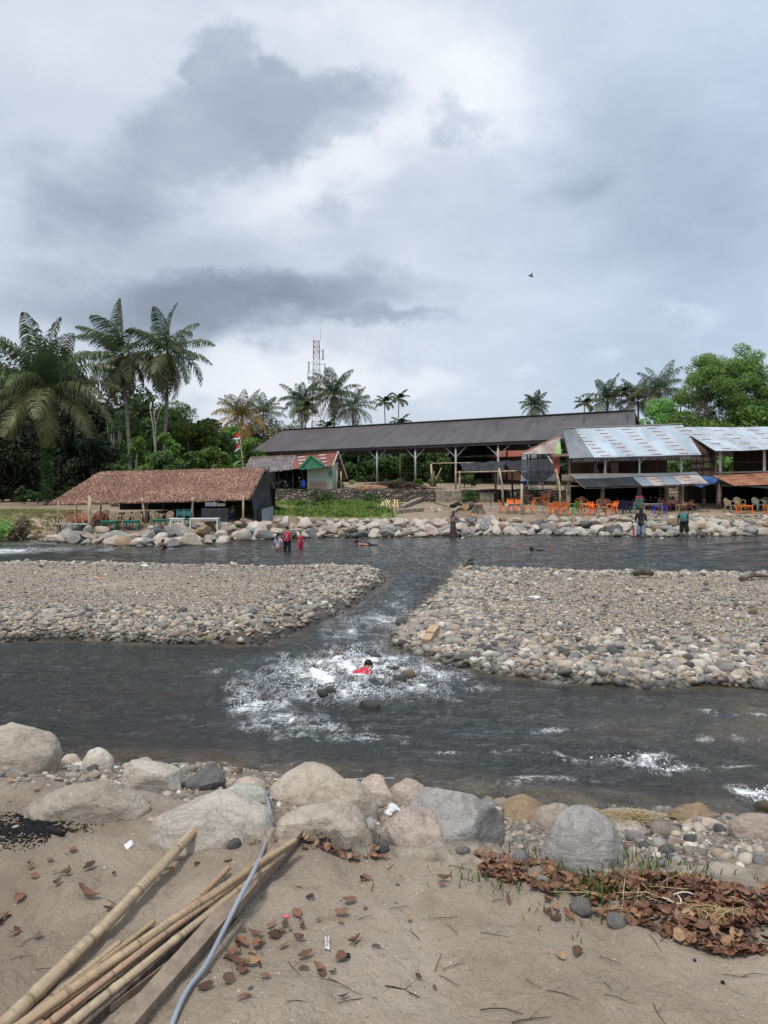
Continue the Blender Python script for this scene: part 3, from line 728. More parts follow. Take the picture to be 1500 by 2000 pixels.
for nm, poly, bounds, seed, lab in (('gravel', LEFT_BAR, (-12.5, .3, 12.2, 24), 1, 'tan and grey river gravel covering the bar below the thatched shelter'), ('gravel', RIGHT_BAR, (.1, 13.5, 9.6, 23), 2, 'coarse grey and tan cobble gravel covering the bar below the plank beam')):
    x, y, sd, r = scatter_bar(poly, 120000, seed, bounds)
    pat = fbm2(x * .45, y * .6, 3, 77 + seed)
    edge = np.clip(1 - sd / 2.2, 0, 1)
    jit = .10 * noise2(x * 2.5, y * 2.5, 15); keep = (sd + jit > -.05) & ((ch_d(x, y) > .55 + .25 * noise2(x * 4, y * 4, 16)) | (r.uniform(0, 1, len(x)) < .16)) & (r.uniform(0, 1, len(x)) < np.clip(.5 + .5 * edge + pat * .6 - (.15 if seed == 1 else 0), .2, 1)); x, y, sd, edge = x[keep], y[keep], sd[keep], edge[keep]
    inn = sstep(.6, 3.0, sd + .8 * pat[keep]); rad = np.exp(r.normal(math.log(.029), .5, len(x))) * (1 + .22 * edge) * (1.08 if seed == 2 else .82) * (1 - .5 * inn)
    rad = np.clip(rad, .010, .12)
    pebble_field(nm, lab, 'gravel', x, y, rad, seed + 10)
    print('gravel', len(x))
# the biggest cobbles, one by one
CB = []
for s in range(10):
    r = np.random.default_rng(80 + s); v, f = rock_np(560 + s, 3, 1, r.uniform(.7, 1), r.uniform(.5, .85), 4, .1, (.66, .95)); CB.append(mesh_np('cobble_shape', v, f, None, True))
CBM = {}
def cb_mesh(i, col):
    if (i, col) not in CBM:
        m = CB[i].copy(); m.materials.append(M_ST[col]); CBM[(i, col)] = m
    return CBM[(i, col)]
rc = random.Random(5); CC = ['grey'] * 6 + ['pale grey'] * 4 + ['tan'] * 6 + ['pinkish'] * 3 + ['dark grey'] * 3 + ['greenish grey'] * 2 + ['brown'] * 2
def cobble(x, y, s, where, grp, col=None, name='cobble', zf=gz1):
    col = col or rc.choice(CC)
    o = link(name, cb_mesh(rc.randrange(10), col), None, (x, y, zf(x, y) + s * .3), (rc.uniform(-.3, .3), rc.uniform(-.3, .3), rc.uniform(0, 6.28)), (s * rc.uniform(.9, 1.25), s * rc.uniform(.85, 1.1), s * rc.uniform(.85, 1.15)))
    return tag(o, '%s %s %s' % (col, name, where), name, grp and '%s %s' % (col, grp))
pl = LEFT_BAR; nL = 0; cand = []
for k in range(4000):
    x, y = rc.uniform(-4, .2), rc.uniform(12.4, 22.5); sd = float(poly_sd(np.array([x]), np.array([y]), LEFT_BAR)[0])
    dch = float(ch_d(x, y))
    if 0 < sd < 1.5 and .45 < dch < 1.9:
        if all((x - a) ** 2 + (y - b) ** 2 > (.11 + c) ** 2 * 1.2 for a, b, c in cand):
            cand.append((x, y, rc.uniform(.055, .105)))
    if len(cand) >= 115: break
for x, y, s in cand: cobble(x, y, s, 'on the raised channel edge of the bar below the bathers', 'cobbles on the channel edge of the bar below the bathers')
cand = []
for k in range(9000):
    x, y = rc.uniform(.1, 9.5), rc.uniform(9.8, 23); sd = float(poly_sd(np.array([x]), np.array([y]), RIGHT_BAR)[0])
    tip = x < .7 + (y - 11) * .13 + .5
    if 0.02 < sd and abs(x / y) < .56 and (tip and sd < 1.5 or rc.random() < (.10 if sd < 1.6 else .02)):
        if all((x - a) ** 2 + (y - b) ** 2 > (.12 + c) ** 2 * 1.2 for a, b, c in cand):
            cand.append((x, y, rc.uniform(.06, .115) if tip else rc.uniform(.06, .095)))
    if len(cand) >= 175: break
for x, y, s in cand:
    tip = x < .7 + (y - 11) * .13 + .5
    cobble(x, y, s, 'at the tip of the bar around the plank beam' if tip else 'among the gravel of the wide bar beyond the plank beam', 'cobbles at the tip of the beam bar' if tip else 'cobbles across the beam bar')
for px, py, s, col, lab in ((865,1157,.18,'grey','large round grey cobble topping the ridge beside the narrow channel'),(785,1222,.16,'dark grey','dark blue-grey cobble at the water beside the narrow channel'),(800,1320,.16,'brown','orange-brown stone in the white water below the beam'),(770,1305,.12,'dark grey','dark wet stone in the white water next to the orange-brown one'),(632,1352,.12,'dark grey','dark wet stone breaking the rapids nearest the near bank'),(645,1347,.11,'dark grey','small dark wet stone in the rapids beside the larger one'),(722,1378,.13,'dark grey','dark wet stone low in the rapids with foam curling round it'),(780,1327,.12,'dark grey','dark round stone awash in foam below the tip of the bar'),(1500,1580,.11,'brown','brown boulder under the breaking wave at the water edge'),(660,1283,.12,'brown','brown wet stone awash beside the red bather'),(735,1285,.13,'dark grey','grey wet stone awash beyond the red bather')):
    p = Wp(px, py); o = cobble(p[0], p[1], s, '', None, col, zf=lambda x, y: max(gz1(x, y), -.06)); o['label'] = lab
# near bank pebbles
r = np.random.default_rng(12); n = 60000; x = r.uniform(-4.2, 4.4, n); y = r.uniform(3.0, 7.6, n); k = np.abs(x / y) < .6; x, y = x[k], y[k]
d = near_edge(x) - y + .25 * fbm2(x * 2, y * 2, 3, 62); pat = fbm2(x * 1.2, y * 1.2, 3, 63)
right = sstep(.9, 1.5, x)
pr = np.where(d < 2.9, .55 + pat * .7, np.where((d < 3.5), .10, .012)) * np.where(d < -.25, 0, 1) * (.45 + .55 * np.maximum(right, sstep(-1.1, -1.6, x)))
keep = r.uniform(0, 1, len(x)) < pr * .8; x, y = x[keep], y[keep]
rad = np.clip(np.exp(r.normal(math.log(.0125), .55, len(x))), .004, .042)
pebble_field('gravel', 'small mixed pebbles strewn between the near boulders and the water', 'gravel', x, y, rad, 33, .1, near_z); print('near pebbles', len(x))
near_z1 = lambda x, y: float(near_z(np.array([x]), np.array([y]))[0])
for k in range(150):
    while True:
        x, y = rc.uniform(-3.2, 3.0), rc.uniform(3.2, 6.4); d = float(near_edge(x)) - y
        if abs(x / y) < .54 and .1 < d < 3.0 and (x > .8 or x < -1.2 or rc.random() < .35): break
    s = rc.uniform(.022, .062) * (1 if x > .8 or x < -1.2 else .8)
    wh = 'on the gravel slope beyond the tilted grey boulder' if x > 1.2 else ('among the near boulders below the hose bend' if x > -1.2 else 'on the gravel strip beside the big rounded tan boulder')
    cobble(x, y, s, wh, 'pebbles ' + wh, None, 'pebble', near_z1)
for px, py, s, col, lab in ((457,1671,.03,'dark grey','smooth black pebble on dead leaves beside the bamboo tips'),(477,1652,.035,'pale grey','pale grey pebble next to the smooth black one'),(722,1667,.035,'pale grey','white chipped stone on the sand below the peaked tan rock'),(745,1662,.04,'dark grey','dark oval pebble beside the white chipped stone'),(905,1666,.035,'grey','flat grey pebble on the concrete ledge'),(1205,1815,.036,'grey','rounded grey-brown stone at the edge of the leaf heap'),(1282,1812,.03,'pale grey','white stone beside the leaf heap'),(1135,1780,.045,'grey','flat grey stone under the grass tufts'),(1045,1722,.04,'tan','tan stone among grass and dead leaves'),(1060,1730,.035,'greenish grey','grey stone among grass and dead leaves'),(1242,1642,.05,'grey','grey round stone in front of the dry straw'),(1300,1672,.045,'dark grey','long dark stone lying on the gravel behind the leaf heap'),(1352,1650,.05,'dark grey','dark blue stone beside a white plastic scrap')):
    p = on(px, py); o = cobble(p.x, p.y, s, '', None, col, 'pebble', near_z1); o['label'] = lab

r = np.random.default_rng(14); n = 3600; x = r.uniform(-2.4, 2.6, n); y = r.uniform(1.9, 4.3, n); k = (np.abs(x / y) < .6) & (near_z(x, y) > 1.08) & (fbm2(x * 1.3, y * 1.3, 3, 65) + r.normal(0, .25, n) > .02); x, y = x[k], y[k]
pebble_field('gravel', 'grit and tiny stones scattered on the sand', 'gravel', x, y, np.clip(np.exp(r.normal(math.log(.0022), .5, len(x))), .001, .009), 34, .1, near_z)
# ================================================================ building materials
def mat_corrugated(name, base, rust=None, period=.18, rust_amt=.5, row=.9, rough=.45, metal=.3, stain=(.25, .22, .2), bump=.6):
    """corrugated sheet: ribs run up the slope (UV in metres), rust gathers in rows at the sheet overlaps"""
    m, t, b = new_mat(name); uv = t.coords('UV'); su, sv, _ = t.sep(uv)
    rib = t.math('SINE', t.math('MULTIPLY', su, 2 * math.pi / period))
    f, _ = t.noise(t.mapping(uv, sc=(1.1, .5, 1)), 1.2, 6, .6); g, _ = t.noise(t.mapping(uv, sc=(5, 1.6, 1)), 2.2, 5, .7)
    col = t.mix(t.remap(f, .4, .65), base, stain)
    sheet_r = t.math('FLOOR', t.math('DIVIDE', su, .82))
    wn = t.node('ShaderNodeTexWhiteNoise', noise_dimensions='2D'); t.put(wn.inputs[0], t.comb(sheet_r, t.math('FLOOR', t.math('DIVIDE', sv, 2.4)), 0))
    col = t.hsv(col, v=t.math('MULTIPLY_ADD', wn.outputs[0], .3, .85))
    if rust:
        rv = t.math('DIVIDE', t.math('FRACT', t.math('DIVIDE', t.math('ADD', sv, t.math('MULTIPLY', g, .16)), row)), 1.0)
        band = t.remap(t.math('ABSOLUTE', t.math('SUBTRACT', rv, .5)), .05, .24, 1, 0)
        cu = t.math('FRACT', t.math('DIVIDE', t.math('ADD', su, t.math('MULTIPLY', t.math('FLOOR', t.math('DIVIDE', sv, row)), .13)), 1.64))
        seam = t.remap(t.math('ABSOLUTE', t.math('SUBTRACT', cu, .5)), .10, .34, 1, 0)
        msk = t.math('MULTIPLY', t.math('MULTIPLY', band, seam), 1.0)
        msk = t.remap(t.math('ADD', msk, t.math('SUBTRACT', g, .5 + .35 * (1 - rust_amt))), .55, .68)
        col = t.mix(msk, col, t.mix(t.remap(g, .4, .7), rust, tuple(c * .45 for c in rust)))
        b.inputs['Metallic'].default_value = 0
    n = t.bump(rib, bump, .03)
    surf(t, b, col, rough, n, .4)
    if not rust: b.inputs['Metallic'].default_value = metal
    return m
def mat_planks(name, c, c2, width=.16, vertical=False, rough=.85):
    m, t, b = new_mat(name); x, y, z = t.sep(t.coords('Object'))
    ax = t.math('ADD', x, y) if vertical else z
    fr = t.math('FRACT', t.math('DIVIDE', ax, width)); idx = t.math('FLOOR', t.math('DIVIDE', ax, width))
    wn = t.node('ShaderNodeTexWhiteNoise', noise_dimensions='1D'); t.put(wn.inputs['W'], idx)
    f, _ = t.noise(t.mapping(t.coords('Object'), sc=(1, 1, 6) if not vertical else (6, 6, 1)), 2.5, 6, .65)
    col = t.mix(t.math('MULTIPLY_ADD', wn.outputs[0], .5, t.math('MULTIPLY', f, .5)), c, c2)
    gap = t.remap(fr, .0, .09, 1, 0)
    col = t.mix(t.math('MULTIPLY', gap, .8), col, tuple(q * .15 for q in c2))
    surf(t, b, col, rough, t.bump(t.math('SUBTRACT', f, gap), .5, .02), .2); return m
def mat_thatch(name, stops, scale=1.0):
    m, t, b = new_mat(name); r = t.geo('Random Per Island'); f, _ = t.noise(t.coords('Object'), .7 * scale, 5, .6)
    col = t.ramp(r, stops); col = t.mix(t.remap(f, .35, .65, 0, .5), col, tuple(c * .55 for c in stops[1][1]))
    surf(t, b, col, .9, None, .15); return m
M_SHED = mat_corrugated('dark_grey_roof_sheet', (.085, .077, .078), None, .36, metal=0, rough=.6, stain=(.068, .062, .064), bump=.9)
M_SILVER = mat_corrugated('rusty_zinc_sheet', (.42, .485, .545), (.24, .085, .038), .17, .62, .62, .5, stain=(.35, .415, .475))
M_ZINC2 = mat_corrugated('weathered_zinc_sheet', (.43, .49, .545), (.28, .15, .10), .17, .36, 1.1, .5, stain=(.30, .345, .395))
M_GREYZ = mat_corrugated('dull_zinc_sheet', (.20, .215, .235), None, .17, metal=.1, rough=.5, stain=(.145, .16, .175))
M_DARKZ = mat_corrugated('black_zinc_sheet', (.028, .032, .037), None, .17, metal=.2, rough=.45, stain=(.05, .055, .06))
M_BLUEZ = mat_corrugated('blue_grey_zinc_sheet', (.24, .29, .34), None, .17, metal=.2, rough=.45, stain=(.16, .19, .23))
M_RUSTZ = mat_corrugated('rust_streaked_sheet', (.37, .34, .33), (.22, .09, .05), .17, .95, .45, .65, stain=(.26, .17, .135))
M_REDZ = mat_corrugated('red_brown_sheet', (.30, .125, .078), (.20, .07, .04), .19, .55, .9, .65, stain=(.36, .19, .12))
M_REDROOF = mat_corrugated('rust_red_sheet', (.21, .072, .05), (.58, .56, .54), .2, .78, .75, .7, stain=(.15, .05, .037))
M_GREENW = mat_planks('pale_green_boards', (.40, .47, .37), (.31, .37, .29), .17)
M_GREENT = basic('green_painted_wood', (.06, .23, .13), .6, .2, 4)
M_LIMEW = basic('lime_green_boards', (.26, .45, .17), .7, .2, 4)
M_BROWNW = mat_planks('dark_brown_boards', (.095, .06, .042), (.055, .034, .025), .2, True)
M_PINKW = mat_planks('pinkish_bare_boards', (.40, .27, .22), (.30, .2, .165), .2)
M_WOOD = mat_planks('weathered_boards', (.27, .22, .175), (.18, .145, .11), .18)
M_WOODV = mat_planks('brown_upright_boards', (.25, .165, .105), (.17, .11, .072), .2, True)
M_POST = basic('weathered_post_wood', (.21, .18, .145), .85, .35, 5, .4, 25, sc=(1, 1, .3))
M_BARK = basic('pale_bark_pole', (.44, .35, .245), .8, .3, 7, .3, 30, sc=(1, 1, .25))
M_DARKIN = basic('dark_wood_painted_shade', (.022, .02, .018), .9, .3, 2)  # near-black wood; on interior walls the shade is put into the colour
M_WEAVE = basic('woven_bamboo_panel', (.13, .09, .068), .8, .3, 22, .5, 40)
M_STEEL = basic('grey_painted_steel', (.36, .38, .40), .5, .15, 2, spec=.5)
M_DSTEEL = basic('dark_steel', (.05, .05, .052), .5, .2, 2)
M_TARPB = basic('blue_tarpaulin', (.035, .105, .30), .5, .3, 3, .3, 6)
M_TARPK = basic('black_cloth', (.030, .033, .040), .75, .3, 2, .4, 7)
M_CONC = basic('rough_concrete', (.30, .255, .205), .92, .35, 5, .9, 30)
M_WHITEP = basic('off_white_paint', (.62, .60, .58), .6, .12, 4)
M_THATCH = mat_thatch('brown_thatch', [(0, (.10, .052, .036)), (.3, (.22, .118, .083)), (.6, (.32, .185, .135)), (.85, (.42, .265, .205)), (1, (.56, .41, .335))])
M_THATCHG = mat_thatch('grey_thatch', [(0, (.09, .078, .08)), (.35, (.19, .165, .168)), (.65, (.29, .26, .262)), (1, (.43, .39, .39))])

def thatch_np(a, b, c, d, rows, per_m, length, seed, wob=.06):
    """overlapping rows of narrow dry-leaf strips laid on the slope a-b (eave) c-d (ridge)"""
    a, b, c, d = (np.array(q) for q in (a, b, c, d)); r = np.random.default_rng(seed)
    V = []; F = []; base = 0
    nrm = np.cross(b - a, d - a); nrm /= np.linalg.norm(nrm)
    if nrm[2] < 0: nrm = -nrm
    for j in range(rows + 1):
        v0 = j / rows; lo = a * (1 - v0) + d * v0; hi = b * (1 - v0) + c * v0; L = np.linalg.norm(hi - lo); n = int(L * per_m)
        down = ((a - d) + (b - c)) / 2; down /= np.linalg.norm(down); along = (hi - lo) / L
        s = r.uniform(0, 1, n)[:, None]; p = lo * (1 - s) + hi * s + nrm * r.uniform(.0, wob, n)[:, None] + down * r.uniform(-.12, .12, n)[:, None]
        dirs = down + along * r.normal(0, .22, n)[:, None] + nrm * r.normal(.03, .07, n)[:, None]; ln = length * r.uniform(.6, 1.25, n)[:, None]
        w = along * r.uniform(.012, .034, n)[:, None]
        tip = p + dirs * ln + np.array([0, 0, -.03]); mid = p + dirs * ln * .55 + nrm * .02
        q = np.stack([p - w, p + w, mid + w * .9, mid - w * .9, tip + w * .3, tip - w * .3], 1)
        V.append(q.reshape(-1, 3)); i = base + np.arange(n) * 6
        F.append(np.stack([i, i + 1, i + 2, i + 3], 1)); F.append(np.stack([i + 3, i + 2, i + 4, i + 5], 1)); base += n * 6
    return np.concatenate(V), np.concatenate(F)

# ================================================================ thatched shelter by the water
A, B = P(100, 982, 38.0), P(487, 973, 38.6); D, C = P(196, 922, 43.5), P(517, 914, 43.5)
sh = thing('thatched_shelter', 'long low shelter roofed in brown dry palm thatch, beside the flag pole', 'shelter', (A + B) / 2)
def under(root, o): o.parent = root; o.matrix_parent_inverse = Matrix.Translation(-root.location); return o
def bld(mb, name, mat, root): return under(root, mb.build(name, mat))
V, F = thatch_np(A, B, C, D, 44, 80, .24, 3, .035)
Dm = np.array(D); A2 = np.array(A)
rf = under(sh, link('roof', mesh_np('roof', V, F, M_THATCH)))
back = MB().panel(A + Vector((.1, .1, -.06)), B + Vector((0, .1, -.06)), C + Vector((0, 0, -.06)), D + Vector((0, 0, -.06)), .04)
E1, E2 = D + Vector((-.5, 3.2, -1.3)), C + Vector((.2, 3.2, -1.3)); back.panel(E2, E1, D + Vector((0, .02, -.02)), C + Vector((0, .02, -.02)), .05)
o = back.build('roof_backing', M_THATCHG, None); o.parent = rf
Vs, Fs = thatch_np(E2, E1, D, C, 12, 25, .4, 5); bld_o = link('rear_slope', mesh_np('rear_slope', Vs, Fs, M_THATCH)); under(sh, bld_o)
for px, pt, pb, Y, w in ((112, 978, 1037, 37.6, .055), (175, 968, 1047, 36.6, .10), (149, 978, 1022, 40.5, .05), (198, 972, 1015, 39.5, .045), (277, 972, 1018, 38.2, .075), (287, 972, 1018, 38.6, .05), (377, 970, 1016, 38.3, .055), (475, 968, 1014, 38.4, .055), (320, 972, 1012, 41, .045)):
    top = P(px + (3 if px == 112 else 0), pt, Y); bx = P(px + (2 if px in (175,) else (8 if px == 277 else 0)), pb, Y)
    g = gz1(bx.x, Y) - .1; bt = Vector((bx.x, Y, g)); mid = (top + bt) / 2 + Vector((random.uniform(-.04, .04), 0, 0))
    bld(MB().tube([bt, mid, top], [w, w * .95, w * .85], 8), 'post', M_BARK, sh)
mb = MB(); a0, a1 = P(489, 972, 38.6), P(518, 914, 43.5)
b0 = Vector((a0.x - .3, 38.6, gz1(a0.x, 38.6) + .1)); b1 = Vector((a1.x + .1, 46.5, gz1(a1.x, 46.5)))
pts = []
mb.panel(Vector((b0.x + .55, b0.y, b0.z)), Vector((b1.x, 45.5, b1.z)), a1 + Vector((.1, .6, .05)), a0 + Vector((.1, 0, .05)), .02, 6, 4, .05)
bld(mb, 'tarpaulin_wall', M_TARPK, sh)
bld(MB().panel(Vector((b0.x + .75, 39.6, b0.z)), Vector((b0.x + 1.1, 41.2, b0.z)), Vector((b0.x + 1.1, 41.2, b0.z + 1.0)), Vector((b0.x + .75, 39.6, b0.z + .9)), .02), 'zinc_sheet', M_BLUEZ, sh)
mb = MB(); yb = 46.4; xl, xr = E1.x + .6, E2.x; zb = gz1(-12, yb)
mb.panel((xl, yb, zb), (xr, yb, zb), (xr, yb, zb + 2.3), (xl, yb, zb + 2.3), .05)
bld(mb, 'rear_wall', M_DARKIN, sh)  # dark panel closing the shelter, interior shade painted into its colour
mb = MB(); mb.beam(A + Vector((.2, .25, -.1)), B + Vector((-.1, .25, -.1)), .07, .07); mb.beam(D + Vector((.2, 0, -.14)), C + Vector((-.1, 0, -.14)), .08, .08)
for k in range(9):
    s = k / 8; p = A * (1 - s) + B * s; q = D * (1 - s) + C * s; mb.beam(p + Vector((0, .1, -.1)), q + Vector((0, 0, -.14)), .05, .05)
bld(mb, 'rafters', M_BARK, sh)

# ================================================================ long open shed behind
eA, eB = P(483, 884, 97), P(1242, 851, 63.3); rC, rD = P(554, 840, 101), P(1240, 802, 72.3)
sd_ = thing('market_shed', 'very long open shed with dark grey metal roof on steel posts', 'shed', (eA + eB) / 2)
bld(MB().panel(eA, eB, rD, rC, .12), 'roof', M_SHED, sd_)
off3 = (rC + rD) / 2 - (eA + eB) / 2; off = Vector((off3.x, off3.y, 0)); offz = off3.z; bA = rC + Vector((off.x, off.y, -offz)); bB = rD + Vector((off.x, off.y, -offz))
bld(MB().panel(bB, bA, rC + Vector((0, 0, -.01)), rD + Vector((0, 0, -.01)), .12), 'rear_slope', M_SHED, sd_)
bld(MB().beam(rC + Vector((0, 0, .05)), rD + Vector((0, 0, .05)), .5, .1), 'ridge_cap', M_DSTEEL, sd_)
bld(MB().beam(eA + Vector((.1, .1, -.2)), eB + Vector((.1, .1, -.2)), .06, .2), 'eave_board', M_DSTEEL, sd_)
n = (eB - eA).normalized()
def on_eave(px, back=0.0):
    k = (px - PX0) / FOC; a, b = eA + off * back, eB + off * back; s = (a.x - k * a.y) / ((b.y - a.y) * k - (b.x - a.x)); return a + (b - a) * s
fronts = []
for px in (654, 732, 807, 886, 969, 1050, 1140, 1225):
    p = on_eave(px) + Vector((.25, .3, -.25)); fronts.append(p); g = gz1(p.x, p.y); po = bld(MB().tube([(p.x, p.y, g - .1), p], .11, 10), 'post', M_STEEL, sd_)
    br = MB()
    for sg in (-1, 1): br.beam(p + Vector((0, 0, -1.15)), p + n * (1.25 * sg) + Vector((0, 0, -.1)), .06, .06)
    o = br.build('brace', M_STEEL); o.parent = po
tr = MB()
for px in (520, 590, 654, 732, 807, 886, 969, 1050, 1140, 1225):
    p = on_eave(px) + Vector((.25, .3, -.3)); q = on_eave(px, 2.0) + Vector((-.25, -.3, -.3)); r_ = (p + q) / 2 + Vector((0, 0, offz - .1))
    tr.beam(p, q, .1, .12); tr.beam(p, r_, .1, .12); tr.beam(q, r_, .1, .12)
    for s in (.2, .4, .6, .8):
        m0 = p.lerp(q, s); zt = offz * (1 - abs(2 * s - 1)); tr.beam(m0, m0 + Vector((0, 0, zt)), .07, .07); tr.beam(m0, p.lerp(q, s + (.2 if s < .5 else -.2)) + Vector((0, 0, offz * (1 - abs(2 * (s + (.2 if s < .5 else -.2)) - 1)))), .06, .06)
bld(tr, 'roof_trusses', M_DSTEEL, sd_)
for px in (560, 640, 700, 760, 830, 905, 990, 1080):
    q = on_eave(px, 1.95) + Vector((0, 0, -.25)); bld(MB().tube([(q.x, q.y, gz1(q.x, q.y) - .1), q], .1, 8), 'rear_post', M_DSTEEL, sd_)

# ================================================================ green shack and its open lean-to
gs = thing('green_shack', 'small pale green board shack with a gable and rusted red roof', 'shack', P(610, 960, 61))
Y = 60.5; zg = gz1(P(610, 945, 61).x, 62)
wl, wr = P(600, 945, Y), P(648, 945, Y); ztop = P(600, 912, Y).z
mb = MB(); mb.panel((wl.x, Y, zg), (wr.x, Y, zg), (wr.x, Y, ztop), (wl.x, Y, ztop), .08); bld(mb, 'front_wall', M_GREENW, gs)
mb = MB(); mb.panel((wr.x + .002, Y, zg), (wr.x + .3, Y + 3.4, zg), (wr.x + .3, Y + 3.4, ztop + .6), (wr.x + .002, Y, ztop), .08); bld(mb, 'side_wall', M_GREENW, gs)
mb = MB(); mb.panel((wl.x - .02, Y + 3.4, zg), (wl.x, Y, zg), (wl.x, Y, ztop), (wl.x - .02, Y + 3.4, ztop + .4), .08); bld(mb, 'side_wall', M_GREENW, gs)
q0, q1 = P(606, 957, Y), P(638, 941.5, Y); mb = MB(); mb.box(((q0.x + q1.x) / 2, Y - .03, (zg + .05 + q1.z) / 2), (q1.x - q0.x, .04, q1.z - zg)); bld(mb, 'patched_boards', M_PINKW, gs)
q = P(646, 925, Y); mb = MB().box((q.x, Y - .05, q.z), (.28, .05, .42)); bld(mb, 'shutter', M_GREENT, gs)
rl0, rr0 = P(570, 916, Y - .6), P(649, 910.5, Y - .6); rr1, rl1 = P(659, 883, Y + 2.0), P(579, 890.5, Y + 2.0)
bld(MB().panel(rl0, rr0, rr1, rl1, .03), 'roof', M_REDROOF, gs)
bk0, bk1 = rl1 + Vector((.2, 3.2, -1.25)), rr1 + Vector((.6, 3.6, -2.2)); bld(MB().panel(bk1, bk0, rl1 + Vector((0, .02, 0)), rr1 + Vector((0, .02, 0)), .03), 'rear_slope', M_REDROOF, gs)
bld(MB().beam(rl1 + Vector((-.1, 0, .06)), rr1 + Vector((.1, 0, .06)), .18, .05), 'ridge_cap', M_REDROOF, gs)
e0 = rr0 + Vector((.05, 0, 0)); mb = MB(); mb.beam(e0, rr1 + Vector((.08, 0, .03)), .05, .16); mb.beam(rr1 + Vector((.08, .02, .03)), bk1 + Vector((.06, 0, 0)), .05, .14); bld(mb, 'barge_board', M_WHITEP, gs)
ap, gl, gr_ = P(607, 889.5, Y - .9), P(583, 916, Y - .9), P(636, 911.5, Y - .9)
mb = MB(); mb.add([gl + Vector((.1, .06, 0)), gr_ + Vector((-.1, .06, 0)), ap + Vector((0, .06, -.08)), gl + Vector((.1, .12, 0)), gr_ + Vector((-.1, .12, 0)), ap + Vector((0, .12, -.08))], [(0, 1, 2), (5, 4, 3), (0, 3, 4, 1)]); bld(mb, 'gable', M_GREENT, gs)
mb = MB(); mb.beam(gl, ap, .1, .13); mb.beam(ap, gr_, .1, .13); mb.beam(gl + Vector((0.2, .0, .0)), gr_ + Vector((-.2, .0, .0)), .08, .12); bld(mb, 'gable_trim', M_GREENT, gs)
rgp = ap + Vector((0, 2.4, 0)); mb = MB(); mb.panel(gl + Vector((0, .13, .04)), ap + Vector((0, .13, .06)), rgp + Vector((0, 0, .06)), gl + Vector((.4, 1.2, .5)), .03); mb.panel(ap + Vector((0, .13, .06)), gr_ + Vector((0, .13, .04)), gr_ + Vector((-.4, 1.2, .5)), rgp + Vector((0, 0, .06)), .03); bld(mb, 'dormer_roof', M_REDROOF, gs)
for px, pt in ((657, 918), (666, 920)):
    p = P(px, pt, Y + .8); bld(MB().tube([(p.x, p.y, gz1(p.x, p.y) - .05), p], .06, 8), 'post', M_WHITEP if px == 657 else M_BARK, gs)
lt = thing('parking_shelter', 'open lean-to with grey shingled thatch roof joined to the green shack', 'shelter', P(540, 960, 62))
la, lb = P(519, 927, Y - .2), P(573, 914.5, Y - .4); lc, ld = P(580, 891, Y + 2.4), P(489, 895, Y + 2.8)
V, F = thatch_np(la + Vector((-1.9, 0, .0)), lb, lc, ld, 26, 42, .24, 9, .04); rf = under(lt, link('roof', mesh_np('roof', V, F, M_THATCHG)))
o = MB().panel(la + Vector((-1.9, 0, -.05)), lb + Vector((0, 0, -.05)), lc + Vector((0, 0, -.05)), ld + Vector((0, 0, -.05)), .04).build('roof_backing', M_DARKIN); o.parent = rf
bld(MB().panel(lc + Vector((0, 2.4, -1.2)), ld + Vector((0, 2.4, -1.2)), ld + Vector((0, .02, -.02)), lc + Vector((0, .02, -.02)), .04), 'rear_slope', M_THATCHG, lt)
bld(MB().beam(ld + Vector((0, 0, .08)), lc + Vector((0, 0, .08)), .14, .08), 'ridge_pole', M_PINKW, lt)
for px, pt, yy in ((521, 926, Y), (544, 921, Y + 1.5), (560, 920, Y + 2.2), (572, 918, Y + 1.2), (530, 922, Y + 2.6)):
    p = P(px, pt, yy); bld(MB().tube([(p.x, p.y, gz1(p.x, p.y) - .05), p], .06, 8), 'post', M_POST if px != 521 else M_BARK, lt)
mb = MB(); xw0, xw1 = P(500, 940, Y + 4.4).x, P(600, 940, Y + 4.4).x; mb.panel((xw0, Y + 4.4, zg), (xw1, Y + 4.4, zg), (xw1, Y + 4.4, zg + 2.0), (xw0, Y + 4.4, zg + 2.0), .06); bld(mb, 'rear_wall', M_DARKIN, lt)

# ================================================================ two-storey wooden restaurant
class Facade:
    def __init__(self, L, Rr): self.L = Vector((L[0], L[1], 0)); self.R = Vector((Rr[0], Rr[1], 0)); self.d = (self.R - self.L).normalized(); self.nb = Vector((-self.d.y, self.d.x, 0))
    def at(self, px, py, back=0.0):
        k = (px - PX0) / FOC; a = self.L + self.nb * back
        s = (a.x - k * a.y) / (self.d.y * k - self.d.x); q = a + self.d * s; return P(px, py, q.y)
    def gr(self, px, back=0.0): q = self.at(px, 980, back); q.z = gz1(q.x, q.y); return q
f1 = Facade(((1110 - PX0) / FOC * 51.5, 51.5), ((1335 - PX0) / FOC * 49, 49))
r1 = thing('wooden_restaurant', 'two-storey open wooden eating house with rust-spotted silver zinc roof', 'restaurant', f1.gr(1220))
a, b = f1.at(1112, 895, -.6), f1.at(1370, 887.5, -.6); c, d = f1.at(1333, 829, 3.6), f1.at(1098, 837.5, 3.6)
s0 = .19; am = a.lerp(b, s0); dm = d.lerp(c, .10)
bld(MB().panel(am, b, c, dm, .03, 40, 6, .012), 'roof', M_SILVER, r1)
bld(MB().panel(a, am + Vector((.05, 0, .03)), dm + Vector((.05, 0, .03)), d, .03, 8, 2), 'grey_roof_strip', M_GREYZ, r1)
rb0, rb1 = c + f1.nb * 3.8 + Vector((0, 0, -2.4)), d + f1.nb * 3.8 + Vector((0, 0, -2.4)); bld(MB().panel(rb0, rb1, d + Vector((0, 0, -.01)), c + Vector((0, 0, -.01)), .03), 'rear_slope', M_GREYZ, r1)
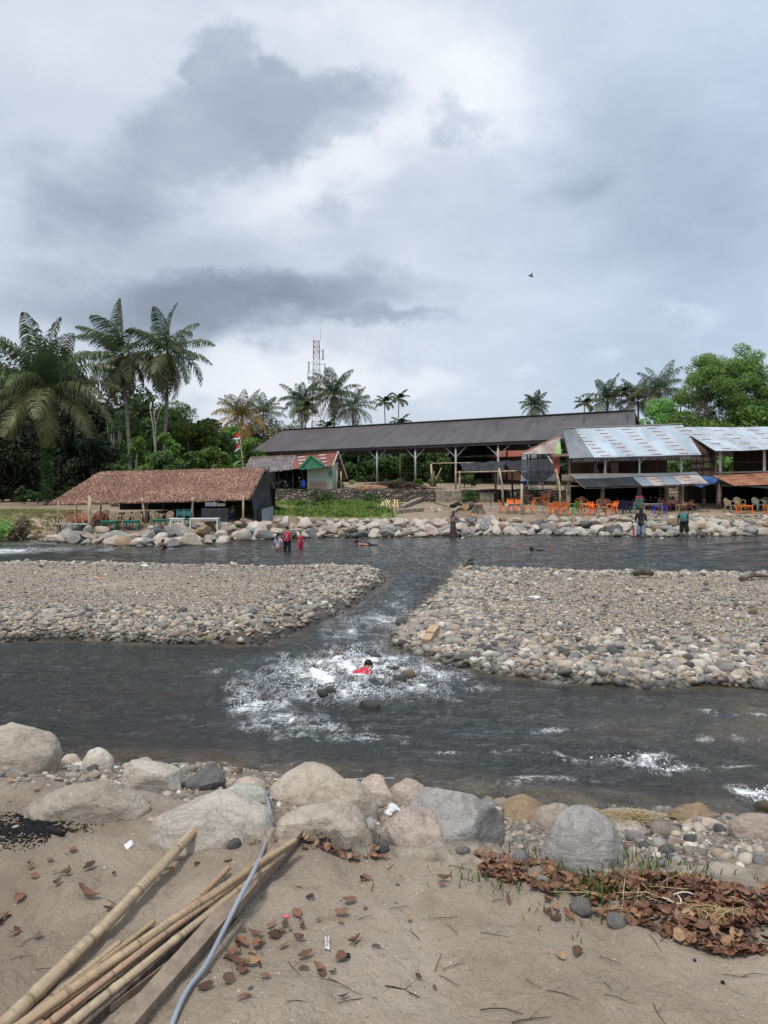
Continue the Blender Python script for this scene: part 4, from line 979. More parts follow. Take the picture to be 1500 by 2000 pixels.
bld(MB().beam(d + Vector((0, 0, .05)), c + Vector((0, 0, .05)), .22, .05), 'ridge_cap', M_RUSTZ, r1)
fr = MB(); L = f1.at(1118, 897, -.5); Rr = f1.at(1366, 889.5, -.5); n = 52; 
for k in range(n):
    p = L.lerp(Rr, k / n); q = L.lerp(Rr, (k + 1) / n); z = Vector((0, 0, .13)); dn = Vector((0, 0, -.26)); bk = f1.nb * .02
    m_ = (p + q) / 2 + dn; fr.add([p + z, p + bk * 0, m_, q, q + z, p + z + bk, p + bk, m_ + bk, q + bk, q + z + bk], [(0, 1, 2, 3, 4), (9, 8, 7, 6, 5)])
bld(fr, 'scalloped_fascia', basic('mauve_painted_board', (.20, .17, .175), .7), r1)
zf = f1.at(1220, 926, 0).z; zfl = zf - .38
for px, pb in ((1111, 985), (1177, 985), (1249, 985), (1302, 985), (1329, 985)):
    p = f1.gr(px, .1); top = f1.at(px, 942, .1); bld(MB().beam((p.x, p.y, p.z - .1), (p.x, p.y, zfl), .26, .26, f1.d), 'lower_post', M_POST, r1)
for px in (1112.5, 1182, 1249, 1331):
    p = f1.at(px, 926, .12); top = f1.at(px, 896, .12); mb = MB().beam((p.x, p.y, zfl), (p.x, p.y, top.z + .15), .11, .11, f1.d); mb.beam((p.x, p.y, top.z - .35), Vector((p.x, p.y, top.z)) + f1.d * .3, .05, .05); bld(mb, 'upper_post', M_WHITEP if px > 1150 else M_POST, r1)
fl = MB(); p0, p1 = f1.gr(1100, 0), f1.gr(1362, 0); dd = f1.nb * 5.2
for q in (p0, p1): q.z = zfl
fl.panel(p0, p1, p1 + dd, p0 + dd, .14); bld(fl, 'upper_floor', M_WOODV, r1)
mb = MB(); g0, g1 = f1.at(1113, 930, -.02), f1.at(1360, 922, -.02); g0.z = g1.z = zf - .03; mb.beam(g0, g1, .14, .16); bld(mb, 'balustrade', mat_planks('pale_balustrade_boards', (.36, .31, .25), (.26, .22, .175), .3), r1)
mb = MB(); w0, w1 = f1.gr(1108, 5.0), f1.gr(1300, 5.0); zt = d.z - 1.2
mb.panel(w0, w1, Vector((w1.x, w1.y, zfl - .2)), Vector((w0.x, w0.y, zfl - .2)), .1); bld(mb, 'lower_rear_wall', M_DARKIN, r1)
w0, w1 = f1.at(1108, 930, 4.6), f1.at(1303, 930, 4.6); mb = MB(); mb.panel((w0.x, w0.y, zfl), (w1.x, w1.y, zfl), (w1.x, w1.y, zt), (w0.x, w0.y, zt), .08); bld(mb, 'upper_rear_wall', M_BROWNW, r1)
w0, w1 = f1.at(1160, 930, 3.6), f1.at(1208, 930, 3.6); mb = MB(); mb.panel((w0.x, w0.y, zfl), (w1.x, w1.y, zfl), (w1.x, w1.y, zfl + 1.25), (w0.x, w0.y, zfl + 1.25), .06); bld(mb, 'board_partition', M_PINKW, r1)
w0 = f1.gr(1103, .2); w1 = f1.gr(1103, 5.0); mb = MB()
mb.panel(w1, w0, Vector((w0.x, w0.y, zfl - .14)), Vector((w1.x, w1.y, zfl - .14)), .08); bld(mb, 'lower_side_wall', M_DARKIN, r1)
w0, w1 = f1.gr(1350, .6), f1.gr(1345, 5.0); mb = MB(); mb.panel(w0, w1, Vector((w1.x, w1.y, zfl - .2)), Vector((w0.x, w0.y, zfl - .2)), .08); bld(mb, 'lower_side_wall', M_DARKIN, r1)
mb = MB(); q0, q1 = f1.at(1097, 926, -.2), f1.at(1112, 926, -.2)
mb.panel((q0.x, q0.y, zfl - .05), (q1.x, q1.y, zfl - .05), (q1.x, q1.y, zf), (q0.x, q0.y, zf), .05); bld(mb, 'side_balustrade', M_WOOD, r1)
mb = MB(); q0, q1 = f1.at(1113, 935, -.14), f1.at(1135, 935, -.14); mb.panel((q0.x, q0.y, zfl - .1), (q1.x, q1.y, zfl - .1), (q1.x, q1.y, zf - .12), (q0.x, q0.y, zf - .12), .04); bld(mb, 'plank_apron', M_WOODV, r1)
bld(MB().beam(f1.at(1101, 949.5, -.3), f1.at(1135, 949, -.3), .1, .1), 'floor_beam', M_POST, r1)
# green gable at the end of the roof
mb = MB(); t0, t1, t2 = f1.at(1083, 889, .5), f1.at(1096, 886, .3), f1.at(1093.5, 853, 2.0); mb.add([t0, t1, t2, t0 + f1.nb * .06, t1 + f1.nb * .06, t2 + f1.nb * .06], [(0, 1, 2), (5, 4, 3), (0, 3, 4, 1), (1, 4, 5, 2), (2, 5, 3, 0)]); bld(mb, 'gable_board', M_LIMEW, r1)
mb = MB(); q0, q1 = f1.at(1080, 908, .6), f1.at(1093, 908, .4); mb.panel((q0.x, q0.y, zf + .05), (q1.x, q1.y, zf + .05), (q1.x, q1.y, f1.at(1093, 890, .4).z), (q0.x, q0.y, f1.at(1080, 891, .6).z), .05); bld(mb, 'red_shutter_panel', basic('faded_red_wood', (.24, .07, .045), .7), r1)
mb = MB(); mb.beam(f1.at(1079, 889.5, .3), f1.at(1112, 888, .0), .2, .18); bld(mb, 'eave_beam', M_WOOD, r1)
# awning of mixed sheets
u0, u1 = f1.at(1117, 929, -.12), f1.at(1360, 921.5, -.12); v0, v1 = f1.at(1143, 951.5, -1.75), f1.at(1384, 944.5, -1.75)
m0, m1 = u0.lerp(v0, .30), u1.lerp(v1, .22)
aw = bld(MB().panel(m0, m1, u1, u0, .02, 30, 2, .01), 'awning_top_sheet', M_GREYZ, r1)
for s_, e_, mt, nm in ((0, .475, M_DARKZ, 'black_awning_sheet'), (.475, .57, M_BLUEZ, 'blue_grey_awning_sheet'), (.57, .665, M_RUSTZ, 'rusty_awning_sheet'), (.665, .79, M_BLUEZ, 'blue_grey_awning_sheet'), (.79, 1.0, M_RUSTZ, 'rusty_awning_sheet')):
    up = Vector((0, 0, -.03)); j = Vector((0, 0, random.uniform(-.03, .03)))
    bld(MB().panel(v0.lerp(v1, s_) + j, v0.lerp(v1, e_ - .002) + j, m0.lerp(m1, e_ - .002) + up, m0.lerp(m1, s_) + up, .015, 12, 1), nm, mt, r1)
mb = MB()
for s_ in (.0, .25, .5, .75, 1.0): mb.beam(u0.lerp(u1, s_) + Vector((0, 0, -.1)), v0.lerp(v1, s_) + Vector((0, 0, -.08)), .06, .06)
mb.beam(v0.lerp(v1, .0) + Vector((0, .15, -.09)), v1 + Vector((0, .15, -.09)), .06, .06); bld(mb, 'awning_rafters', M_POST, r1)
# slatted stair behind the posts
mb = MB()
for k in range(6):
    q0, q1 = f1.at(1290, 952 + k * 7, 1.6), f1.at(1326, 950.5 + k * 7, 1.6); mb.beam(q0, q1, .2, .05)
for px in (1289, 1327): mb.beam(f1.at(px, 948, 1.62), f1.at(px, 990, 1.62), .06, .1)
bld(mb, 'plank_stairs', M_WOOD, r1)

# ================================================================ second eating house beyond it
f2 = Facade(((1398 - PX0) / FOC * 51.5, 51.5), ((1500 - PX0) / FOC * 49.8, 49.8))
r2 = thing('woven_wall_restaurant', 'eating house with woven bamboo wall, whitish zinc roof and red-brown awning', 'restaurant', f2.gr(1440))
a, b = f2.at(1398, 881, -.8), f2.at(1700, 872, -.8); c, d = f2.at(1700, 833, 3.4), f2.at(1322, 834.5, 3.4)
bld(MB().panel(a, b, c, d, .03, 40, 6, .02), 'roof', M_ZINC2, r2)
bld(MB().panel(c + f2.nb * 4 + Vector((0, 0, -2)), d + f2.nb * 4 + Vector((0, 0, -2)), d + Vector((0, 0, -.01)), c + Vector((0, 0, -.01)), .03), 'rear_slope', M_GREYZ, r2)
zt = f2.at(1398, 888, 0).z; zf2 = f2.at(1398, 930, 0).z
mb = MB(); q0, q1 = f2.at(1347, 925, .3), f2.at(1398, 925, .3); mb.panel((q0.x, q0.y, zf2 - .55), (q1.x, q1.y, zf2 - .55), (q1.x, q1.y, zt + .15), (q0.x, q0.y, zt + .5), .06)
wv = bld(mb, 'woven_wall', M_WEAVE, r2)
fr = MB()
for px in (1349, 1360.5, 1373, 1388, 1397): q = f2.at(px, 920, .22); fr.beam((q.x, q.y, zf2 - .55), (q.x, q.y, zt + .2), .06, .05, f2.d)
for py in (887, 901, 914): fr.beam(f2.at(1349, py, .22), f2.at(1397, py, .22), .05, .06)
o = fr.build('wall_battens', M_DARKIN); under(r2, o)
mb = MB(); q = f2.at(1381, 908, .2); q2 = f2.at(1381, 908, .26); mb.box(q2, (.34, .03, .42), Matrix.Rotation(math.atan2(f2.d.y, f2.d.x), 3, 'Z')); win = bld(mb, 'window', basic('lit_foliage_pane', (.10, .16, .04), .5, .6, 9), r2)
mb = MB(); q0 = f2.at(1374, 914.2, .18); q1 = f2.at(1388, 913.6, .18); mb.beam(q0, q1, .06, .07); o = mb.build('sill', M_BARK); o.parent = win; o.matrix_parent_inverse = Matrix.Translation(-r2.location)
mb = MB(); q0, q1, q2, = f2.at(1349, 878, .6), f2.at(1395, 883, .1), f2.at(1350, 853, 1.9); mb.add([q0, q1, q2], [(0, 1, 2)]); mb.add([q + f2.nb * .05 for q in (q0, q1, q2)], [(2, 1, 0)]); bld(mb, 'gable_boards', M_BROWNW, r2)
for px, w_ in ((1398, .1), (1407, .16), (1493, .16)):
    q = f2.at(px, 925, .1); bld(MB().beam((q.x, q.y, zf2 - .4), (q.x, q.y, zt + .25), w_, w_, f2.d), 'upper_post', M_WHITEP if w_ > .12 else M_POST, r2)
mb = MB(); q0, q1 = f2.at(1398, 935, 0), f2.at(1700, 935, 0); q0.z = q1.z = zf2 - .42; mb.panel(q0, q1, q1 + f2.nb * 5, q0 + f2.nb * 5, .14); bld(mb, 'upper_floor', M_WOODV, r2)
bld(MB().beam(f2.at(1398, 923.5, -.02), f2.at(1700, 916, -.02), .1, .1), 'balustrade', M_WOOD, r2)
bld(MB().beam(f2.at(1425, 903.5, 1.8), f2.at(1600, 901, 1.8), .05, .05), 'inner_rail', M_POST, r2)
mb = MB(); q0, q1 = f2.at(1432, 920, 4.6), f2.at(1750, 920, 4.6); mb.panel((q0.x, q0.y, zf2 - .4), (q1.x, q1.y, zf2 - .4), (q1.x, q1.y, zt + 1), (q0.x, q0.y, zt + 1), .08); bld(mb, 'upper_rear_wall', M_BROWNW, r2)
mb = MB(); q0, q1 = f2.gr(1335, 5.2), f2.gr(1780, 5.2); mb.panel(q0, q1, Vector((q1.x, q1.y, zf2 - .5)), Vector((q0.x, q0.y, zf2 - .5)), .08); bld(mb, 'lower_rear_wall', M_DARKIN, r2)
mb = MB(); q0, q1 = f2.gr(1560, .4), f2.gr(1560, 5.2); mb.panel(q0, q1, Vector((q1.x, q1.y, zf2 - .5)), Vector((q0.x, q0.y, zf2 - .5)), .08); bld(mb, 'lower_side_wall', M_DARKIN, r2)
u0, u1 = f2.at(1391, 928, -.15), f2.at(1700, 917, -.15); v0, v1 = f2.at(1434, 949, -1.9), f2.at(1760, 935, -1.9); bld(MB().panel(v0, v1, u1, u0, .02, 30, 3, .02), 'awning', M_REDZ, r2)
for px, w_ in ((1403.5, .19), (1374, .13), (1498, .12)):
    q = f2.gr(px, -.3 if px != 1374 else 1.0); top = f2.at(px, 947, 0).z
    bld(MB().tube([(q.x, q.y, q.z - .1), (q.x + .03, q.y, (q.z + top) / 2), (q.x, q.y, zf2 - .35)], [w_ * 1.15, w_, w_ * 1.1], 10), 'lower_post', M_POST if px < 1490 else M_DARKIN, r2)
bld(MB().beam(f2.at(1396, 947, -.3), f2.at(1450, 949, -.6), .16, .16), 'floor_beam', M_POST, r2)
mb = MB(); q = [f2.at(1362, 929, -.3), f2.at(1404, 934, -.5), f2.at(1398, 943.5, -1.3), f2.at(1371, 951, -1.6), f2.at(1337, 947, -1.5), f2.at(1352, 936, -.8)]
mb.panel(q[4], q[3], q[1], q[0], .02, 6, 4, .07); mb.panel(q[3] + Vector((0, 0, -.01)), q[2], q[1] + Vector((0, 0, -.01)), q[1] + Vector((-.3, 0, -.01)), .02, 3, 2, .05)
tag(mb.build('tarpaulin', M_TARPB), 'sagging blue tarpaulin stretched between the two eating houses', 'tarpaulin')
mb = MB(); mb.panel(f2.at(1450, 951, -2.3), f2.at(1600, 962, -2.3), f2.at(1600, 943, -1.6), f2.at(1470, 948, -1.6), .02, 6, 2, .04)
tag(mb.build('tarpaulin', M_TARPK), 'grey-black tarpaulin hanging below the red-brown awning', 'tarpaulin')

# ================================================================ small tin-roofed house behind the netting
hs = thing('tin_roof_house', 'small pale house with rusty tin hip roof behind the black netting', 'house', P(1060, 940, 60))
Y = 60; bld(MB().panel(P(1016, 887, Y), P(1088, 886, Y - .5), P(1092, 853, Y + 1.6), P(1084, 856, Y + 1.6), .03), 'roof', M_RUSTZ, hs)
bld(MB().beam(P(1016, 886.5, Y), P(1089, 853.5, Y + 1.6), .16, .08), 'hip_cap', M_REDZ, hs)
bld(MB().panel(P(1017, 940, Y + 1.2), P(1090, 940, Y + 1.2), P(1090, 885, Y + 1.2), P(1020, 886, Y + 1.2), .08), 'wall', basic('pale_blue_grey_plaster', (.42, .47, .52), .8), hs)
mb = MB()
for px in (1036, 1050, 1061, 1072): mb.beam(P(px, 925, Y + .8), P(px, 887, Y + .8), .1, .1, (0, 1, 0))
mb.beam(P(1030, 897, Y + .8), P(1085, 893, Y + .8), .1, .1); bld(mb, 'timber_frame', M_DARKIN, hs)
for px in (1030, 1060, 1088): p = P(px, 925, Y + .4); bld(MB().beam((p.x, p.y, gz1(p.x, p.y)), P(px, 888, Y + .4), .1, .1, (0, 1, 0)), 'post', M_POST, hs)
bk = thing('brick_house', 'low brick house with red tiled patch seen under the shed roof', 'house', P(985, 930, 92))
bld(MB().box(P(985, 913, 92), (3.6, 2.5, 3.2)), 'wall', basic('brown_brick', (.20, .10, .07), .9, .3, 6), bk)
bld(MB().panel(P(952, 893, 90), P(1040, 890, 90), P(1032, 874, 93), P(962, 877, 93), .1), 'roof', basic('red_roof_tile', (.26, .075, .045), .8, .3, 5), bk)
bk = thing('grey_roof_hut', 'low hut with dull grey sheet roof seen under the shed roof', 'hut', P(920, 930, 88))
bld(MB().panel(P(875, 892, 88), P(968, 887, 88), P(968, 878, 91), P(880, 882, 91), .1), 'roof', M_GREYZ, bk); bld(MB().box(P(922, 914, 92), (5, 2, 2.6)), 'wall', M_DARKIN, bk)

# ================================================================ stone terrace walls
def mat_rubble():
    m, t, b = new_mat('rubble_masonry'); co = t.mapping(t.coords('Object'), sc=(1, 1, 1.7))
    v = t.voronoi(co, 2.6, 'DISTANCE_TO_EDGE'); c = t.voronoi(co, 2.6)
    f, _ = t.noise(co, 6, 5, .7)
    col = t.ramp(t.sep(c['Color'])[0], [(0, (.09, .075, .06)), (.4, (.165, .14, .115)), (.75, (.24, .205, .17)), (1, (.34, .30, .26))])
    col = t.mix(t.math('MULTIPLY', t.remap(f, .45, .7), .5), col, (.06, .055, .04))
    col = t.mix(t.remap(v['Distance'], .02, .09, 1, 0), col, (.045, .037, .03))
    surf(t, b, col, .9, t.bump(t.remap(v['Distance'], 0, .2), .9, .12), .2); return m
M_RUB = mat_rubble()
def rubble_wall(x0, x1, yb, name, label, h_extra=.03, step=.35, th=.5):
    n = max(2, int((x1 - x0) / step)); r = np.random.default_rng(int(abs(x0) * 10)); mb = MB(); vs = []; fs = []
    for i in range(n + 1):
        x = x0 + (x1 - x0) * i / n; y = float(wall_y(x)) + yb; zb = gz1(x, y - .3) - .2; zt = gz1(x, float(wall_y(x)) + .6) + h_extra + r.uniform(-.05, .05)
        for j in range(7):
            z = zb + (zt - zb) * j / 6; vs.append((x, y - .05 + r.uniform(-.05, .05) - (.10 * (1 - j / 6)), z))
        vs.append((x, y + th, zt)); vs.append((x, y + th, zb))
    W = 9
    for i in range(n):
        for j in range(8): fs.append((i * W + j, (i + 1) * W + j, (i + 1) * W + j + 1, i * W + j + 1))
    for q in (0, n): fs.append(tuple(q * W + j for j in (range(W) if q else reversed(range(W)))))
    mb.add(vs, fs); return tag(mb.build(name, M_RUB), label, 'wall', kind='structure')
X = lambda px, Y=59: (px - PX0) / FOC * Y
rubble_wall(X(517, 60), X(850, 58), -.08, 'stone_wall', 'rough stone retaining wall above the bright green grass')
rubble_wall(X(905, 57.5), X(1112, 56.5), -.12, 'stone_wall', 'dark stone retaining wall behind the orange chairs', .05)
mb = MB()
for k, (z0, yo) in enumerate(((.0, 0), (.3, .35), (.6, .7))):
    x0, x1 = X(851, 58), X(904, 57.5); y = float(wall_y(x0)) - .75 + yo; zb = gz1(x0, y - .2); mb.box(((x0 + x1) / 2, y + .5, zb - .2 + .18 + z0), (x1 - x0, 1.0, .6))
tag(mb.build('earth_steps', M_CONC), 'three worn earthen steps between the two stone walls', 'steps', kind='structure')
# ================================================================ plants
def mat_leaf(name, stops, trans=.25, rough=.55, tint=True):
    m, t, b = new_mat(name); r = t.geo('Random Per Island')
    col = t.ramp(r, stops); f, _ = t.noise(t.coords('Object'), .55, 4, .6)
    col = t.mix(t.remap(f, .35, .65, .35, 0), col, tuple(c * .7 for c in stops[1][1]))
    if tint: col = t.hsv(col, h=t.math('MULTIPLY_ADD', t.objrand(), .03, .485), v=t.math('MULTIPLY_ADD', t.objrand(), .5, .75))
    surf(t, b, col, rough, None, .3)
    tr = t.node('ShaderNodeBsdfTranslucent'); t.put(tr.inputs[0], t.hsv(col, v=1.3)); mx = t.node('ShaderNodeMixShader'); mx.inputs[0].default_value = trans
    t.l.new(b.outputs[0], mx.inputs[1]); t.l.new(tr.outputs[0], mx.inputs[2]); t.l.new(mx.outputs[0], t.n['Material Output'].inputs[0])
    return m
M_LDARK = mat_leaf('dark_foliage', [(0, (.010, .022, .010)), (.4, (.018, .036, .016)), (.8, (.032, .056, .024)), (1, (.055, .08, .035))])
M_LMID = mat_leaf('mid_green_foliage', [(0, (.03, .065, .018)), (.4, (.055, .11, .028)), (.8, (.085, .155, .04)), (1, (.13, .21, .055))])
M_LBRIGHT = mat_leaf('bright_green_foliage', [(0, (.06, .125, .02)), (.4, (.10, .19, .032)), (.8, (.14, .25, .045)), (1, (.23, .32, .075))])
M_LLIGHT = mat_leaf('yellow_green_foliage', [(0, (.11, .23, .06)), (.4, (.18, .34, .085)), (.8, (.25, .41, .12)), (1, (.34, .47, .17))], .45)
M_FEATH = mat_leaf('feathery_green_foliage', [(0, (.035, .08, .028)), (.5, (.06, .125, .045)), (1, (.10, .17, .06))])
M_TRUNK = basic('tree_bark', (.16, .135, .105), .9, .35, 3, .6, 14)
M_PALMT = basic('palm_trunk_bark', (.22, .195, .165), .9, .3, 2, .5, 9, sc=(.3, .3, 3))
M_TWIG = basic('pale_branch', (.34, .30, .25), .85, .25, 4)
def mat_frond(name, ca, cb):
    m, t, b = new_mat(name); tn = t.attr('tint'); r = t.geo('Random Per Island')
    col = t.mix(tn, ca, cb); col = t.hsv(col, v=t.math('MULTIPLY_ADD', r, .7, .65))
    surf(t, b, col, .45, None, .35); tr = t.node('ShaderNodeBsdfTranslucent'); t.put(tr.inputs[0], col); mx = t.node('ShaderNodeMixShader'); mx.inputs[0].default_value = .2
    t.l.new(b.outputs[0], mx.inputs[1]); t.l.new(tr.outputs[0], mx.inputs[2]); t.l.new(mx.outputs[0], t.n['Material Output'].inputs[0]); return m
M_FROND = mat_frond('palm_frond', (.068, .108, .042), (.25, .20, .085))
M_FRONDY = mat_frond('yellowing_frond', (.07, .095, .03), (.40, .24, .06))
M_FRONDB = mat_frond('blue_green_frond', (.06, .11, .05), (.20, .17, .08))
M_DEAD = basic('dead_brown_frond', (.17, .10, .065), .9, .4, 4)

def frond_np(r, L, el, az, droop, nl=34, wl=.62, wind=(0, 0, 0), thick=.03, curl=.55, lw=.035):
    """one feather palm leaf: arching midrib and drooping leaflets on both sides"""
    K = 14; wind = np.array(wind); pts = []; p = np.zeros(3); e = el
    for k in range(K + 1):
        pts.append(p.copy()); dr = np.array([math.cos(e) * math.cos(az), math.cos(e) * math.sin(az), math.sin(e)]) + wind * (k / K)
        p = p + dr / np.linalg.norm(dr) * L / K; e -= droop / K * (.4 + 1.2 * k / K)
    pts = np.array(pts); V = []; F = []; base = 0
    side0 = np.array([-math.sin(az), math.cos(az), 0])
    for k in range(K):                                         # midrib: flat strip pair
        w0, w1 = thick * (1 - k / K) + .006, thick * (1 - (k + 1) / K) + .006
        V += [pts[k] - side0 * w0, pts[k] + side0 * w0, pts[k + 1] + side0 * w1, pts[k + 1] - side0 * w1]; F.append((base, base + 1, base + 2, base + 3)); base += 4
    for i in range(nl):
        s = .10 + .9 * i / (nl - 1); q = s * K; k = min(int(q), K - 1); f = q - k; o = pts[k] * (1 - f) + pts[k + 1] * f; tg = pts[k + 1] - pts[k]; tg /= np.linalg.norm(tg)
        ll = L * .5 * wl * math.sin(math.pi * min(.97, s * .86 + .11)) ** .7
        for sg in (-1, 1):
            d0 = tg * .55 + side0 * sg * .95 + np.array([0, 0, .12]) + r.normal(0, .14, 3) + wind * .8; d0 /= np.linalg.norm(d0)
            d1 = d0 * .75 + np.array([0, 0, -curl]) + wind * 1.0; d2 = d0 * .45 + np.array([0, 0, -curl * 1.7]) + wind * 1.2
            a = o + d0 * ll * .4; b_ = a + d1 / np.linalg.norm(d1) * ll * .35; c_ = b_ + d2 / np.linalg.norm(d2) * ll * .3
            w = tg * lw * (.7 + .5 * r.random())
            V += [o - w * .5, o + w * .5, a + w, a - w, b_ + w * .7, b_ - w * .7, c_ + w * .1, c_ - w * .1]
            F += [(base, base + 1, base + 2, base + 3), (base + 3, base + 2, base + 4, base + 5), (base + 5, base + 4, base + 6, base + 7)]; base += 8
    return np.array(V), np.array(F)
def crown_np(seed, n, L, wind=(0, 0, 0), nl=34, lo=-.9, hi=1.35, yellow=.3, curl=.8, wl=.62, lw=.05, skew=1.0):
    r = np.random.default_rng(seed); V = []; F = []; T = []; base = 0
    for k in range(n):
        f = (k + .5) / n; el = hi + (lo - hi) * f ** skew; az = k * 2.39996 + r.normal(0, .2)
        v, fc = frond_np(r, L * r.uniform(.82, 1.08) * (1.0 if el > -.3 else .9), el + r.normal(0, .1), az, r.uniform(1.0, 1.7) * (1.0 if el < .9 else .75), nl, wl, np.array(wind) * (.6 + .8 * max(0, el)), .05 * L / 4, curl, lw)
        V.append(v); F.append(fc + base); base += len(v)
        T.append(np.full(len(v), np.clip(yellow * (1.5 * f ** 2) + r.uniform(-.1, .2) * yellow, 0, 1)))
    return np.concatenate(V), np.concatenate(F), np.concatenate(T)
def palm(name, label, px, py_crown, Y, n, L, seed, cat='palm tree', mat=None, wind=(0, 0, 0), tr=.16, base_px=None, nuts=True, group='palm trees behind the far bank', dead=0, crown_me=None, **kw):
    top = P(px, py_crown, Y); bx = (base_px if base_px is not None else px); g = gnd(P(bx, 900, Y).x, Y, -.2)
    root = thing(name, label, cat, g, 0, group); rel = top - g; r = random.Random(seed)
    m1 = rel * .35 + Vector((rel.x * -.12 + r.uniform(-.15, .15), r.uniform(-.2, .2), 0)); m2 = rel * .7 + Vector((r.uniform(-.1, .1), r.uniform(-.1, .1), 0))
    MB().tube([(0, 0, 0), rel * .06, m1, m2, rel], [tr * 1.7, tr * 1.25, tr, tr * .9, tr * .8], 10).build('trunk', M_PALMT, root)
    if crown_me is None:
        V, F, T = crown_np(seed, n, L, wind, **kw); crown_me = mesh_np('crown', V, F, mat or M_FROND, False, {'tint': T})
    link('crown', crown_me, root, rel)
    if nuts:
        for k in range(7):
            a = r.uniform(0, 6.28); q = rel + Vector((math.cos(a) * .32, math.sin(a) * .32, -.25 + r.uniform(-.3, .1)))
            v, f = rock_np(k, 2, .13, .13, .16, 0, .02); link('coconut', mesh_np('coconut', v, f, M_NUT, True), root, q)
    if dead:
        rr = np.random.default_rng(seed + 5); V = []; F = []; b = 0
        for k in range(dead):
            v, f = frond_np(rr, L * rr.uniform(.55, .9), rr.uniform(-1.3, -.9), k * 2.4, .35, 22, .4, (0, 0, 0), .04, .9); V.append(v); F.append(f + b); b += len(v)
        link('dead_fronds', mesh_np('dead_fronds', np.concatenate(V), np.concatenate(F), M_DEAD), root, rel + Vector((0, 0, -.2)))
    return root, crown_me
M_NUT = basic('coconut_husk', (.34, .20, .075), .6, .3, 4)

def leaves_np(cent, n, size, seed, aspect=.5, droop=.3, flat=.5):
    """n folded leaf quads scattered through the clumps in cent (rows of x, y, z, rx, ry, rz)"""
    r = np.random.default_rng(seed); cent = np.asarray(cent, float)
    wgt = cent[:, 3] * cent[:, 4]; k = r.choice(len(cent), n, p=wgt / wgt.sum())
    d = r.normal(size=(n, 3)); d /= np.linalg.norm(d, axis=1)[:, None]; rad = r.uniform(.45, 1.06, n) ** .7
    p = cent[k, :3] + d * cent[k, 3:6] * rad[:, None]
    nn = d * .5 + r.normal(0, .6, (n, 3)) + np.array([0, -.15, flat]); nn /= np.linalg.norm(nn, axis=1)[:, None]
    a = r.normal(size=(n, 3)) + np.array([0, 0, -droop]); a -= nn * (a * nn).sum(1)[:, None]; a /= np.linalg.norm(a, axis=1)[:, None]
    b = np.cross(nn, a); s = size * np.exp(r.normal(0, .3, n))[:, None]
    a = a * s; b = b * s * aspect; up = nn * s * .12
    V = np.stack([p - a * .5, p + b * .5 + up, p + a * .55 - np.array([0, 0, .08]) * s, p - b * .5 + up], 1).reshape(-1, 3)
    i = np.arange(n) * 4
    return V, np.stack([i, i + 1, i + 2, i + 3], 1)
def clumps(seed, n, rx, ry, rz, cr, zc=0.0, hollow=.55):
    r = np.random.default_rng(seed); d = r.normal(size=(n, 3)); d /= np.linalg.norm(d, axis=1)[:, None]
    p = d * np.array([rx, ry, rz]) * (hollow + (1 - hollow) * r.uniform(0, 1, n)[:, None] ** .5); p[:, 2] += zc
    c = cr * r.uniform(.6, 1.25, (n, 1)) * np.array([1, 1, .7]); return np.concatenate([p, c], 1)
def limbs(mb, r, base, tips, r0, r1):
    for tp in tips:
        tp = Vector(tp); m = base.lerp(tp, .5) + Vector((r.uniform(-.3, .3), r.uniform(-.3, .3), -.12 * (tp - base).length)); mb.tube([base, m, tp], [r0, (r0 + r1) / 2, r1], 6)
def broadleaf(name, label, cat, loc, H, rx, ry, rz, nleaf, size, seed, mat, tr=.25, group=None, nc=26, cr=None, trunk_mat=None, aspect=.5, hollow=.55, droop=.3, fork=.35):
    root = thing(name, label, cat, loc, 0, group); r = random.Random(seed); cr = cr or min(rx, rz) * .45
    zc = H - rz; c = clumps(seed, nc, rx * .85, ry * .85, rz * .85, cr, zc, hollow)
    b = Vector((0, 0, max(.3, (H - 2 * rz) * .9 + rz * fork))); mb = MB().tube([(0, 0, -.2), b * .5 + Vector((r.uniform(-.1, .1), 0, 0)), b], [tr * 1.4, tr, tr * .85], 8)
    limbs(mb, r, b, [q[:3] for q in c[::2]], tr * .55, tr * .12); mb.build('trunk', trunk_mat or M_TRUNK, root)
    V, F = leaves_np(c, nleaf, size, seed + 1, aspect, droop); link('crown', mesh_np('crown', V, F, mat), root)
    return root
def at_ground(px, Y, dz=0): x = (px - PX0) / FOC * Y; return gnd(x, Y, dz)
def crown_box(px0, px1, py0, Y):     # position, height and half width of a crown seen between px0 and px1 with its top at py0
    g = at_ground((px0 + px1) / 2, Y); return g, CAM_H - (py0 - PY0) / FOC * Y - g.z, (px1 - px0) / 2 * Y / FOC

# ---- the three tall coconut palms at the edge of the dark trees
palm('coconut_palm', 'broad coconut palm with yellowing lower fronds and ivy-wrapped trunk, standing before the darkest trees', 88, 762, 62, 32, 6.6, 11, wind=(-.05, 0, 0), tr=.2, nuts=False, yellow=.35, nl=64, curl=.8, lw=.05, wl=.5, hi=1.5, lo=-.6, dead=3, base_px=92)
palm('coconut_palm', 'tall coconut palm with orange nuts, fronds swept by wind, beside the feathery shrub', 240, 695, 78, 31, 5.6, 12, wind=(-.5, 0, .05), tr=.2, yellow=.35, nl=58, curl=.9, lw=.05, wl=.58, hi=1.5, lo=-1.3, base_px=257, dead=3, skew=.8)
palm('coconut_palm', 'tall coconut palm with drooping fronds and hanging brown dead leaves, nearest the gap of sky', 327, 690, 80, 30, 5.6, 13, wind=(-.2, 0, .05), tr=.19, yellow=.3, nl=56, curl=.9, lw=.05, wl=.55, hi=1.5, lo=-1.25, base_px=320, dead=6, skew=.85)
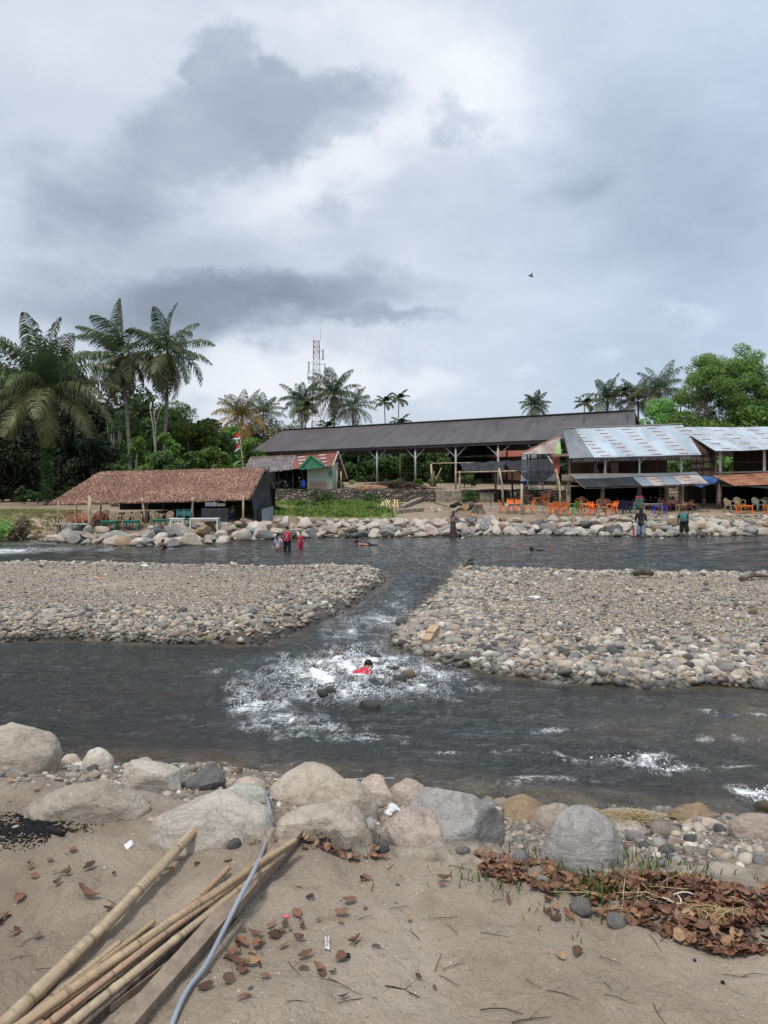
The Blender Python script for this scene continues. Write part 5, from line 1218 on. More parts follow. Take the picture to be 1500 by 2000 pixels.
# ivy on the first trunk
g = at_ground(92, 61.6); c = [(0, 0, z, .5, .5, .75) for z in np.arange(1.2, 6.5, .7)]
root = thing('ivy', 'dark ivy climbing the trunk of the broad coconut palm', 'ivy', g); V, F = leaves_np(c, 1700, .26, 3, .7); link('foliage', mesh_np('foliage', V, F, M_LMID), root)
# palms behind the long shed
_, C1 = palm('coconut_palm', 'yellow and green coconut palm rising behind the flag pole', 472, 815, 106, 26, 5.0, 21, mat=M_FRONDY, yellow=.9, nl=30, hi=1.5, lo=-.35, nuts=False)
palm('coconut_palm', 'green coconut palm partly hidden by the yellow one near the flag pole', 514, 808, 114, 22, 3.9, 22, nl=26, hi=1.45, lo=-.6, nuts=False, mat=M_FRONDB)
palm('coconut_palm', 'low coconut palm with long arched fronds just above the shed roof end', 548, 846, 112, 16, 5.2, 23, mat=M_FRONDY, yellow=.5, nl=28, hi=.9, lo=-.3, nuts=False)
palm('coconut_palm', 'coconut palm with slender areca before it, nearest the lattice mast on the flag side', 590, 786, 115, 28, 4.3, 24, mat=M_FRONDB, nl=34, hi=1.5, lo=-.95, nuts=False, dead=2)
palm('coconut_palm', 'tallest coconut palm before the lattice mast, with a brown skirt of dead leaves', 652, 772, 112, 30, 5.0, 25, mat=M_FRONDB, nl=36, hi=1.5, lo=-.9, nuts=False, dead=12)
palm('coconut_palm', 'coconut palm leaning behind the tallest one beside the mast', 690, 794, 120, 24, 4.4, 26, mat=M_FRONDB, nl=30, hi=1.35, lo=-1.0, nuts=False, wind=(.08, 0, 0), dead=3)
palm('coconut_palm', 'round-headed coconut palm alone above the middle of the shed ridge', 1045, 793, 118, 26, 2.9, 27, mat=M_FRONDB, nl=28, hi=1.5, lo=-.75, nuts=False)
for px, py, Y, L, s, lab in ((1186, 782, 110, 4.2, 28, 'bushy coconut palm behind the shed ridge near its far corner'), (1246, 783, 108, 4.0, 29, 'coconut palm between the shed corner and the light green tree'), (1288, 765, 104, 4.6, 30, 'coconut palm with fronds showing above the light green tree edge')):
    palm('coconut_palm', lab, px, py, Y, 26, L, s, mat=M_FRONDB, nl=30, hi=1.5, lo=-.5, nuts=False, yellow=.4)
V, F, T = crown_np(41, 11, 1.9, (0, 0, 0), 20, -.5, 1.3, .25, .35, .7, .07); AREC = mesh_np('crown', V, F, mat_frond('areca_frond', (.03, .075, .018), (.30, .18, .05)), False, {'tint': T})
for px, py, Y, lab in ((751, 785, 108, 'slim areca palm with a dead orange leaf, above the shed ridge'), (779, 779, 108, 'slim areca palm, taller of the pair above the shed ridge'), (597, 795, 100, 'slim green areca palm standing before the mast-side coconut palm'), (1141, 788, 104, 'small areca palm above the shed ridge near its far corner'), (1214, 766, 106, 'slim areca palm rising between two bushy coconut palms')):
    palm('areca_palm', lab, px, py, Y, 0, 0, px, cat='palm tree', tr=.085, nuts=False, crown_me=AREC, group='areca palms behind the shed')
palm('areca_palm', 'low fan of palm leaves just showing over the shed ridge', 781, 828, 100, 0, 0, 5, tr=.09, nuts=False, crown_me=AREC, group='areca palms behind the shed')
palm('areca_palm', 'low bright palm clump above the shed ridge below the mast', 640, 834, 100, 0, 0, 6, tr=.09, nuts=False, crown_me=AREC, group='areca palms behind the shed')

# ---- dark trees at the edge of the picture, above the path
def tree_at(px0, px1, py0, Y, nleaf, size, seed, mat, name, label, cat='tree', rzf=.5, group=None, **kw):
    g, H, rx = crown_box(px0, px1, py0, Y); return broadleaf(name, label, cat, g, H, rx, rx * .8, min(H * rzf, H * .5), nleaf, size, seed, mat, group=group, **kw)
GD = 'dark trees beyond the path'
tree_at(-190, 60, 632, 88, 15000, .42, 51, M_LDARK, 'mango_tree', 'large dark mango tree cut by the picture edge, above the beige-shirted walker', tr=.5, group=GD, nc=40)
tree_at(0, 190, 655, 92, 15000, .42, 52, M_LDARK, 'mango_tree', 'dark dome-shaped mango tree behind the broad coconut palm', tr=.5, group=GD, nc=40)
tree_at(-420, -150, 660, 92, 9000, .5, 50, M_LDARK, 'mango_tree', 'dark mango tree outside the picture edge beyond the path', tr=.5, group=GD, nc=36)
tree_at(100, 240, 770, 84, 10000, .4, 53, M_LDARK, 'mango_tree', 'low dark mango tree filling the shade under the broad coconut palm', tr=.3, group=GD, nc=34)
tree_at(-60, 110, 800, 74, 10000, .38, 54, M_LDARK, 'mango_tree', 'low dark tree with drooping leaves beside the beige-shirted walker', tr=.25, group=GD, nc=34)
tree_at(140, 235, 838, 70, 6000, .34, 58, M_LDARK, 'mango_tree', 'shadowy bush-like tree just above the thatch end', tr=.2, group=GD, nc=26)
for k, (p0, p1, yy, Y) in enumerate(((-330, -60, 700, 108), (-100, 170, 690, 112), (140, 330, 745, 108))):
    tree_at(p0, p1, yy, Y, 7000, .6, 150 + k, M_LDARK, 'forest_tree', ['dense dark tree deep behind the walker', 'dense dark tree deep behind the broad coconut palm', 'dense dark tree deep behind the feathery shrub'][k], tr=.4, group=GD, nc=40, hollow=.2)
GM = 'mixed green trees behind the thatched shelter'
tree_at(225, 345, 752, 92, 9000, .42, 55, M_LMID, 'forest_tree', 'tall mid-green tree between the two tall coconut palms', tr=.25, group=GM, nc=30)
tree_at(300, 388, 765, 88, 9000, .38, 56, M_LMID, 'bamboo_clump', 'arching mid-green bamboo clump behind the third tall palm', 'bamboo', group=GM, nc=26, aspect=.22, droop=.8)
tree_at(360, 450, 808, 110, 7000, .5, 57, M_LDARK, 'forest_tree', 'dark round tree closing the gap of sky behind the shelter', tr=.3, group=GM, nc=26)
tree_at(420, 560, 826, 118, 8000, .5, 59, M_LDARK, 'forest_tree', 'dark low tree behind the yellow coconut palm', tr=.3, group=GM, nc=30)
tree_at(430, 480, 800, 112, 3500, .45, 60, M_LLIGHT, 'forest_tree', 'small yellow-green tree top beside the yellow coconut palm', tr=.2, group=GM, nc=14)
tree_at(195, 245, 768, 74, 5200, .17, 61, M_FEATH, 'feathery_tree', 'pale feathery-leaved tree with bare forked trunk before the palm trunks', tr=.12, group=GM, nc=34, cr=.45, trunk_mat=M_TWIG, aspect=.3, fork=-.6)
tree_at(238, 296, 846, 60, 3800, .34, 62, M_LBRIGHT, 'mango_sapling', 'young mango tree with a yellow-green flush on its top, above the thatch', 'tree', group=GM, nc=14, aspect=.26, droop=1.2)
tree_at(290, 352, 868, 58, 4000, .30, 63, M_LMID, 'mango_sapling', 'leafy mid-green bush-like tree behind the thatch ridge middle', 'tree', group=GM, nc=14, aspect=.26, droop=1.2)
tree_at(345, 395, 868, 60, 3200, .28, 64, M_LMID, 'shrub', 'dense green shrub behind the thatch ridge', 'shrub', group=GM, nc=12)
tree_at(385, 432, 858, 62, 4200, .24, 65, M_LBRIGHT, 'vine_covered_tree', 'rounded tree smothered in bright green creeper', 'tree', group=GM, nc=16, aspect=.9, rzf=.5, droop=.1)
tree_at(412, 458, 876, 60, 3200, .24, 66, M_LBRIGHT, 'vine_covered_tree', 'lower mound of bright green creeper beside the flag pole', 'tree', group=GM, nc=14, aspect=.9, droop=.1)
tree_at(200, 250, 872, 58, 2400, .3, 67, M_LMID, 'shrub', 'dark green drooping shrub where the thatch meets the shade', 'shrub', group=GM, nc=12, aspect=.26, droop=1.2)
for px0, py0, px1, py1, Y, lab in ((292, 792, 303, 882, 72, 'bare pale forked trunk standing before the third tall palm'), (300, 800, 304, 880, 72.5, 'thin bare pale stem touching the bare forked trunk')):
    a = P(px1, py1, Y); b_ = P(px0, py0, Y); g = gnd(a.x, Y); mb = MB().tube([g, a, a.lerp(b_, .5) + Vector((.1, 0, 0)), b_], [.09, .08, .06, .035], 6); mb.tube([a.lerp(b_, .55), b_ + Vector((.7, 0, .2))], [.045, .02], 5); tag(mb.build('bare_tree', M_TWIG), lab, 'tree')
# low hedge along the path
for px0, px1, py, lab in ((32, 62, 946, 'small green bush at the path edge beside the beige-shirted walker'), (58, 90, 958, 'low green hedge piece under the ivy-wrapped trunk'), (86, 130, 956, 'low green hedge piece touching the thatch end'), (128, 160, 950, 'green bush showing above the thatch slope end')):
    g, H, rx = crown_box(px0, px1, py, 66); broadleaf('shrub', lab, 'shrub', g, H, rx, .9, H * .5, 900, .2, px0 + 3, M_LMID, .05, 'hedge along the path', 9)
# ---- banana plants
def banana(px, Y, H, seed, label):
    g = at_ground(px, Y); root = thing('banana_plant', label, 'banana plant', g, 0, 'banana plants'); r = random.Random(seed); hs = H * .5
    MB().tube([(0, 0, -.1), (0, 0, hs)], [.13, .09], 8).build('stem', M_LSTEM, root); mb = MB()
    for k in range(8):
        az = k * 2.4 + r.random(); L = H * r.uniform(.5, .65); el = r.uniform(.5, 1.35); pts = []; p = Vector((0, 0, hs))
        for q in range(6): pts.append(p.copy()); e = el - q * .3; p = p + Vector((math.cos(e) * math.cos(az), math.cos(e) * math.sin(az), math.sin(e))) * L / 5
        sd = Vector((-math.sin(az), math.cos(az), 0)); W = [.03, .2, .27, .26, .18, .02]; vs = []
        for q in range(6): vs += [pts[q] - sd * W[q] + Vector((0, 0, -W[q] * .35)), pts[q], pts[q] + sd * W[q] + Vector((0, 0, -W[q] * .35))]
        fs = []
        for q in range(5): fs += [(q * 3, q * 3 + 1, q * 3 + 4, q * 3 + 3), (q * 3 + 1, q * 3 + 2, q * 3 + 5, q * 3 + 4)]
        mb.add(vs, fs, True)
    mb.build('leaves', M_LBAN, root); return root
M_LSTEM = basic('banana_stem', (.16, .2, .07), .6); M_LBAN = mat_leaf('banana_leaf', [(0, (.06, .13, .025)), (.5, (.09, .18, .035)), (1, (.14, .24, .05))], .3, .4)
for k, (px, Y, H, lab) in enumerate(((438, 68, 3.4, 'banana plant beside the bright creeper mound'), (452, 70, 4.2, 'banana plant with a tall upright leaf behind the flag pole'), (1316, 62, 3.6, 'banana plant seen through the open upper floor of the wooden eating house'), (1340, 60, 3.4, 'banana plant in the gap between the two eating houses'), (1408, 62, 3.4, 'banana plant seen through the window opening of the woven-wall house'), (1425, 64, 3.6, 'banana plant at the back of the woven-wall house'))):
    banana(px, Y, H, 70 + k, lab)
# ---- greenery seen under the shed roof
GU = 'green trees seen beneath the long shed roof'
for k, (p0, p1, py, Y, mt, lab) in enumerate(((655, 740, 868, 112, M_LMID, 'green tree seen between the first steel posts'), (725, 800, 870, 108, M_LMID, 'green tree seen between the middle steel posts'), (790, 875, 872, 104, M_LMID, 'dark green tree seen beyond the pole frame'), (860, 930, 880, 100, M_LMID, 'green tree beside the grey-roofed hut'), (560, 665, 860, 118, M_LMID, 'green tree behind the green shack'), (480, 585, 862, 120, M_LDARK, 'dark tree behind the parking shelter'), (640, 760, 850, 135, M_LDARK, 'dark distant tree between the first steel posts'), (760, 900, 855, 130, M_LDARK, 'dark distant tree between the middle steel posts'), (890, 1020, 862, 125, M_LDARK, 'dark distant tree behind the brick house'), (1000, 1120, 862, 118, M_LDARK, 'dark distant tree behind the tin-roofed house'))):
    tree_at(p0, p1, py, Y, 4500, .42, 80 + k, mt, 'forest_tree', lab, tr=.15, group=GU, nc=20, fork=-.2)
for k, (p0, p1, py, Y, lab) in enumerate(((832, 868, 906, 80, 'slender papaya-leaved shrub behind the pole frame'), (808, 826, 936, 70, 'small green weed bush near the brushwood pile'), (836, 866, 928, 68, 'green weedy bush at the foot of the steel post'), (880, 935, 928, 66, 'green bush behind the lime green bench'), (898, 930, 898, 76, 'bright green bush below the grey-roofed hut'), (740, 800, 934, 78, 'low dark bush under the shed behind the brushwood'), (690, 735, 926, 78, 'low green bush under the shed beside the shack'))):
    tree_at(p0, p1, py, Y, 1300, .22, 95 + k, M_LBRIGHT if k in (1, 2, 4) else M_LMID, 'shrub', lab, 'shrub', tr=.05, group='shrubs on the terrace', nc=9)
# ---- the big light green tree and its neighbours
GR = 'trees behind the eating houses'
g, H, rx = crown_box(1312, 1560, 678, 88)
rt = thing('rain_tree', 'big light green spreading tree with bare grey branches on its open side', 'tree', g, 0, GR); r = random.Random(4); c = clumps(101, 260, rx * .95, rx * .8, H * .47, 1.25, H * .53, .3)
c = c[(c[:, 0] > -rx * .35) | (c[:, 2] > H * .62) & (c[:, 0] > -rx * .9)]
b = Vector((.5, 0, H * .22)); mb = MB().tube([(.6, 0, -.2), b], [.6, .45], 10)
for k in range(9):
    a = k * .7 + .2; tp = Vector((math.cos(a) * rx * .5, math.sin(a) * rx * .4, H * (.5 + .1 * math.sin(k * 2.1)))); m_ = b.lerp(tp, .5) + Vector((0, 0, -.4)); mb.tube([b, m_, tp], [.26, .18, .1], 7)
    for q in sorted(c.tolist(), key=lambda q: (q[0] - tp.x) ** 2 + (q[1] - tp.y) ** 2 + (q[2] - tp.z) ** 2)[:8]: limbs(mb, r, tp, [q[:3]], .075, .015)
for k in range(16):
    s = Vector((-rx * .35, -rx * .1, H * .5)); a = r.uniform(1.8, 3.3); L = r.uniform(2.2, 3.6); e = s + Vector((math.cos(a) * L, r.uniform(-1.2, .6), math.sin(a) * L * .9 + .4)); limbs(mb, r, s, [e], .06, .012); limbs(mb, r, s.lerp(e, .6), [e + Vector((r.uniform(-.8, .2), 0, r.uniform(-.3, .9)))], .03, .008)
mb.build('trunk', M_TWIG, rt); V, F = leaves_np(c, 80000, .25, 102, .42, .2, .9); link('crown', mesh_np('crown', V, F, M_LLIGHT), rt)
for k, (p0, p1, py, Y, n_, mt, lab) in enumerate(((1235, 1330, 772, 94, 7000, M_LLIGHT, 'bushy yellow-green tree filling the gap beside the shed corner'), (1290, 1400, 800, 80, 7000, M_LBRIGHT, 'bright green low tree above the zinc roof join'), (1380, 1520, 790, 84, 8000, M_LBRIGHT, 'bright green tree in front of the light green spreading tree'), (1250, 1420, 790, 104, 7000, M_LMID, 'mid-green tree deep behind the roof join'), (1400, 1640, 740, 108, 8000, M_LMID, 'shaded mid-green tree at the picture edge'), (1500, 1700, 700, 96, 7000, M_LLIGHT, 'light green tree beyond the picture edge'), (1215, 1300, 815, 110, 5000, M_LMID, 'mid-green tree just behind the shed corner'))):
    tree_at(p0, p1, py, Y, n_, .36, 110 + k, mt, 'forest_tree', lab, tr=.25, group=GR, nc=30)
for k, (p0, p1, py, lab) in enumerate(((1296, 1326, 900, 'green bush seen through the open upper floor'), (1326, 1352, 896, 'green bush between the two eating houses'), (1402, 1432, 898, 'green bush behind the woven-wall house opening'))):
    tree_at(p0, p1, py, 64, 1400, .26, 120 + k, M_LBRIGHT, 'shrub', lab, 'shrub', tr=.05, group=GR, nc=9)
for k in range(12):                                                   # the wood that closes the horizon
    px = -300 + k * 165; tree_at(px - 120, px + 120, 872 - (k % 3) * 10 if 430 < px < 1250 else 845, 150 + (k % 4) * 12, 3000, .8, 130 + k, M_LDARK if k < 5 else M_LMID, 'forest_tree', '%s dark tree of the distant line behind the shed and huts' % ordw(k), tr=.3, group='distant tree line', nc=24, hollow=.2)
# ---- grass on the far bank
def grass_np(xs, ys, h, seed, per=5, w=.05, zf=gz):
    r = np.random.default_rng(seed); n = len(xs); xs = np.repeat(xs, per) + r.normal(0, .06, n * per); ys = np.repeat(ys, per) + r.normal(0, .06, n * per); hh = np.repeat(h, per) * r.uniform(.5, 1.2, n * per)
    z = zf(xs, ys); a = r.uniform(0, 6.28, len(xs)); ln = r.normal(0, .45, (len(xs), 2)) * hh[:, None]
    b = np.stack([xs, ys, z], 1); s = np.stack([np.cos(a), np.sin(a), 0 * a], 1) * (w * (.5 + hh / max(hh.mean(), 1e-3) * .5))[:, None]
    m_ = b + np.stack([ln[:, 0] * .35, ln[:, 1] * .35, hh * .62], 1); tp = b + np.stack([ln[:, 0], ln[:, 1], hh], 1)
    V = np.stack([b - s, b + s, m_ + s * .7, m_ - s * .7, tp + s * .1, tp - s * .1], 1).reshape(-1, 3); i = np.arange(len(xs)) * 6
    return V, np.concatenate([np.stack([i, i + 1, i + 2, i + 3], 1), np.stack([i + 3, i + 2, i + 4, i + 5], 1)])
r = np.random.default_rng(8); n = 7000; x = r.uniform(-9.3, 3.8, n); y = r.uniform(43.0, 58.3, n); k = (x < 1.0 - (58 - y) * .04 + .8 * noise2(x, y, 2)) & (y > far_edge(x) + 4.0); x, y = x[k], y[k]
pt = fbm2(x * .6, y * .6, 3, 6); keep = r.uniform(0, 1, len(x)) < np.clip(.5 + 1.6 * pt, .04, 1); x, y, pt = x[keep], y[keep], pt[keep]
V, F = grass_np(x, y, .12 + .22 * np.clip(pt, 0, 1) + .08 * (y < 47), 9, 7, .035); tag(link('grass', mesh_np('grass', V, F, mat_leaf('bright_grass', [(0, (.07, .12, .03)), (.5, (.15, .24, .045)), (.85, (.25, .35, .08)), (1, (.36, .34, .14))], .3, .6, False))), 'bright green grass on the slope below the stone wall', 'grass', kind='stuff')
M_DRYG = mat_leaf('dry_grass', [(0, (.12, .12, .04)), (.5, (.22, .20, .08)), (1, (.36, .30, .15))], .2, .8, False)
n = 2600; x = r.uniform(-27, -15.5, n); y = r.uniform(35.5, 50, n); k = (x + (y - 48) * .25 < -19.4); x, y = x[k], y[k]; V, F = grass_np(x, y, .05 + .07 * np.clip(fbm2(x, y, 2, 8) + .3, 0, 1), 10, 5, .03); tag(link('grass', mesh_np('grass', V, F, M_DRYG)), 'short dry grass on the slope beside the thatched shelter', 'grass', kind='stuff')
for k, (p0, p1, py, Y, mt, lab) in enumerate(((-24, 20, 1016, 36, M_LLIGHT, 'yellow-green bush at the waterline by the path slope'), (18, 62, 1012, 36.5, basic('dry_brown_brush', (.20, .15, .105), .9, .4, 6), 'dry brown brush at the waterline beside the yellow-green bush'), (600, 655, 958, 55, M_LMID, 'leafy dark green bush against the stone wall'), (505, 560, 990, 44, M_LMID, 'low green weed clump beside the tarpaulin wall'), (560, 640, 985, 52, M_FEATH, 'pale feathery weed clump among rubble below the wall'), (715, 735, 955, 56, M_LMID, 'small dark weed on the stone wall'), (652, 700, 935, 63, M_DRYG, 'dry grass clump on the terrace beside the shack'), (620, 690, 990, 46, M_LBRIGHT, 'bright leafy weed clump behind the bathers'), (690, 760, 992, 47, M_LBRIGHT, 'bright leafy weed clump below the cut stakes'), (905, 925, 955, 57, M_LMID, 'little weed at the corner of the dark stone wall'))):
    g, H, rx = crown_box(p0, p1, py, Y); broadleaf('weed_clump' if k else 'shrub', lab, 'weeds' if k else 'shrub', g, max(H, .35), rx, rx * .7, max(H, .35) * .5, 900, .13, 140 + k, mt, .02, 'weeds on the far bank', 10, cr=max(H, .3) * .35)

# far-off undergrowth that closes the view under the trees
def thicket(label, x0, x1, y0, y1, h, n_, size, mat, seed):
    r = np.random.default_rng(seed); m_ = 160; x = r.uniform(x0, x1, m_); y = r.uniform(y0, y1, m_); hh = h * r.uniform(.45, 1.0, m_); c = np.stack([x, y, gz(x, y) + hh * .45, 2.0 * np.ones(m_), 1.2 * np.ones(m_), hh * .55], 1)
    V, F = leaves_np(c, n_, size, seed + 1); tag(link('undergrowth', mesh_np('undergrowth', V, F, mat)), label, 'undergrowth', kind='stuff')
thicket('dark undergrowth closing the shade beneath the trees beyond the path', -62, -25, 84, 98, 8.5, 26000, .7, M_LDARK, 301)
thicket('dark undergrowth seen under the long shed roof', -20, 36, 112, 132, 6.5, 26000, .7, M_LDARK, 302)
thicket('green undergrowth behind the eating houses', 26, 70, 70, 92, 6.0, 20000, .6, M_LMID, 303)

for k, (p0, p1, py, Y, n_, mt, lab) in enumerate(((330, 420, 800, 84, 7000, M_LBRIGHT, 'bright green bushy tree under the third tall palm'), (205, 300, 812, 80, 6000, M_LMID, 'mid-green tree between the feathery tree and the bare forked trunk'), (380, 470, 836, 88, 6000, M_LMID, 'mid-green tree behind the bright creeper mound'), (455, 520, 852, 94, 4500, M_LBRIGHT, 'bright green tree between the flag pole and the shed end'), (300, 360, 838, 66, 4500, M_LBRIGHT, 'leafy bright tree above the thatch ridge middle'))):
    tree_at(p0, p1, py, Y, n_, .36, 330 + k, mt, 'forest_tree', lab, tr=.2, group=GM, nc=26, hollow=.35)
# ================================================================ people
def skin_mesh(name, pts, edges, rad, mat, sub=1):
    me = bpy.data.meshes.new(name); me.from_pydata([tuple(p) for p in pts], edges, []); o = bpy.data.objects.new(name, me); COL.objects.link(o)
    m = o.modifiers.new('skin', 'SKIN'); m.branch_smoothing = .6; m.use_smooth_shade = True
    if not me.skin_vertices: me.skin_vertices.new()
    sv = me.skin_vertices[0].data
    for i, q in enumerate(rad):
        sv[i].radius = q if hasattr(q, '__len__') else (q, q); sv[i].use_root = (i == 0)
    s = o.modifiers.new('sub', 'SUBSURF'); s.levels = sub; s.render_levels = sub
    dg = bpy.context.evaluated_depsgraph_get(); out = bpy.data.meshes.new_from_object(o.evaluated_get(dg)); out.name = name
    bpy.data.objects.remove(o); bpy.data.meshes.remove(me)
    out.materials.clear(); out.materials.append(mat)
    return out
PM = {}
def cloth(name, c, rough=.85):
    if name not in PM: PM[name] = basic(name, c, rough, .18, 5, .25, 14)
    return PM[name]
M_SKIN = basic('brown_skin', (.34, .19, .125), .6, .12, 6); M_SKIND = basic('deep_brown_skin', (.20, .105, .07), .6, .12, 6)
M_HAIR = basic('black_hair', (.012, .010, .010), .5, .3, 20); M_EYE = basic('eye_dark', (.02, .015, .012), .3); M_LIP = basic('lips', (.30, .11, .09), .6)
def rot_v(v, ax, ang): return Matrix.Rotation(ang, 3, ax) @ Vector(v)
def human(label, loc, rz, h=1.6, lean=0.0, side=0.0, arms=((8, 5, 20), (8, 5, 20)), legs=((4, 3, 4), (4, -3, 4)), head=0.0, top=None, sleeves=1.0, bottom=None, bot_len=1.0, skirt=None, hijab=None, hair=True, skin=None, drop=0.0, build_=1.0, long_top=0.0, shoes=None, tilt=None, grp=None):
    """faces -Y before rz. arms: (out, forward, elbow bend) in degrees; legs: (out, forward, knee bend); lean: torso bent forward; drop: seat or kneel"""
    k = h / 1.7; root = thing('person', label, 'person', loc, rz, grp); skin = skin or M_SKIN
    if tilt: root.rotation_euler = (tilt[0], tilt[1], rz)
    def S(v): return Vector(v) * k
    hip = Vector((0, 0, .93 - drop)); L = R(lean)
    def T(v): v = rot_v(Vector(v), 'X', L); return hip + rot_v(v, 'Y', R(side))
    pts = [hip, T((0, 0, .17)), T((0, -.01, .36)), T((0, 0, .50)), T((0, -.01, .57))]
    hd = lambda v: T((0, 0, .57)) + rot_v(rot_v(Vector(v), 'X', R(head)), 'X', L)
    pts += [hd((0, -.02, .06)), hd((0, -.012, .135)), hd((0, 0, .20)), hd((0, -.115, .085)), hd((.083, .01, .095)), hd((-.083, .01, .095))]
    rad = [(.135, .10), (.12, .088), (.145, .10), (.10, .07), (.052, .052), (.062, .072), (.078, .092), (.055, .065), (.014, .014), (.014, .02), (.014, .02)]
    rad = [(a * build_ if i < 4 else a, b * build_ if i < 4 else b) for i, (a, b) in enumerate(rad)]
    E = [(0, 1), (1, 2), (2, 3), (3, 4), (4, 5), (5, 6), (6, 7), (5, 8), (6, 9), (6, 10)]; J = {}
    for s, (out, fw, bend) in zip((1, -1), arms):
        sh = T((.165 * s * build_, 0, .46))
        d = rot_v(rot_v((0, 0, -1), 'X', -R(fw)), 'Y', -R(out) * s); d = rot_v(d, 'X', L * .35)
        el = sh + d * .285; d2 = rot_v(rot_v((0, 0, -1), 'X', -R(fw + bend)), 'Y', -R(out * .6) * s); d2 = rot_v(d2, 'X', L * .35); wr = el + d2 * .245; pm = wr + d2 * .075
        b = len(pts); pts += [sh, el, wr, pm]; rad += [(.062, .062), (.045, .045), (.028, .030), (.038, .018)]; E += [(3, b), (b, b + 1), (b + 1, b + 2), (b + 2, b + 3)]
        ac = d2.cross(Vector((s * .3, 1, 0))).normalized(); 
        for q, ln in enumerate((.062, .075, .07, .055)):
            a0 = pm + ac * ((q - 1.5) * .021) + d2 * .028; a1 = a0 + d2 * ln * .55; a2 = a1 + rot_v(d2, 'X', R(25)) * ln * .5; c = len(pts); pts += [a0, a1, a2]; rad += [(.0095, .0095), (.0085, .0085), (.007, .007)]; E += [(b + 3, c), (c, c + 1), (c + 1, c + 2)]
        c = len(pts); t0 = wr + d2 * .03 - ac * .035; t1 = t0 + d2 * .035 - ac * .022; pts += [t0, t1]; rad += [(.012, .012), (.009, .009)]; E += [(b + 2, c), (c, c + 1)]
        J[s] = (sh, el, wr)
    for s, (out, fw, bend) in zip((1, -1), legs):
        hp = hip + Vector((.088 * s, 0, -.05)); d = rot_v(rot_v((0, 0, -1), 'X', -R(fw)), 'Y', -R(out) * s); kn = hp + d * .42
        d2 = rot_v(rot_v((0, 0, -1), 'X', -R(fw - bend)), 'Y', -R(out * .4) * s); an = kn + d2 * .40; toe = an + Vector((.02 * s, -.16, -.045)); heel = an + Vector((0, .03, -.045))
        b = len(pts); pts += [hp, kn, an, heel, toe]; rad += [(.088, .088), (.058, .058), (.036, .038), (.03, .026), (.036, .018)]; E += [(0, b), (b, b + 1), (b + 1, b + 2), (b + 2, b + 3), (b + 2, b + 4)]; J[s * 2] = (hp, kn, an)
    link('body', skin_mesh('body', [p * k for p in pts], E, [(a * k, b * k) for a, b in rad], skin), root)
    if top:
        P_ = [T((0, 0, -.15 - long_top)), T((0, 0, .1)), T((0, -.01, .36)), T((0, 0, .49))]; Rr = [(.155 + long_top * .12, .12 + long_top * .12), (.145, .112), (.165, .12), (.10, .08)]; Ee = [(0, 1), (1, 2), (2, 3)]
        Rr = [(a * build_ * 1.2, b * build_ * 1.2) for a, b in Rr]
        for s in (1, -1):
            sh, el, wr = J[s]; b = len(P_); P_ += [sh]; Rr += [(.092, .092)]; Ee += [(2, b)]
            e1 = sh.lerp(el, min(1, sleeves * 2)); P_ += [e1]; Rr += [(.078, .078)]; Ee += [(b, b + 1)]
            if sleeves > .5: P_ += [el.lerp(wr, (sleeves - .5) * 2)]; Rr += [(.044, .044)]; Ee += [(b + 1, b + 2)]
        link('shirt', skin_mesh('shirt', [p * k for p in P_], Ee, [(a * k, b * k) for a, b in Rr], top), root)
    if bottom:
        P_ = [hip + Vector((0, 0, .04))]; Rr = [(.145, .112)]; Ee = []
        for s in (1, -1):
            hp, kn, an = J[s * 2]; b = len(P_); P_ += [hp, hp.lerp(kn, min(1, bot_len * 2))]; Rr += [(.118, .118), (.102 * build_ ** 2, .102 * build_ ** 2)]; Ee += [(0, b), (b, b + 1)]
            if bot_len > .5: P_ += [kn.lerp(an, (bot_len - .5) * 1.85)]; Rr += [(.09 * build_ ** 3, .09 * build_ ** 3)]; Ee += [(b + 1, b + 2)]
        link('trousers', skin_mesh('trousers', [p * k for p in P_], Ee, [(a * k, b * k) for a, b in Rr], bottom), root)
    if skirt:
        zt = hip.z + .08; zb = .06 if bot_len >= 1 else .45; mb = MB(); rr = random.Random(int(h * 100)); vs = []; fs = []; N = 18; M = 6
        for j in range(M + 1):
            t_ = j / M; z = zt + (zb - zt) * t_; base = .15 + .09 * t_ ** 1.3
            for q in range(N): a = 2 * math.pi * q / N; f = 1 + .09 * t_ * math.sin(q * 2.1 + h * 9); vs.append((math.cos(a) * base * f * k, (math.sin(a) * base * .8 * f) * k, z * k))
        for j in range(M):
            for q in range(N): fs.append((j * N + q, (j + 1) * N + q, (j + 1) * N + (q + 1) % N, j * N + (q + 1) % N))
        mb.add(vs, fs, True); mb.build('skirt', skirt, root)
    if hijab:
        P_ = [hd((0, .015, .215)), hd((0, .02, .13)), hd((0, .03, .03)), T((0, .01, .44)), T((0, 0, .27))]; Rr = [(.07, .08), (.098, .10), (.085, .085), (.17, .125), (.19, .145)]
        Ee = [(0, 1), (1, 2), (2, 3), (3, 4)]
        link('headscarf', skin_mesh('headscarf', [p * k for p in P_], Ee, [(a * k, b * k) for a, b in Rr], hijab), root)
    elif hair:
        v, f = rock_np(int(h * 100), 3, .092, .108, .10, 0, .03); v[:, 2] = np.maximum(v[:, 2], -.045 - .06 * (v[:, 1] > 0) * (v[:, 1] / .1)); c = hd((0, .018, .148)); m3 = Matrix.Rotation(L + R(head), 3, 'X'); V = [(Vector(q) * 1.0) for q in v]; V = [(c + m3 @ q) * k for q in V]
        link('hair', mesh_np('hair', V, f, M_HAIR, True), root)
    for s in (1, -1):
        v, f = rock_np(3, 1, .011, .008, .009, 0, .0); c = hd((.032 * s, -.105, .125)) * k; link('eye', mesh_np('eye', v * k, f, M_EYE, True), root, c)
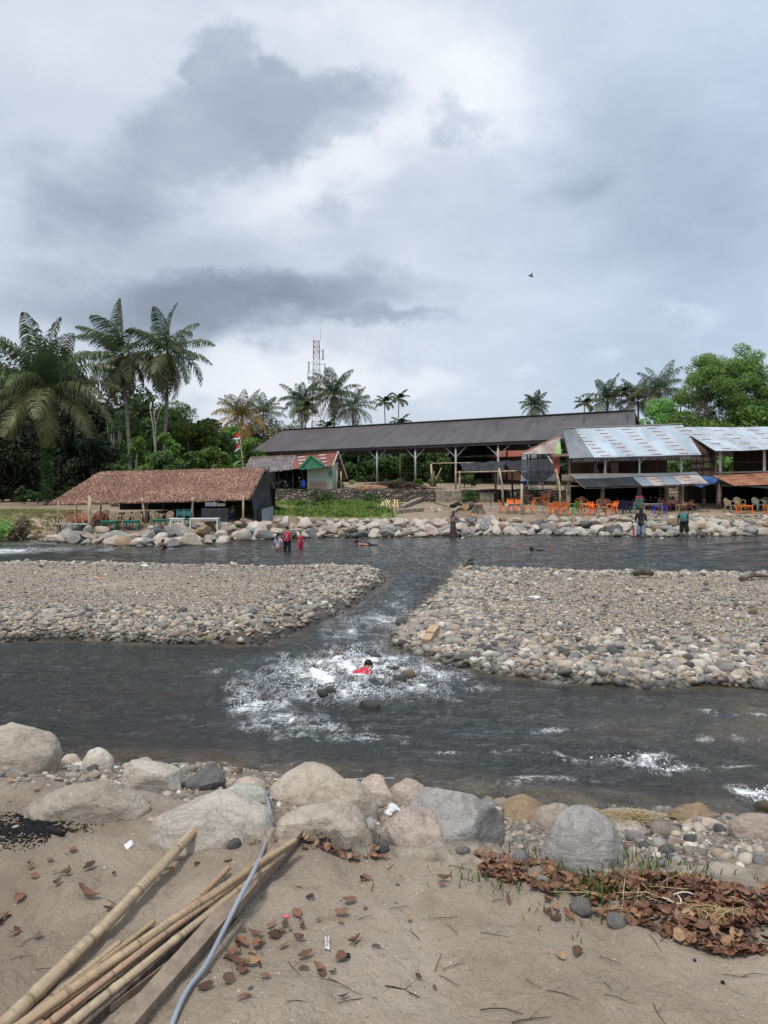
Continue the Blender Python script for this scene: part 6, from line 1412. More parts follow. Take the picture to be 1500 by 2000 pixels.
    v, f = rock_np(4, 1, .024, .008, .007, 0, .0); link('mouth', mesh_np('mouth', v * k, f, M_LIP, True), root, hd((0, -.098, .035)) * k)
    if shoes:
        for s in (1, -1):
            an = J[s * 2][2]; v, f = rock_np(5, 2, .05, .13, .04, 0, .02); link('shoe', mesh_np('shoe', v * k, f, shoes, True), root, (an + Vector((0, -.06, -.05))) * k)
    return root
C_RED = cloth('red_shirt', (.52, .035, .075)); C_BLK = cloth('black_cloth_wear', (.016, .016, .018)); C_LIL = cloth('lilac_shirt', (.50, .42, .58)); C_TAN = cloth('tan_shorts', (.46, .32, .17)); C_BRN = cloth('dark_brown_dress', (.075, .045, .042)); C_TEAL = cloth('teal_shirt', (.045, .135, .14)); C_DEN = cloth('pale_blue_denim', (.20, .27, .36)); C_PNK = cloth('pink_cloth', (.62, .28, .26)); C_GRY = cloth('grey_cloth_wear', (.20, .21, .23)); C_BEI = cloth('beige_shirt', (.42, .29, .13)); C_SCARF = cloth('pale_pink_scarf', (.50, .36, .32)); C_BLU = cloth('blue_cloth_wear', (.055, .075, .30)); C_WHT = cloth('white_scarf', (.55, .53, .52)); C_NAVY = cloth('navy_cloth', (.02, .025, .045)); C_PLAID = cloth('grey_brown_plaid', (.24, .19, .17))
def in_water(px, py_water, depth):
    x, y = Wp(px, py_water); return (x, y, -depth)
GW = 'people in and beside the river'
# three bathers
p = in_water(561, 1075, .30); red = human('person wading in a red shirt with black trousers, seen from behind, between two smaller bathers', p, R(176), 1.30, 2, 0, ((14, 6, 12), (10, 2, 10)), ((5, 6, 6), (5, -4, 6)), 8, C_RED, .28, C_BLK, 1, grp=GW)
V = []; mb = MB(); kx = 1.30 / 1.7
def back_mark(root, kx):
    mb = MB()                                                  # white name bar and number 3 on the back of the shirt
    y = .118 * kx
    for q in range(6): mb.box(((-.075 + q * .03) * kx, y, (.93 + .375) * kx), (.02 * kx, .008, .022 * kx))
    z0 = (.93 + .23) * kx
    for a, b in (((-.03, .07), (.03, .07)), ((.03, .07), (.03, 0)), ((-.015, .005), (.03, .005)), ((.03, 0), (.03, -.065)), ((.03, -.065), (-.03, -.065))):
        mb.beam((a[0] * kx, y, z0 + a[1] * kx), (b[0] * kx, y, z0 + b[1] * kx), .014, .02 * kx, (0, 1, 0))
    mb.build('shirt_number', M_PAINT, root)
back_mark(red, kx)
p = in_water(543, 1073, .55); human('child wading in a lilac long-sleeved shirt with a dark ponytail, beside the red-shirted bather', p, R(170), 1.22, 4, 0, ((12, 8, 25), (16, 4, 18)), ((4, 3, 4), (4, -3, 4)), 10, C_LIL, .95, C_TAN, .55, grp=GW)
v, f = rock_np(9, 2, .03, .03, .16, 0, .05); 
pt = [o for o in bpy.data.objects if o.name.startswith('person')][-1]; link('ponytail', mesh_np('ponytail', v, f, M_HAIR, True), pt, (.01, .12, 1.06))
p = in_water(587, 1070, .28); human('small child standing in the river in a red two-piece suit, farther from the others', p, R(35), .98, 0, 0, ((6, 4, 12), (6, 10, 30)), ((4, 2, 4), (4, -2, 4)), 0, C_RED, .35, C_RED, .9, grp=GW)
# swimmers
x, y = Wp(690, 1064); human('swimmer with bare shoulders lying along the water, only the dark head and back above it', (x - .1, y, -.20), R(-88), 1.5, 0, 0, ((60, 120, 10), (50, 60, 30)), ((5, 0, 2), (5, 0, 2)), -35, None, 0, C_NAVY, .5, tilt=(R(90), 0, ), grp=GW) if False else None
def swimmer(label, px, py, rz, shirt, skin, depth=.16):
    x, y = Wp(px, py); o = human(label, (x, y, -depth), 0, 1.45, 0, 0, ((40, 100, 20), (45, 70, 30)), ((6, -4, 8), (6, 5, 12)), -55, shirt, .4, C_NAVY, .6, skin=skin, grp=GW)
    o.rotation_mode = 'XYZ'; o.rotation_euler = (R(82), 0, rz); d = Vector((math.sin(rz), -math.cos(rz), 0)); o.location = Vector((x, y, -depth)) - d * 1.25; return o
swimmer('swimmer with pale bare back, floating behind the three bathers', 699, 1065, R(-80), None, M_SKIN, .12)
swimmer('swimmer in black with only head and shoulder out of the water', 1040, 1077, R(-55), C_BLK, M_SKIND, .17)
x, y = Wp(322, 1072); human('child in black sitting in the shallows before the boulders', (x, y, -.75), R(-60), 1.15, 10, 0, ((20, 40, 40), (14, 30, 50)), ((6, 70, 70), (6, 70, 70)), 8, C_BLK, .3, C_BLK, .5, skin=M_SKIND, grp=GW)
x, y = Wp(696, 1318); o = human('person in a red shirt crouched in the white rapids, nearly hidden by foam', (x, y, -.63), R(160), 1.25, 66, 0, ((30, 30, 40), (30, 40, 30)), ((12, 80, 100), (12, 80, 100)), 10, C_RED, .4, C_RED, .5, grp=GW, drop=.30)
# shore figures
def shore(px, out=.45):
    x = (px - PX0) / FOC * 39.5; y = float(far_edge(x)) - out; x = (px - PX0) / FOC * y; return x, y, max(-.06, gz1(x, y))
x, y, z = shore(885); human('person in a brown headscarf, plaid shirt and long dark skirt at the water', (x, y, z), R(150), 1.42, 6, 0, ((10, 25, 60), (8, 15, 60)), ((2, 4, 2), (2, -4, 2)), 14, C_PLAID, .95, None, 1, C_BRN, C_BRN, shoes=M_PAINT, grp=GW)
x, y, z = shore(1252); human('person in black headscarf, spotted black blouse and pale blue wide trousers at the water', (x, y, z), R(165), 1.60, 3, 0, ((16, 6, 45), (14, 10, 25)), ((5, 3, 2), (5, -4, 2)), 6, cloth('black_spotted_blouse', (.02, .02, .022)), .95, C_DEN, 1, None, C_BLK, long_top=.14, build_=1.12, shoes=C_BLK, grp=GW)
o = [q for q in bpy.data.objects if q.name.startswith('person')][-1]; mb = MB(); rr = random.Random(3)
for q in range(26):
    a = rr.uniform(0, 6.28); v, f = rock_np(2, 1, .012, .012, .012, 0, 0); c = np.array([math.cos(a) * .19, math.sin(a) * .145, rr.uniform(.82, 1.2)]); mb.add([tuple(w_ + c) for w_ in v], [tuple(i) for i in f])
mb.build('white_spots', M_PAINT, o)
x, y, z = shore(1237, .9); human('toddler in grey top and pink trousers stepping into the water beside the figure in black', (x, y, -.04), R(-110), .86, 6, 0, ((40, 30, 20), (40, 20, 20)), ((4, 15, 10), (4, -10, 10)), 12, C_GRY, .3, C_PNK, .95, grp=GW)
x, y, z = shore(1336); human('person in a teal shirt and black three-quarter trousers, bent forward at the water edge', (x, y, z), R(160), 1.68, 38, 6, ((12, 30, 35), (14, 30, 30)), ((5, 2, 2), (6, -6, 4)), 25, C_TEAL, .45, C_BLK, .72, skin=M_SKIND, build_=1.12, grp=GW)
x, y = P(5, 980, 74).x, 74; human('person in a beige shirt and dark trousers walking on the path by the dark trees', (x, y, gz1(x, y)), R(20), 1.62, 0, 0, ((8, 8, 15), (10, -10, 15)), ((4, 10, 4), (4, -10, 8)), 0, C_BEI, .4, C_NAVY, 1, skin=M_SKIND)
# seated and half-hidden people under the roofs
GS = 'people under the roofs'
def seated(px, py_head, Y, rz, label, **kw):
    h = kw.pop('h', 1.55); top = P(px, py_head, Y); g = gz1(top.x, Y); drop = .47
    return human(label, (top.x, Y, top.z - (1.70 - drop) * h / 1.7), R(rz), h, kw.pop('lean', 4), 0, ((10, 35, 55), (10, 35, 55)), ((8, 82, 84), (8, 82, 84)), 4, drop=drop, grp=GS, **kw)
seated(455, 988, 39.8, -25, 'seated person in a pale pink headscarf and blue dress under the thatch end', top=C_BLU, sleeves=.9, bottom=C_BLU, hijab=C_SCARF, bot_len=1)
seated(333, 995, 41.2, 10, 'seated person in a pink top deep in the shade under the thatch', top=C_PNK, sleeves=.3, bottom=C_NAVY, hijab=None)
for px, py, back, dx, lab in ((1173, 898, 1.7, 0, 'person in black standing behind the balustrade, taller of the two upstairs'), (1190.5, 904, 1.6, 0, 'person in black headscarf seated upstairs beside the taller one')):
    q = f1.at(px, py, back); hh = 1.5; human(lab, (q.x, q.y, q.z - hh), R(170 if px < 1180 else -80), hh, 2, 0, ((8, 10, 40), (8, 10, 40)), ((3, 2, 2), (3, -2, 2)), 5, C_BLK, .95, None, 1, C_BLK, C_BLK if px > 1180 else None, build_=1.1, grp=GS)
for px, py, back, mt, hj, lab in ((1205, 974, 1.0, C_GRY, C_GRY, 'seated person in a grey headscarf in the shade between dark blue chairs'), (1217, 972, 1.4, C_NAVY, C_NAVY, 'seated person in a dark headscarf behind the dark blue chairs'), (1259, 970, 1.9, C_GRY, C_PLAID, 'seated person in a brown-grey headscarf behind the pink and teal chair'), (1270, 969, 1.7, C_NAVY, C_GRY, 'seated person in a grey-blue headscarf behind the wooden table'), (1281, 966, 1.5, C_BLK, None, 'seated person with black hair behind the wooden table'), (1287, 972, 1.1, C_WHT, C_WHT, 'seated person in a whitish headscarf behind the blue table'), (1308, 972, .8, C_WHT, C_WHT, 'seated person in a pale grey headscarf behind the dark red chairs'), (1314, 968, 1.2, C_PLAID, cloth('mauve_scarf', (.20, .13, .14)), 'seated person in a mauve headscarf next to the post and stairs')):
    q = f1.at(px, py, back); g = gz1(q.x, q.y); h_ = (q.z - g) / ((1.70 - .47) / 1.7); seated(px, py, q.y, random.Random(px).uniform(-120, 160), lab, h=max(.95, min(1.6, h_)), top=mt, sleeves=.95, bottom=C_NAVY, hijab=hj, bot_len=1)
# ================================================================ furniture and things on the far bank
def plastic(name, c): return basic(name, c, .45, .12, 3, spec=.5)
PL = {'sea': plastic('sea_green_plastic', (.015, .17, .14)), 'orange': plastic('orange_plastic', (.92, .20, .015)), 'brown': plastic('red_brown_plastic', (.20, .065, .03)), 'green': plastic('green_plastic', (.13, .36, .06)), 'teal': plastic('teal_plastic', (.02, .36, .27)), 'dark teal': plastic('dark_teal_plastic', (.01, .12, .11)), 'tan': plastic('tan_plastic', (.40, .30, .19)), 'navy': plastic('navy_plastic', (.012, .02, .06)), 'pink': plastic('pink_plastic', (.75, .13, .24)), 'blue': plastic('blue_plastic', (.02, .06, .42)), 'pale orange': plastic('faded_orange_plastic', (.66, .25, .11)), 'dark red': plastic('dark_red_plastic', (.12, .025, .02)), 'grey': plastic('grey_beige_plastic', (.33, .28, .235)), 'white': plastic('white_plastic', (.7, .7, .7))}
CHAIRS = {}
def chair_proto(style, col, h=.84):
    """moulded plastic chair facing -Y: seat, legs, slotted or rounded backrest, arms on some"""
    m = PL[col]; t = thing('plastic_chair', 'x', 'chair'); w, d, sh = .42, .42, .43
    mb = MB(); n = 6; vs = []; 
    for j in range(n + 1):
        for i in range(n + 1):
            x = (i / n - .5) * w * (1 - .12 * j / n); y = (j / n - .5) * d; vs.append((x, y, sh - .02 * math.sin(math.pi * i / n) * math.sin(math.pi * j / n) - .012 * (j / n)))
    N = len(vs); fs = [(j * 7 + i, j * 7 + i + 1, j * 7 + i + 8, j * 7 + i + 7) for j in range(n) for i in range(n)]
    vs2 = vs + [(x, y, z - .03) for x, y, z in vs]; f2 = fs + [tuple(N + q for q in reversed(f)) for f in fs]
    for i in range(n): f2 += [(i + 1, i, N + i, N + i + 1), (n * 7 + i, n * 7 + i + 1, N + n * 7 + i + 1, N + n * 7 + i), (i * 7, (i + 1) * 7, N + (i + 1) * 7, N + i * 7), ((i + 1) * 7 + 6, i * 7 + 6, N + i * 7 + 6, N + (i + 1) * 7 + 6)]
    mb.add(vs2, f2); mb.build('seat', m, t)
    mb = MB(); yb = d / 2; tiltb = .14; zt = h
    def bp(x, s): return (x, yb + tiltb * s + .02 * (1 - (2 * x / w) ** 2), sh + (zt - sh) * s)
    if style == 'round':
        pts = [bp(math.cos(a) * w * .52, .32 + .62 * math.sin(a)) for a in np.linspace(-.5, math.pi + .5, 13)]; mb.tube(pts, .018, 6)
        for k in range(-3, 4):
            x = k * .055; top = .32 + .62 * math.sqrt(max(0, 1 - (x / (w * .52)) ** 2)); mb.beam(bp(x * .75, .0), bp(x * 1.25, top), .028, .012, (0, 1, 0))
        mb.beam(bp(-w * .42, .45), bp(w * .42, .45), .03, .012, (0, 1, 0))
    else:
        mb.beam(bp(-w * .46, 0), bp(-w * .44, 1), .045, .022, (0, 1, 0)); mb.beam(bp(w * .46, 0), bp(w * .44, 1), .045, .022, (0, 1, 0))
        mb.beam(bp(-w * .46, .93), bp(w * .46, .93), .02, .10, (0, 1, 0)); mb.beam(bp(-w * .46, .22), bp(w * .46, .22), .02, .07, (0, 1, 0))
        for x in (-.11, 0, .11): mb.beam(bp(x, .2), bp(x, .92), .075, .014, (0, 1, 0))
    mb.build('backrest', m, t)
    for sx in (-1, 1):
        for sy in (-1, 1):
            a = (sx * w * .46, sy * d * .44, sh - .02); b = (sx * w * .53, sy * d * .52 + (.05 if sy > 0 else -.02), 0); MB().tube([a, b], [.030, .022], 6).build('leg', m, t)
        if style != 'armless':
            MB().tube([(sx * w * .52, -d * .46, .25), (sx * w * .56, -d * .44, .63), (sx * w * .57, d * .1, .66), bp(sx * w * .50, .55)], [.022, .022, .024, .02], 6).build('armrest', m, t)
    return t
def chair(style, col, px, py, face, label, s=1.0, lift=0.0, tip=0.0):
    key = (style, col); used = key in CHAIRS
    if not used: CHAIRS[key] = chair_proto(style, col)
    p = on(px, py); o = place(CHAIRS[key], used, (p.x, p.y, p.z + lift), R(face), label, '%s plastic chairs' % col, s)
    if tip: o.rotation_euler = (R(tip), 0, R(face))
    return o
def table(px, py, w, d, h, mat, rz, label, cat='table', name='table', leg=.05, bars=False):
    p = on(px, py); t = thing(name, label, cat, p, R(rz), 'tables on the far bank'); mb = MB()
    mb.box((0, 0, h - .02), (w, d, .04)); mb.build('tabletop', mat, t)
    mb = MB(); mb.box((0, 0, h - .08), (w * .9, d * .86, .08)); mb.build('apron', mat, t)
    for sx in (-1, 1):
        for sy in (-1, 1): MB().beam((sx * (w / 2 - leg), sy * (d / 2 - leg), 0), (sx * (w / 2 - leg), sy * (d / 2 - leg), h - .08), leg, leg, (0, 1, 0)).build('leg', mat, t)
    return t
M_TBLW = basic('greyish_table_wood', (.33, .26, .21), .8, .3, 4); M_WHT = basic('white_table_cover', (.72, .72, .72), .5, .1, 3)
# faces -Y is towards the river; 90 faces +X
chair('armless', 'orange', 985, 1003, 90, 'bright orange armless chair with its back to the leaning bamboo, facing the table end')
chair('armless', 'orange', 998, 1000, 0, 'bright orange armless chair behind the table, nearer the brown stump')
chair('armless', 'orange', 1014, 1000, 0, 'bright orange armless chair behind the table, next to the upright pole')
chair('armless', 'orange', 1032, 1003, -90, 'bright orange armless chair at the table end next to the stone step')
table(1008, 1003, .95, .6, .62, M_TBLW, 0, 'low wooden table with four bright orange armless chairs around it')
chair('slot', 'pale orange', 1025, 985, 95, 'faded orange reclining armchair before the square pillar with the blue basin')
table(1050, 985, .62, .62, .52, PL['pale orange'], 12, 'faded orange plastic table below the dark teal chair')
chair('round', 'dark teal', 1043, 972, 0, 'dark teal round-backed chair against the stone wall', 1.2)
chair('slot', 'pale orange', 1064, 986, -75, 'faded orange armchair, lowest of the leaning stack by the stone wall')
chair('slot', 'pale orange', 1066, 985, -75, 'faded orange armchair stacked second by the stone wall', 1, .14, 0)
chair('slot', 'grey', 1067, 984, -75, 'grey-beige armchair on top of the leaning stack by the stone wall', 1, .30, 0)
chair('slot', 'pale orange', 1075, 1005, 120, 'faded orange armchair turned sideways beside two bright orange ones seen from behind')
chair('slot', 'orange', 1084, 1007, 180, 'bright orange armchair seen from behind, nearer the leaning bamboo')
chair('slot', 'orange', 1101, 1007, 178, 'bright orange armchair seen from behind, nearer the green chair')
table(1094, 1000, .7, .6, .6, PL['grey'], 0, 'small table mostly hidden behind two bright orange armchairs')
chair('slot', 'green', 1120, 1005, -140, 'bright green armchair, the only green one below the black awning')
for px, py, f, lab in ((1131, 998, 150, 'red-brown round-backed chair next to the green chair'), (1139, 994, 0, 'red-brown round-backed chair in shade behind the green chair'), (1172, 1000, -10, 'red-brown round-backed chair behind the small table'), (1189, 1000, 0, 'red-brown round-backed chair between the small table and dark blue chairs')):
    chair('round', 'brown', px, py, f, lab)
table(1137, 1001, .5, .5, .58, PL['grey'], 0, 'dark small table beside the green chair')
chair('slot', 'orange', 1146, 1006, 75, 'bright orange armchair facing along the bank, after the green chair')
chair('slot', 'orange', 1160, 1007, 20, 'bright orange armchair turned towards the small wooden table')
chair('slot', 'orange', 1195, 1006, -70, 'bright orange armchair facing the small wooden table from the far end')
table(1176, 1008, .62, .5, .55, basic('pale_wood_table', (.45, .30, .18), .7), 0, 'small pale wooden table among bright orange armchairs')
for px, py, f, lab in ((1210, 1004, 170, 'dark blue chair beside a white-patterned bag strap in the shade'), (1219, 1004, 180, 'dark blue chair seen from behind in the shade'), (1231, 1002, -150, 'dark blue chair nearest the teal and pink pair')):
    chair('slot', 'navy', px, py, f, lab)
chair('armless', 'teal', 1246, 1004, 175, 'teal armless chair under the pink one', 1.12)
o = chair('armless', 'pink', 1246, 1004, 175, 'pink chair stacked on the teal chair behind the figure in black', .98, .30)
table(1273, 1007, 1.15, .6, .72, M_TBLW, 0, 'bare wooden table with thin legs beside the teal and pink chairs')
table(1288, 1003, .85, .55, .48, PL['blue'], 0, 'low blue plastic table behind the bare wooden table')
for px, py, f, lab in ((1300, 1000, 30, 'dark red armchair behind the blue table'), (1313, 1000, -20, 'dark red armchair beside the blue table end')): chair('slot', 'dark red', px, py, f, lab)
chair('slot', 'brown', 1341, 1003, -80, 'red-brown armchair behind the bent figure in teal'); table(1330, 1001, .5, .5, .5, basic('tan_stool_wood', (.44, .30, .17), .7), 0, 'small tan stool-table beside the red-brown armchair')
chair('round', 'brown', 1308, 990, 0, 'orange-brown round-backed chair deep in the shade by the stairs')
for px, py, f, lab in ((1427, 1001, 25, 'tan round-backed chair nearest the thick lower post'), (1445, 998, 5, 'tan round-backed chair behind the orange table')): chair('round', 'tan', px, py, f, lab, 1.1)
table(1454, 1003, .85, .55, .52, PL['orange'], 5, 'bright orange plastic table under the red-brown awning')
for px, py, f, lab in ((1481, 999, 10, 'grey-beige round-backed chair in shade after the orange table'), (1500, 998, 0, 'grey-beige round-backed chair at the picture edge')): chair('round', 'grey', px, py, f, lab, 1.1)
table(1504, 1003, .6, .5, .52, PL['orange'], 0, 'bright orange plastic table cut by the picture edge')
# under the thatch
for px, py, f, lab in ((139, 1032, 30, 'orange-brown round-backed chair at the open end of the thatched shelter'), (156, 1032, 25, 'orange-brown round-backed chair behind the plank bench'), (170, 1031, 20, 'orange-brown round-backed chair behind the thick front post'), (192, 1030, 10, 'orange-brown round-backed chair just past the thick front post'), (203, 1028, 0, 'orange-brown round-backed chair in the shade')): chair('round', 'pale orange' if px < 180 else 'brown', px, py, f, lab)
for px, py, f, lab in ((224, 1032, 30, 'tan round-backed chair by the first teal table'), (240, 1032, -30, 'tan round-backed chair between the two teal tables'), (267, 1031, 20, 'tan round-backed chair behind the second teal table'), (305, 1030, 40, 'grey-tan round-backed chair after the leaning post'), (325, 1031, -20, 'tan round-backed chair beside the white table')): chair('round', 'tan', px, py, f, lab)
for px, py, lab in ((214, 1037, 'low teal plastic table nearer the thick front post'), (257, 1036, 'low teal plastic table in front of the leaning post'), (312, 1034, 'teal plastic table end after the leaning post')): table(px, py, .75, .5, .5, PL['sea'], 0, lab)
for px, py, lab in ((350, 1028, 'teal stool-like chair at the back of the white table'), (362, 1028, 'teal stool-like chair beside the other teal one')): chair('armless', 'dark teal', px, py, 0, lab)
table(347, 1034, .7, .45, .55, M_WHT, 0, 'small white-topped table under the thatch'); table(400, 1036, 1.4, .6, .60, M_WHT, 2, 'long white-covered table under the thatch near the boulders')
bn = thing('plank_bench', 'long low bench of patchy green-white planks under the open thatch end', 'bench', on(146, 1040)); mb = MB().box((0, 0, .42), (1.75, .5, .06)); mb.build('seat', basic('patchy_green_white_paint', (.42, .46, .42), .7, .5, 9, c2=(.10, .16, .14)), bn)
for x in (-.8, 0, .8):
    MB().beam((x, -.15, 0), (x, -.15, .39), .07, .07, (0, 1, 0)).build('leg', M_POST, bn); MB().beam((x, .15, 0), (x, .15, .39), .07, .07, (0, 1, 0)).build('leg', M_POST, bn)
ct = thing('kitchen_counter', 'grey counter with glass case standing under the thatch behind the long white table', 'counter', on(418, 1024)); MB().box((0, .3, .4), (1.3, .5, .8)).build('cabinet', basic('dull_grey_cabinet', (.045, .047, .05), .7), ct); MB().box((-.2, .3, 1.0), (.55, .4, .2)).build('glass_case', basic('grey_glass_case', (.22, .25, .27), .2, spec=.6), ct); MB().box((.3, .28, .97), (.4, .3, .14)).build('crate', M_WOOD, ct)
mb = MB()
tr = P(440, 999, 40.2); 
for q in range(4): mb.lathe((tr.x + q * .07, 40.2, tr.z - .12), [(.03, 0), (.032, .13), (.012, .2), (.012, .25)], 8)
tag(mb.build('bottle_row', basic('brown_bottles', (.10, .06, .04), .3)), 'row of small brown bottles on the counter near the seated pink headscarf', 'bottles')
# ---- poles, frames and shade netting
def pole(px0, py0, px1, py1, Y0, Y1, r0, label, bend=0.0, name='bamboo_pole', mat=None, bury=.25):
    a, b = P(px0, py0, Y0), P(px1, py1, Y1); m_ = a.lerp(b, .5) + Vector((bend, 0, 0)); d = (b - a).normalized()
    return tag(MB().tube([a, m_, b + d * bury], [r0 * .8, r0 * .9, r0], 8).build(name, mat or M_BARK), label, 'pole', 'poles of the frames on the sandy bank')
pole(842, 907, 844, 944, 62, 62, .10, 'short thick pole of the small frame by the papaya shrub'); pole(847, 920, 847, 945, 62.2, 62.2, .09, 'second short pole close beside the short thick one', mat=M_POST); pole(890, 904, 890, 951, 61, 61, .075, 'upright pole of the small frame before the steel shed post')
pole(842, 905, 932, 903.5, 62, 61, .045, 'thin rail lying on top of the small frame', bury=0); pole(851, 938, 862, 914, 61.5, 61.8, .04, 'thin stick leaning on the small frame', bury=0)
pole(898, 920, 897, 984, 55.2, 55.2, .075, 'upright bamboo at the foot of the earth steps'); pole(893, 922.5, 1008, 920, 55.1, 53.5, .055, 'long bamboo rail tied between two uprights over the sandy bank', bury=0)
pole(975, 914, 982, 984, 53.4, 53.4, .085, 'crooked bamboo upright leaning behind the orange chairs', .10); pole(1019, 945, 1019, 1012, 45.2, 45.2, .085, 'free-standing sawn bamboo post in front of the wooden table'); pole(1070, 891, 1088, 918, 53, 52.4, .075, 'bamboo leaning up to the corner of the upper floor', bury=0); pole(1086, 916, 1094, 982, 52.3, 51.6, .085, 'crooked bamboo upright below the leaning one, beside the stacked chairs', .12)
pole(1000, 922, 1001, 976, 57, 57, .08, 'dark short post behind the crooked bamboo', mat=M_DARKIN); pole(967, 918, 968, 950, 57.6, 57.6, .09, 'brown post beside the concrete box', mat=M_POST)
def mat_net():
    m, t, b = new_mat('shade_netting'); surf(t, b, (.022, .024, .028), .9); tr = t.node('ShaderNodeBsdfTransparent'); mx = t.node('ShaderNodeMixShader')
    f, _ = t.noise(t.coords('Object'), .9, 3, .5); t.put(mx.inputs[0], t.remap(f, .35, .7, .70, .93)); t.l.new(tr.outputs[0], mx.inputs[1]); t.l.new(b.outputs[0], mx.inputs[2]); t.l.new(mx.outputs[0], t.n['Material Output'].inputs[0]); return m
M_NET = mat_net()
def sagcloth(name, a, b, c, d, sag, mat, label, nu=16, nv=8, hem=0.0):
    V = []
    for j in range(nv + 1):
        for i in range(nu + 1):
            s, q = i / nu, j / nv; p = (a * (1 - s) + b * s) * (1 - q) + (d * (1 - s) + c * s) * q; w_ = math.sin(math.pi * s) * (q if hem else math.sin(math.pi * q)); p = p + Vector((0, .06 * math.sin(i * 1.9), -sag * w_ + .04 * math.sin(i * 1.3 + j))); V.append(p)
    me = mesh_np(name, V, grid_faces(nv + 1, nu + 1), mat, True); return tag(link(name, me), label, 'netting', 'shade netting over the terrace')
sagcloth('shade_net', P(897, 905, 59), P(988, 900, 58), P(983, 918, 56.5), P(908, 921, 57), .45, M_TARPK, 'dark grey cloth sagging from the rail before the grey-roofed hut')
sagcloth('shade_net', P(984, 901, 58.5), P(1086, 894, 56.5), P(1084, 919, 53.2), P(1000, 921, 53.8), .3, M_NET, 'see-through black netting sloping in front of the tin-roofed house')
sagcloth('shade_net', P(1008, 921, 53.6), P(1084, 919, 53.1), P(1078, 930, 53.1), P(1018, 928, 53.6), .55, M_NET, 'black netting hanging in a belly below the sloping piece', hem=1)
# ---- terrace clutter
q = P(918, 944, 58); bn = thing('bench', 'lime green wooden bench on the terrace', 'bench', gnd(q.x, 58.3)); MB().box((0, 0, .42), (1.35, .4, .06)).build('seat', M_LIMEW, bn); MB().panel((-.66, .2, .45), (.66, .2, .45), (.66, .28, .8), (-.66, .28, .72), .03).build('backrest', M_LIMEW, bn)
for x in (-.6, .6): MB().beam((x, -.15, 0), (x, -.15, .4), .08, .08, (0, 1, 0)).build('leg', M_LIMEW, bn); MB().beam((x, .15, 0), (x, .15, .4), .08, .08, (0, 1, 0)).build('leg', M_LIMEW, bn)
q = P(950.5, 942, 57.8); bx = thing('concrete_tank', 'square grey concrete tank beside the lime green bench', 'tank', gnd(q.x, 58.1)); MB().box((0, 0, .32), (1.1, .8, .68)).build('body', basic('grey_brown_cement', (.26, .225, .19), .9, .2, 4, .4), bx); MB().box((0, 0, .69), (1.16, .86, .06)).build('rim', M_CONC, bx)
q = P(1024, 942.5, 56.2); g = gnd(q.x, 55.6); pi = thing('pillar', 'square timber pillar carrying a shelf below the netting', 'pillar', g); MB().beam((0, 0, -.1), (0, 0, P(1024, 950, 55.6).z - g.z), .32, .32, (0, 1, 0)).build('shaft', M_POST, pi); MB().box((0, .1, P(1024, 949, 55.6).z - g.z + .02), (.9, .5, .06)).build('shelf', M_WOOD, pi)
bs = P(1024.5, 947.5, 55.5); mb = MB().lathe((bs.x, bs.y, bs.z), [(.0, 0), (.17, 0), (.21, .30), (.225, .31), (.20, .29), (.16, .03), (0, .03)], 16); tag(mb.build('basin', PL['blue']), 'bright blue plastic basin standing on the pillar shelf', 'basin')
for px, py, w_, h_, mt, lab in ((986, 940, .7, .8, M_DARKIN, 'dark cupboard in the shade behind the netting'), (1004, 943, .5, .5, M_WOOD, 'small wooden crate in the shade behind the netting'), (1070, 944, .6, .35, basic('dark_red_box', (.14, .03, .03), .6), 'dark red box on the wall beside the upper floor')):
    q = P(px, py, 57.5); g = gnd(q.x, 57.9); bx = thing('crate', lab, 'crate', g); MB().box((0, 0, h_ / 2), (w_, .45, h_)).build('body', mt, bx); MB().box((0, 0, h_ + .02), (w_ + .05, .5, .04)).build('lid', mt, bx)
v, f = rock_np(77, 3, .28, .2, .2, 5, .2); q = P(1003, 938, 57.6); tag(link('sack', mesh_np('sack', v, f, basic('pale_sack', (.5, .45, .38), .9), True), None, (q.x, 57.4, gz1(q.x, 57.4) + .62)), 'crumpled pale sack lying on the small crate', 'sack')
# brushwood pile
rr = random.Random(9); mb = MB(); g0 = P(772, 945, 60.5)
for k in range(170):
    x = g0.x + rr.gauss(0, 1.35); u = abs(x - g0.x) / 2.8; zt = max(.03, .62 * (1 - u * u)); z = gz1(x, 60.8) + rr.uniform(0, zt); a = rr.gauss(0, .22); L = rr.uniform(.7, 1.7); y = 60.6 + rr.uniform(-.5, .5)
    mb.tube([(x - L / 2 * math.cos(a), y, z - L / 2 * math.sin(a) * .4), (x, y + rr.uniform(-.1, .1), z + .05), (x + L / 2 * math.cos(a), y + rr.uniform(-.3, .3), z + L / 2 * math.sin(a) * .4)], [.028, .03, .018], 5)
mb.tube([(g0.x - 1.0, 60.3, gz1(g0.x, 60.5) + .45), (g0.x - 1.7, 60.2, gz1(g0.x, 60.5) + 1.0), (g0.x - 1.9, 60.2, gz1(g0.x, 60.5) + 1.35)], [.03, .02, .01], 5)
tag(mb.build('brushwood_pile', basic('dark_brushwood', (.105, .072, .055), .9, .4, 6)), 'long heap of dark brushwood on the terrace beside the earth mound', 'brushwood')
v, f = rock_np(78, 4, 1.5, .8, .42, 0, .12); q = P(728, 950, 60.2); tag(link('earth_mound', mesh_np('earth_mound', v, f, basic('orange_brown_soil', (.26, .155, .095), .95, .3, 3, .5), True), None, (q.x, 60.2, gz1(q.x, 60.2) + .05)), 'low orange-brown earth mound beside the brushwood heap', 'mound')
M_PEEL = basic('peeled_pale_wood', (.62, .44, .26), .7, .2, 5)
